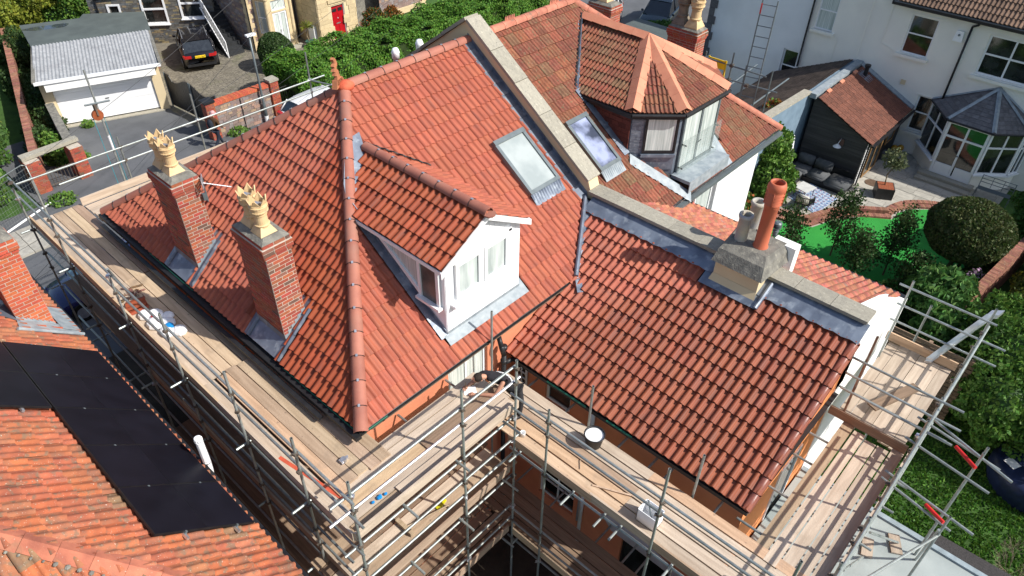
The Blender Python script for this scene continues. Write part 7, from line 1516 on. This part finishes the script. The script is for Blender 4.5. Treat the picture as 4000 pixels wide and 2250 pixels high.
n = 26000; p = np.c_[7.7+8*rng.random(n), -13+7.4*rng.random(n), np.full(n, G+.03)]; o = leafmesh('grass', p, .06, leafmat('grass_blade', (.10, .22, .03), (.05, .13, .018)), aspect=2.2, flat=.3); tag(o, 'rough green grass of the rear lawn beyond the scaffold', 'grass', kind='stuff')
t = empty('hot_tub', (13.4, -9.5, G), 'inflatable hot tub under a gathered navy blue cover', 'hot tub')
NAVY = mat('navy_vinyl', (.012, .022, .075), (.008, .014, .045), rough=.5, spec=.35, bump=.5, bscale=6, isl=False)
mb = MB(); c = (13.7, -9.75, G); nseg = 72
prof = [(1.02, 0), (1.08, .25), (1.08, .55), (1.03, .68), (.95, .74), (.6, .78), (0, .80)]
vs = []
for k, (r, z) in enumerate(prof):
    for i in range(nseg):
        a = 2*math.pi*i/nseg; rr = r*(1+(.022*math.cos(a*36) if 1 <= k <= 3 else 0)); vs.append((c[0]+rr*math.cos(a), c[1]+rr*math.sin(a), c[2]+z+(.01*math.sin(3*a+k) if k > 3 else 0)))
mb.add(vs, [(k*nseg+i, k*nseg+(i+1) % nseg, (k+1)*nseg+(i+1) % nseg, (k+1)*nseg+i) for k in range(len(prof)-1) for i in range(nseg)]); mb.build('cover', NAVY, t, smooth=True)
MB().ob((13.15, -9.2, G+.782), (.25, -.12, 0), (.14, .28, 0), (0, 0, .004)).build('white_label', WHITEP, t)
mb = MB(); c = V((13.35, -9.85, G+.79)); pts = [c+V((.11*math.cos(a), .11*math.sin(a), 0)) for a in [2*math.pi*i/24 for i in range(25)]]; mb.path(pts, .006, 4); mb.path([c+V((-.05, .05, 0)), c+V((.05, -.03, 0))], .008, 4); mb.path([c+V((-.02, -.05, 0)), c+V((.03, .05, 0))], .008, 4); mb.build('round_logo', WHITEP, t)
# grey flat roof and felt roof lower right
t = empty('flat_roof_extension', (5.5, -8.5, G), 'pale grey flat roof below the gable end scaffold', 'flat roof')
MB().box((2.6, -16, G), (7.4, -5.45, -3.46)).build('wall', HOUSE2, t); MB().box((2.4, -16.1, -3.46), (7.46, -5.44, -3.4)).build('deck', GRP, t); MB().box((7.46, -16.1, -3.5), (7.58, -5.44, -3.35)).build('edge_trim', mat('blue_grey_trim', (.28, .34, .37), rough=.5), t)
t = empty('felt_roof_shed', (8, -9.5, G), 'shed with dark mineral felt roof beside the grey flat roof', 'shed')
MB().ob((7.62, -8.1, -3.75), (.75, 0, -.18), (.12, -4.5, 0), (0, 0, .03)).build('felt_roof', mat('mineral_felt', (.055, .05, .05), (.03, .028, .028), rough=.95, scale=30, bump=.5), t); MB().ob((7.66, -8.2, G), (.6, 0, 0), (.12, -4.3, 0), (0, 0, 2.3)).build('wall', WOODD, t)
bpy.context.view_layer.update()
t = empty('bare_shrub', (10.3, -10.2, G), 'pale leafless twiggy shrub at the lower right corner', 'shrub')
mb = MB()
def twig(p, d, l, r, k):
    q = p+d*l; mb.tube(p, q, r, 4, 0, r*.6)
    if k:
        for _ in range(3): dd = (d+V((random.gauss(0, .4), random.gauss(0, .4), random.gauss(.1, .3)))).normalized(); twig(p.lerp(q, random.uniform(.4, 1)), dd, l*.68, r*.6, k-1)
for _ in range(5): twig(V((10.1, -10.0, G)), V((random.gauss(0, .35), random.gauss(0, .35), 1)).normalized(), .6, .012, 4)
mb.build('branches', mat('pale_twig', (.30, .25, .18), (.2, .16, .11)), t, kind='stuff')

# ================================================================ people
def skin(name, joints, edges, mt, parent, sub=2, root=0):
    me = bpy.data.meshes.new(name); me.from_pydata([j[0] for j in joints], edges, []); o = bpy.data.objects.new(name, me); C.objects.link(o)
    m = o.modifiers.new('s', 'SKIN'); m.use_smooth_shade = True; s = o.modifiers.new('u', 'SUBSURF'); s.levels = s.render_levels = sub
    for i, j in enumerate(joints):
        r = j[1] if isinstance(j[1], tuple) else (j[1], j[1]); me.skin_vertices[0].data[i].radius = r
    me.skin_vertices[0].data[root].use_root = True
    dg = bpy.context.evaluated_depsgraph_get(); m2 = bpy.data.meshes.new_from_object(o.evaluated_get(dg)); m2.name = name
    bpy.data.objects.remove(o); o = bpy.data.objects.new(name, m2); C.objects.link(o); m2.materials.clear(); m2.materials.append(mt)
    for p in m2.polygons: p.use_smooth = True
    par(o, parent); return o
def hand(parent, wrist, d, side, palm, s=1.0):
    """palm and five curled fingers; d = pointing direction, palm = palm normal"""
    d = V(d).normalized(); n = V(palm).normalized(); u = n.cross(d).normalized()*side; w = V(wrist); J = [(w, .024*s), (w+d*.05*s, (.036*s, .018*s)), (w+d*.085*s, (.038*s, .015*s))]; E = [(0, 1), (1, 2)]
    for k, (off, l) in enumerate(((-.030, .062), (-.010, .074), (.010, .070), (.029, .056))):
        b = w+d*.075*s+u*off*s; i = len(J); J += [(b, .0095*s), (b+d*l*.5*s+n*.006*s, .0088*s), (b+d*l*.85*s+n*.022*s, .0078*s)]; E += [(2, i), (i, i+1), (i+1, i+2)]
    b = w+d*.03*s-u*.03*s; i = len(J); J += [(b, .012*s), (b+d*.03*s-u*.028*s+n*.01*s, .010*s), (b+d*.055*s-u*.032*s+n*.024*s, .009*s)]; E += [(1, i), (i, i+1), (i+1, i+2)]
    skin('hand', J, E, SKIN, parent, 1)
# worker bent forward over the upper boards, forearms resting on them
Wk = empty('person', (2.85, -.95, ZX), 'man in black t-shirt with a white angular emblem leaning over the boards writing on paper', 'person')
z0 = ZX
hip = V((2.84, -.94, -.33)); ch = V((2.56, -.77, -.02)); nk = V((2.38, -.66, .03)); hd = V((2.25, -.58, .02))
hx_ = V((.45, -.89, 0)).normalized()  # across the shoulders (towards his right, away from the wall)
fwd = (nk-hip).normalized()
skin('t_shirt', [(hip+V((0, 0, .0)), (.165, .115)), (hip.lerp(ch, .5), (.16, .115)), (ch, (.185, .12)), (ch.lerp(nk, .65), (.13, .085)), (nk-fwd*.02, (.07, .06)),
      (ch+hx_*.19+fwd*.06, .072), (ch+hx_*.26+fwd*.13-Zv*.09, .066), (ch-hx_*.19+fwd*.06, .072), (ch-hx_*.25+fwd*.13-Zv*.08, .066)], [(0, 1), (1, 2), (2, 3), (3, 4), (2, 5), (5, 6), (2, 7), (7, 8)], SHIRT, Wk)
skin('trousers', [(hip+V((.02, 0, -.03)), .125), (hip+hx_*.1-Zv*.1, .10), (V((2.93, -1.08, -.78)), .068), (V((2.88, -1.08, z0+.1)), .055), (hip-hx_*.1-Zv*.1, .10), (V((2.98, -.86, -.78)), .068), (V((2.98, -.84, z0+.1)), .055)], [(0, 1), (1, 2), (2, 3), (0, 4), (4, 5), (5, 6)], TROU, Wk)
skin('body', [(nk-fwd*.03, .055), (nk+fwd*.05, .052), (hd, (.078, .088)), (hd+fwd*.06-Zv*.03, (.07, .08)), (hd+fwd*.09-Zv*.075, (.045, .05))], [(0, 1), (1, 2), (2, 3), (3, 4)], SKIN, Wk)
eR = V((2.36, -.93, -.28)); wR = V((2.15, -.62, -.29)); eL = V((2.20, -.42, -.27)); wL = V((2.20, -.36, -.29)); eL = V((2.42, -.40, -.27))
sR = ch+hx_*.25+fwd*.12-Zv*.08; sL = ch-hx_*.24+fwd*.12-Zv*.07
skin('arm', [(sR, .05), (eR+V((.0, .0, .02)), .042), (eR.lerp(wR, .4)+V((0, 0, .01)), .042), (wR, .027)], [(0, 1), (1, 2), (2, 3)], SKIN, Wk)
skin('arm', [(sL, .05), (eL+V((0, 0, .02)), .042), (eL.lerp(wL, .4)+V((0, 0, .01)), .04), (wL, .026)], [(0, 1), (1, 2), (2, 3)], SKIN, Wk)
hand(Wk, wR, (-.55, .75, -.05), 1, (0, 0, -1)); hand(Wk, wL, (-.95, -.2, -.05), -1, (0, 0, -1))
mb = MB(); mb.sph(hd+V((.02, .0, .025)), .093, 14, 10, 0, (1.12, 1.0, .82)); mb.build('hair', HAIR, Wk, smooth=True)
mb = MB(); f = fwd; fc = hd+fwd*.13-Zv*.05; mb.sph(fc, .016, 8, 6, 0, (1, 1, 1.2)); mb.sph(hd+hx_*.083+V((0, 0, -.02)), .024, 8, 6, 0, (.8, .5, 1.2)); mb.sph(hd-hx_*.083+V((0, 0, -.02)), .024, 8, 6, 0, (.8, .5, 1.2)); mb.build('nose_and_ears', SKIN, Wk, smooth=True, kind='stuff')
for s in (-1, 1):
    MB().path([V((2.91 if s > 0 else 2.99, -1.08 if s > 0 else -.84, z0+.05)), V((2.76 if s > 0 else 2.84, -1.02 if s > 0 else -.79, z0+.035))], .045, 8).build('boot', BLACK, Wk, smooth=True)
# emblem on the back of the shirt: white outline strokes that follow the cloth
back = ch.lerp(hip, .3)+hx_*.03; bu = (hip-nk).normalized(); bn = bu.cross(hx_).normalized(); bn = bn if bn.z > 0 else -bn
E_ = [[(-.10, -.10), (-.13, .04), (-.02, .11), (.05, .0), (.0, -.03), (-.1, -.1)], [(-.02, -.09), (.09, .02), (.13, .12), (.06, .17), (.05, .1), (.0, .13), (.04, .03), (-.04, -.01), (-.02, -.09)], [(-.06, -.03), (.05, -.1), (.11, -.04), (.02, .06)]]
mb = MB()
tris = bpy.data.objects[[c.name for c in Wk.children if c.name.startswith('t_shirt')][0]]
for st in E_:
    pts = []
    for (a, b), (c, d) in zip(st, st[1:]):
        for k in range(4):
            p = back+bu*(a+(c-a)*k/4)*.95+hx_*(b+(d-b)*k/4)*.8+bn*.5; ok, loc, nn, _ = tris.ray_cast(p, -bn)
            if ok: pts.append(loc+bn*.004)
    if len(pts) > 1: mb.path(pts, .0055, 4)
if mb.v: mb.build('emblem', WHITEP, Wk)
o = MB().ob((2.02, -.46, Z1+.006), (.20, -.13, .012), (.1, .15, .006), (0, 0, .002)).build('paper', WHITEP); tag(o, 'sheet of white paper under the hand of the leaning man', 'paper')
MB().tube((2.12, -.40, Z1+.03), (2.17, -.34, Z1+.16), .004, 6).build('pencil', mat('pencil_wood', (.5, .3, .1)), Wk)
# pedestrian on the street
Pd = empty('person', (8.6, 22.1, G), 'pedestrian in pink hat and brown jacket walking past the stone wall with a rucksack', 'person')
b = V((8.6, 22.1, G)); f = V((.96, .28, 0)); s = V((-.28, .96, 0))
skin('trousers', [(b+Zv*.93, (.15, .12)), (b+s*.09+Zv*.82, .095), (b+s*.09+f*.18+Zv*.48, .07), (b+s*.09+f*.30+Zv*.09, .052), (b-s*.09+Zv*.82, .095), (b-s*.09-f*.05+Zv*.48, .07), (b-s*.09-f*.35+Zv*.12, .052)], [(0, 1), (1, 2), (2, 3), (0, 4), (4, 5), (5, 6)], JEAN, Pd)
skin('jacket', [(b+Zv*.90, (.17, .13)), (b+Zv*1.15, (.17, .13)), (b+Zv*1.36+f*.03, (.19, .125)), (b+Zv*1.46+f*.04, .075), (b+s*.2+Zv*1.36+f*.02, .075), (b+s*.25+Zv*1.1-f*.08, .06), (b+s*.24+Zv*.88+f*.04, .045), (b-s*.2+Zv*1.36+f*.02, .075), (b-s*.25+Zv*1.1+f*.06, .06), (b-s*.22+Zv*.95+f*.25, .045)], [(0, 1), (1, 2), (2, 3), (2, 4), (4, 5), (5, 6), (2, 7), (7, 8), (8, 9)], COAT, Pd)
skin('body', [(b+Zv*1.44+f*.04, .055), (b+Zv*1.54+f*.06, .052), (b+Zv*1.63+f*.08, (.078, .085)), (b+Zv*1.69+f*.08, (.07, .078))], [(0, 1), (1, 2), (2, 3)], SKIN, Pd)
mb = MB(); mb.sph(b+Zv*1.68+f*.07, .105, 12, 8, 0, (1, 1, .85)); mb.lathe([(.1, 1.66), (.14, 1.63), (.14, 1.645)], b+f*.07, 14); mb.build('hat', PINKH, Pd, smooth=True)
hand(Pd, b+s*.24+Zv*.86+f*.05, (.2, 0, -1), 1, (0, -1, 0)); hand(Pd, b-s*.22+Zv*.93+f*.27, (.7, .1, -.6), -1, (0, 1, 0))
bm_ = MB(); bm_.sph(b-f*.2+Zv*1.22, .2, 12, 8, 0, (.6, .85, 1.2)); bm_.build('rucksack', mat('dark_rucksack', (.025, .03, .045), rough=.9, bump=.4), Pd, smooth=True)
for p, q in ((b+s*.09+f*.28+Zv*.04, b+s*.09+f*.44+Zv*.05), (b-s*.09-f*.38+Zv*.06, b-s*.09-f*.24+Zv*.04)): MB().path([p, q], .045, 8).build('shoe', BLACK, Pd, smooth=True)
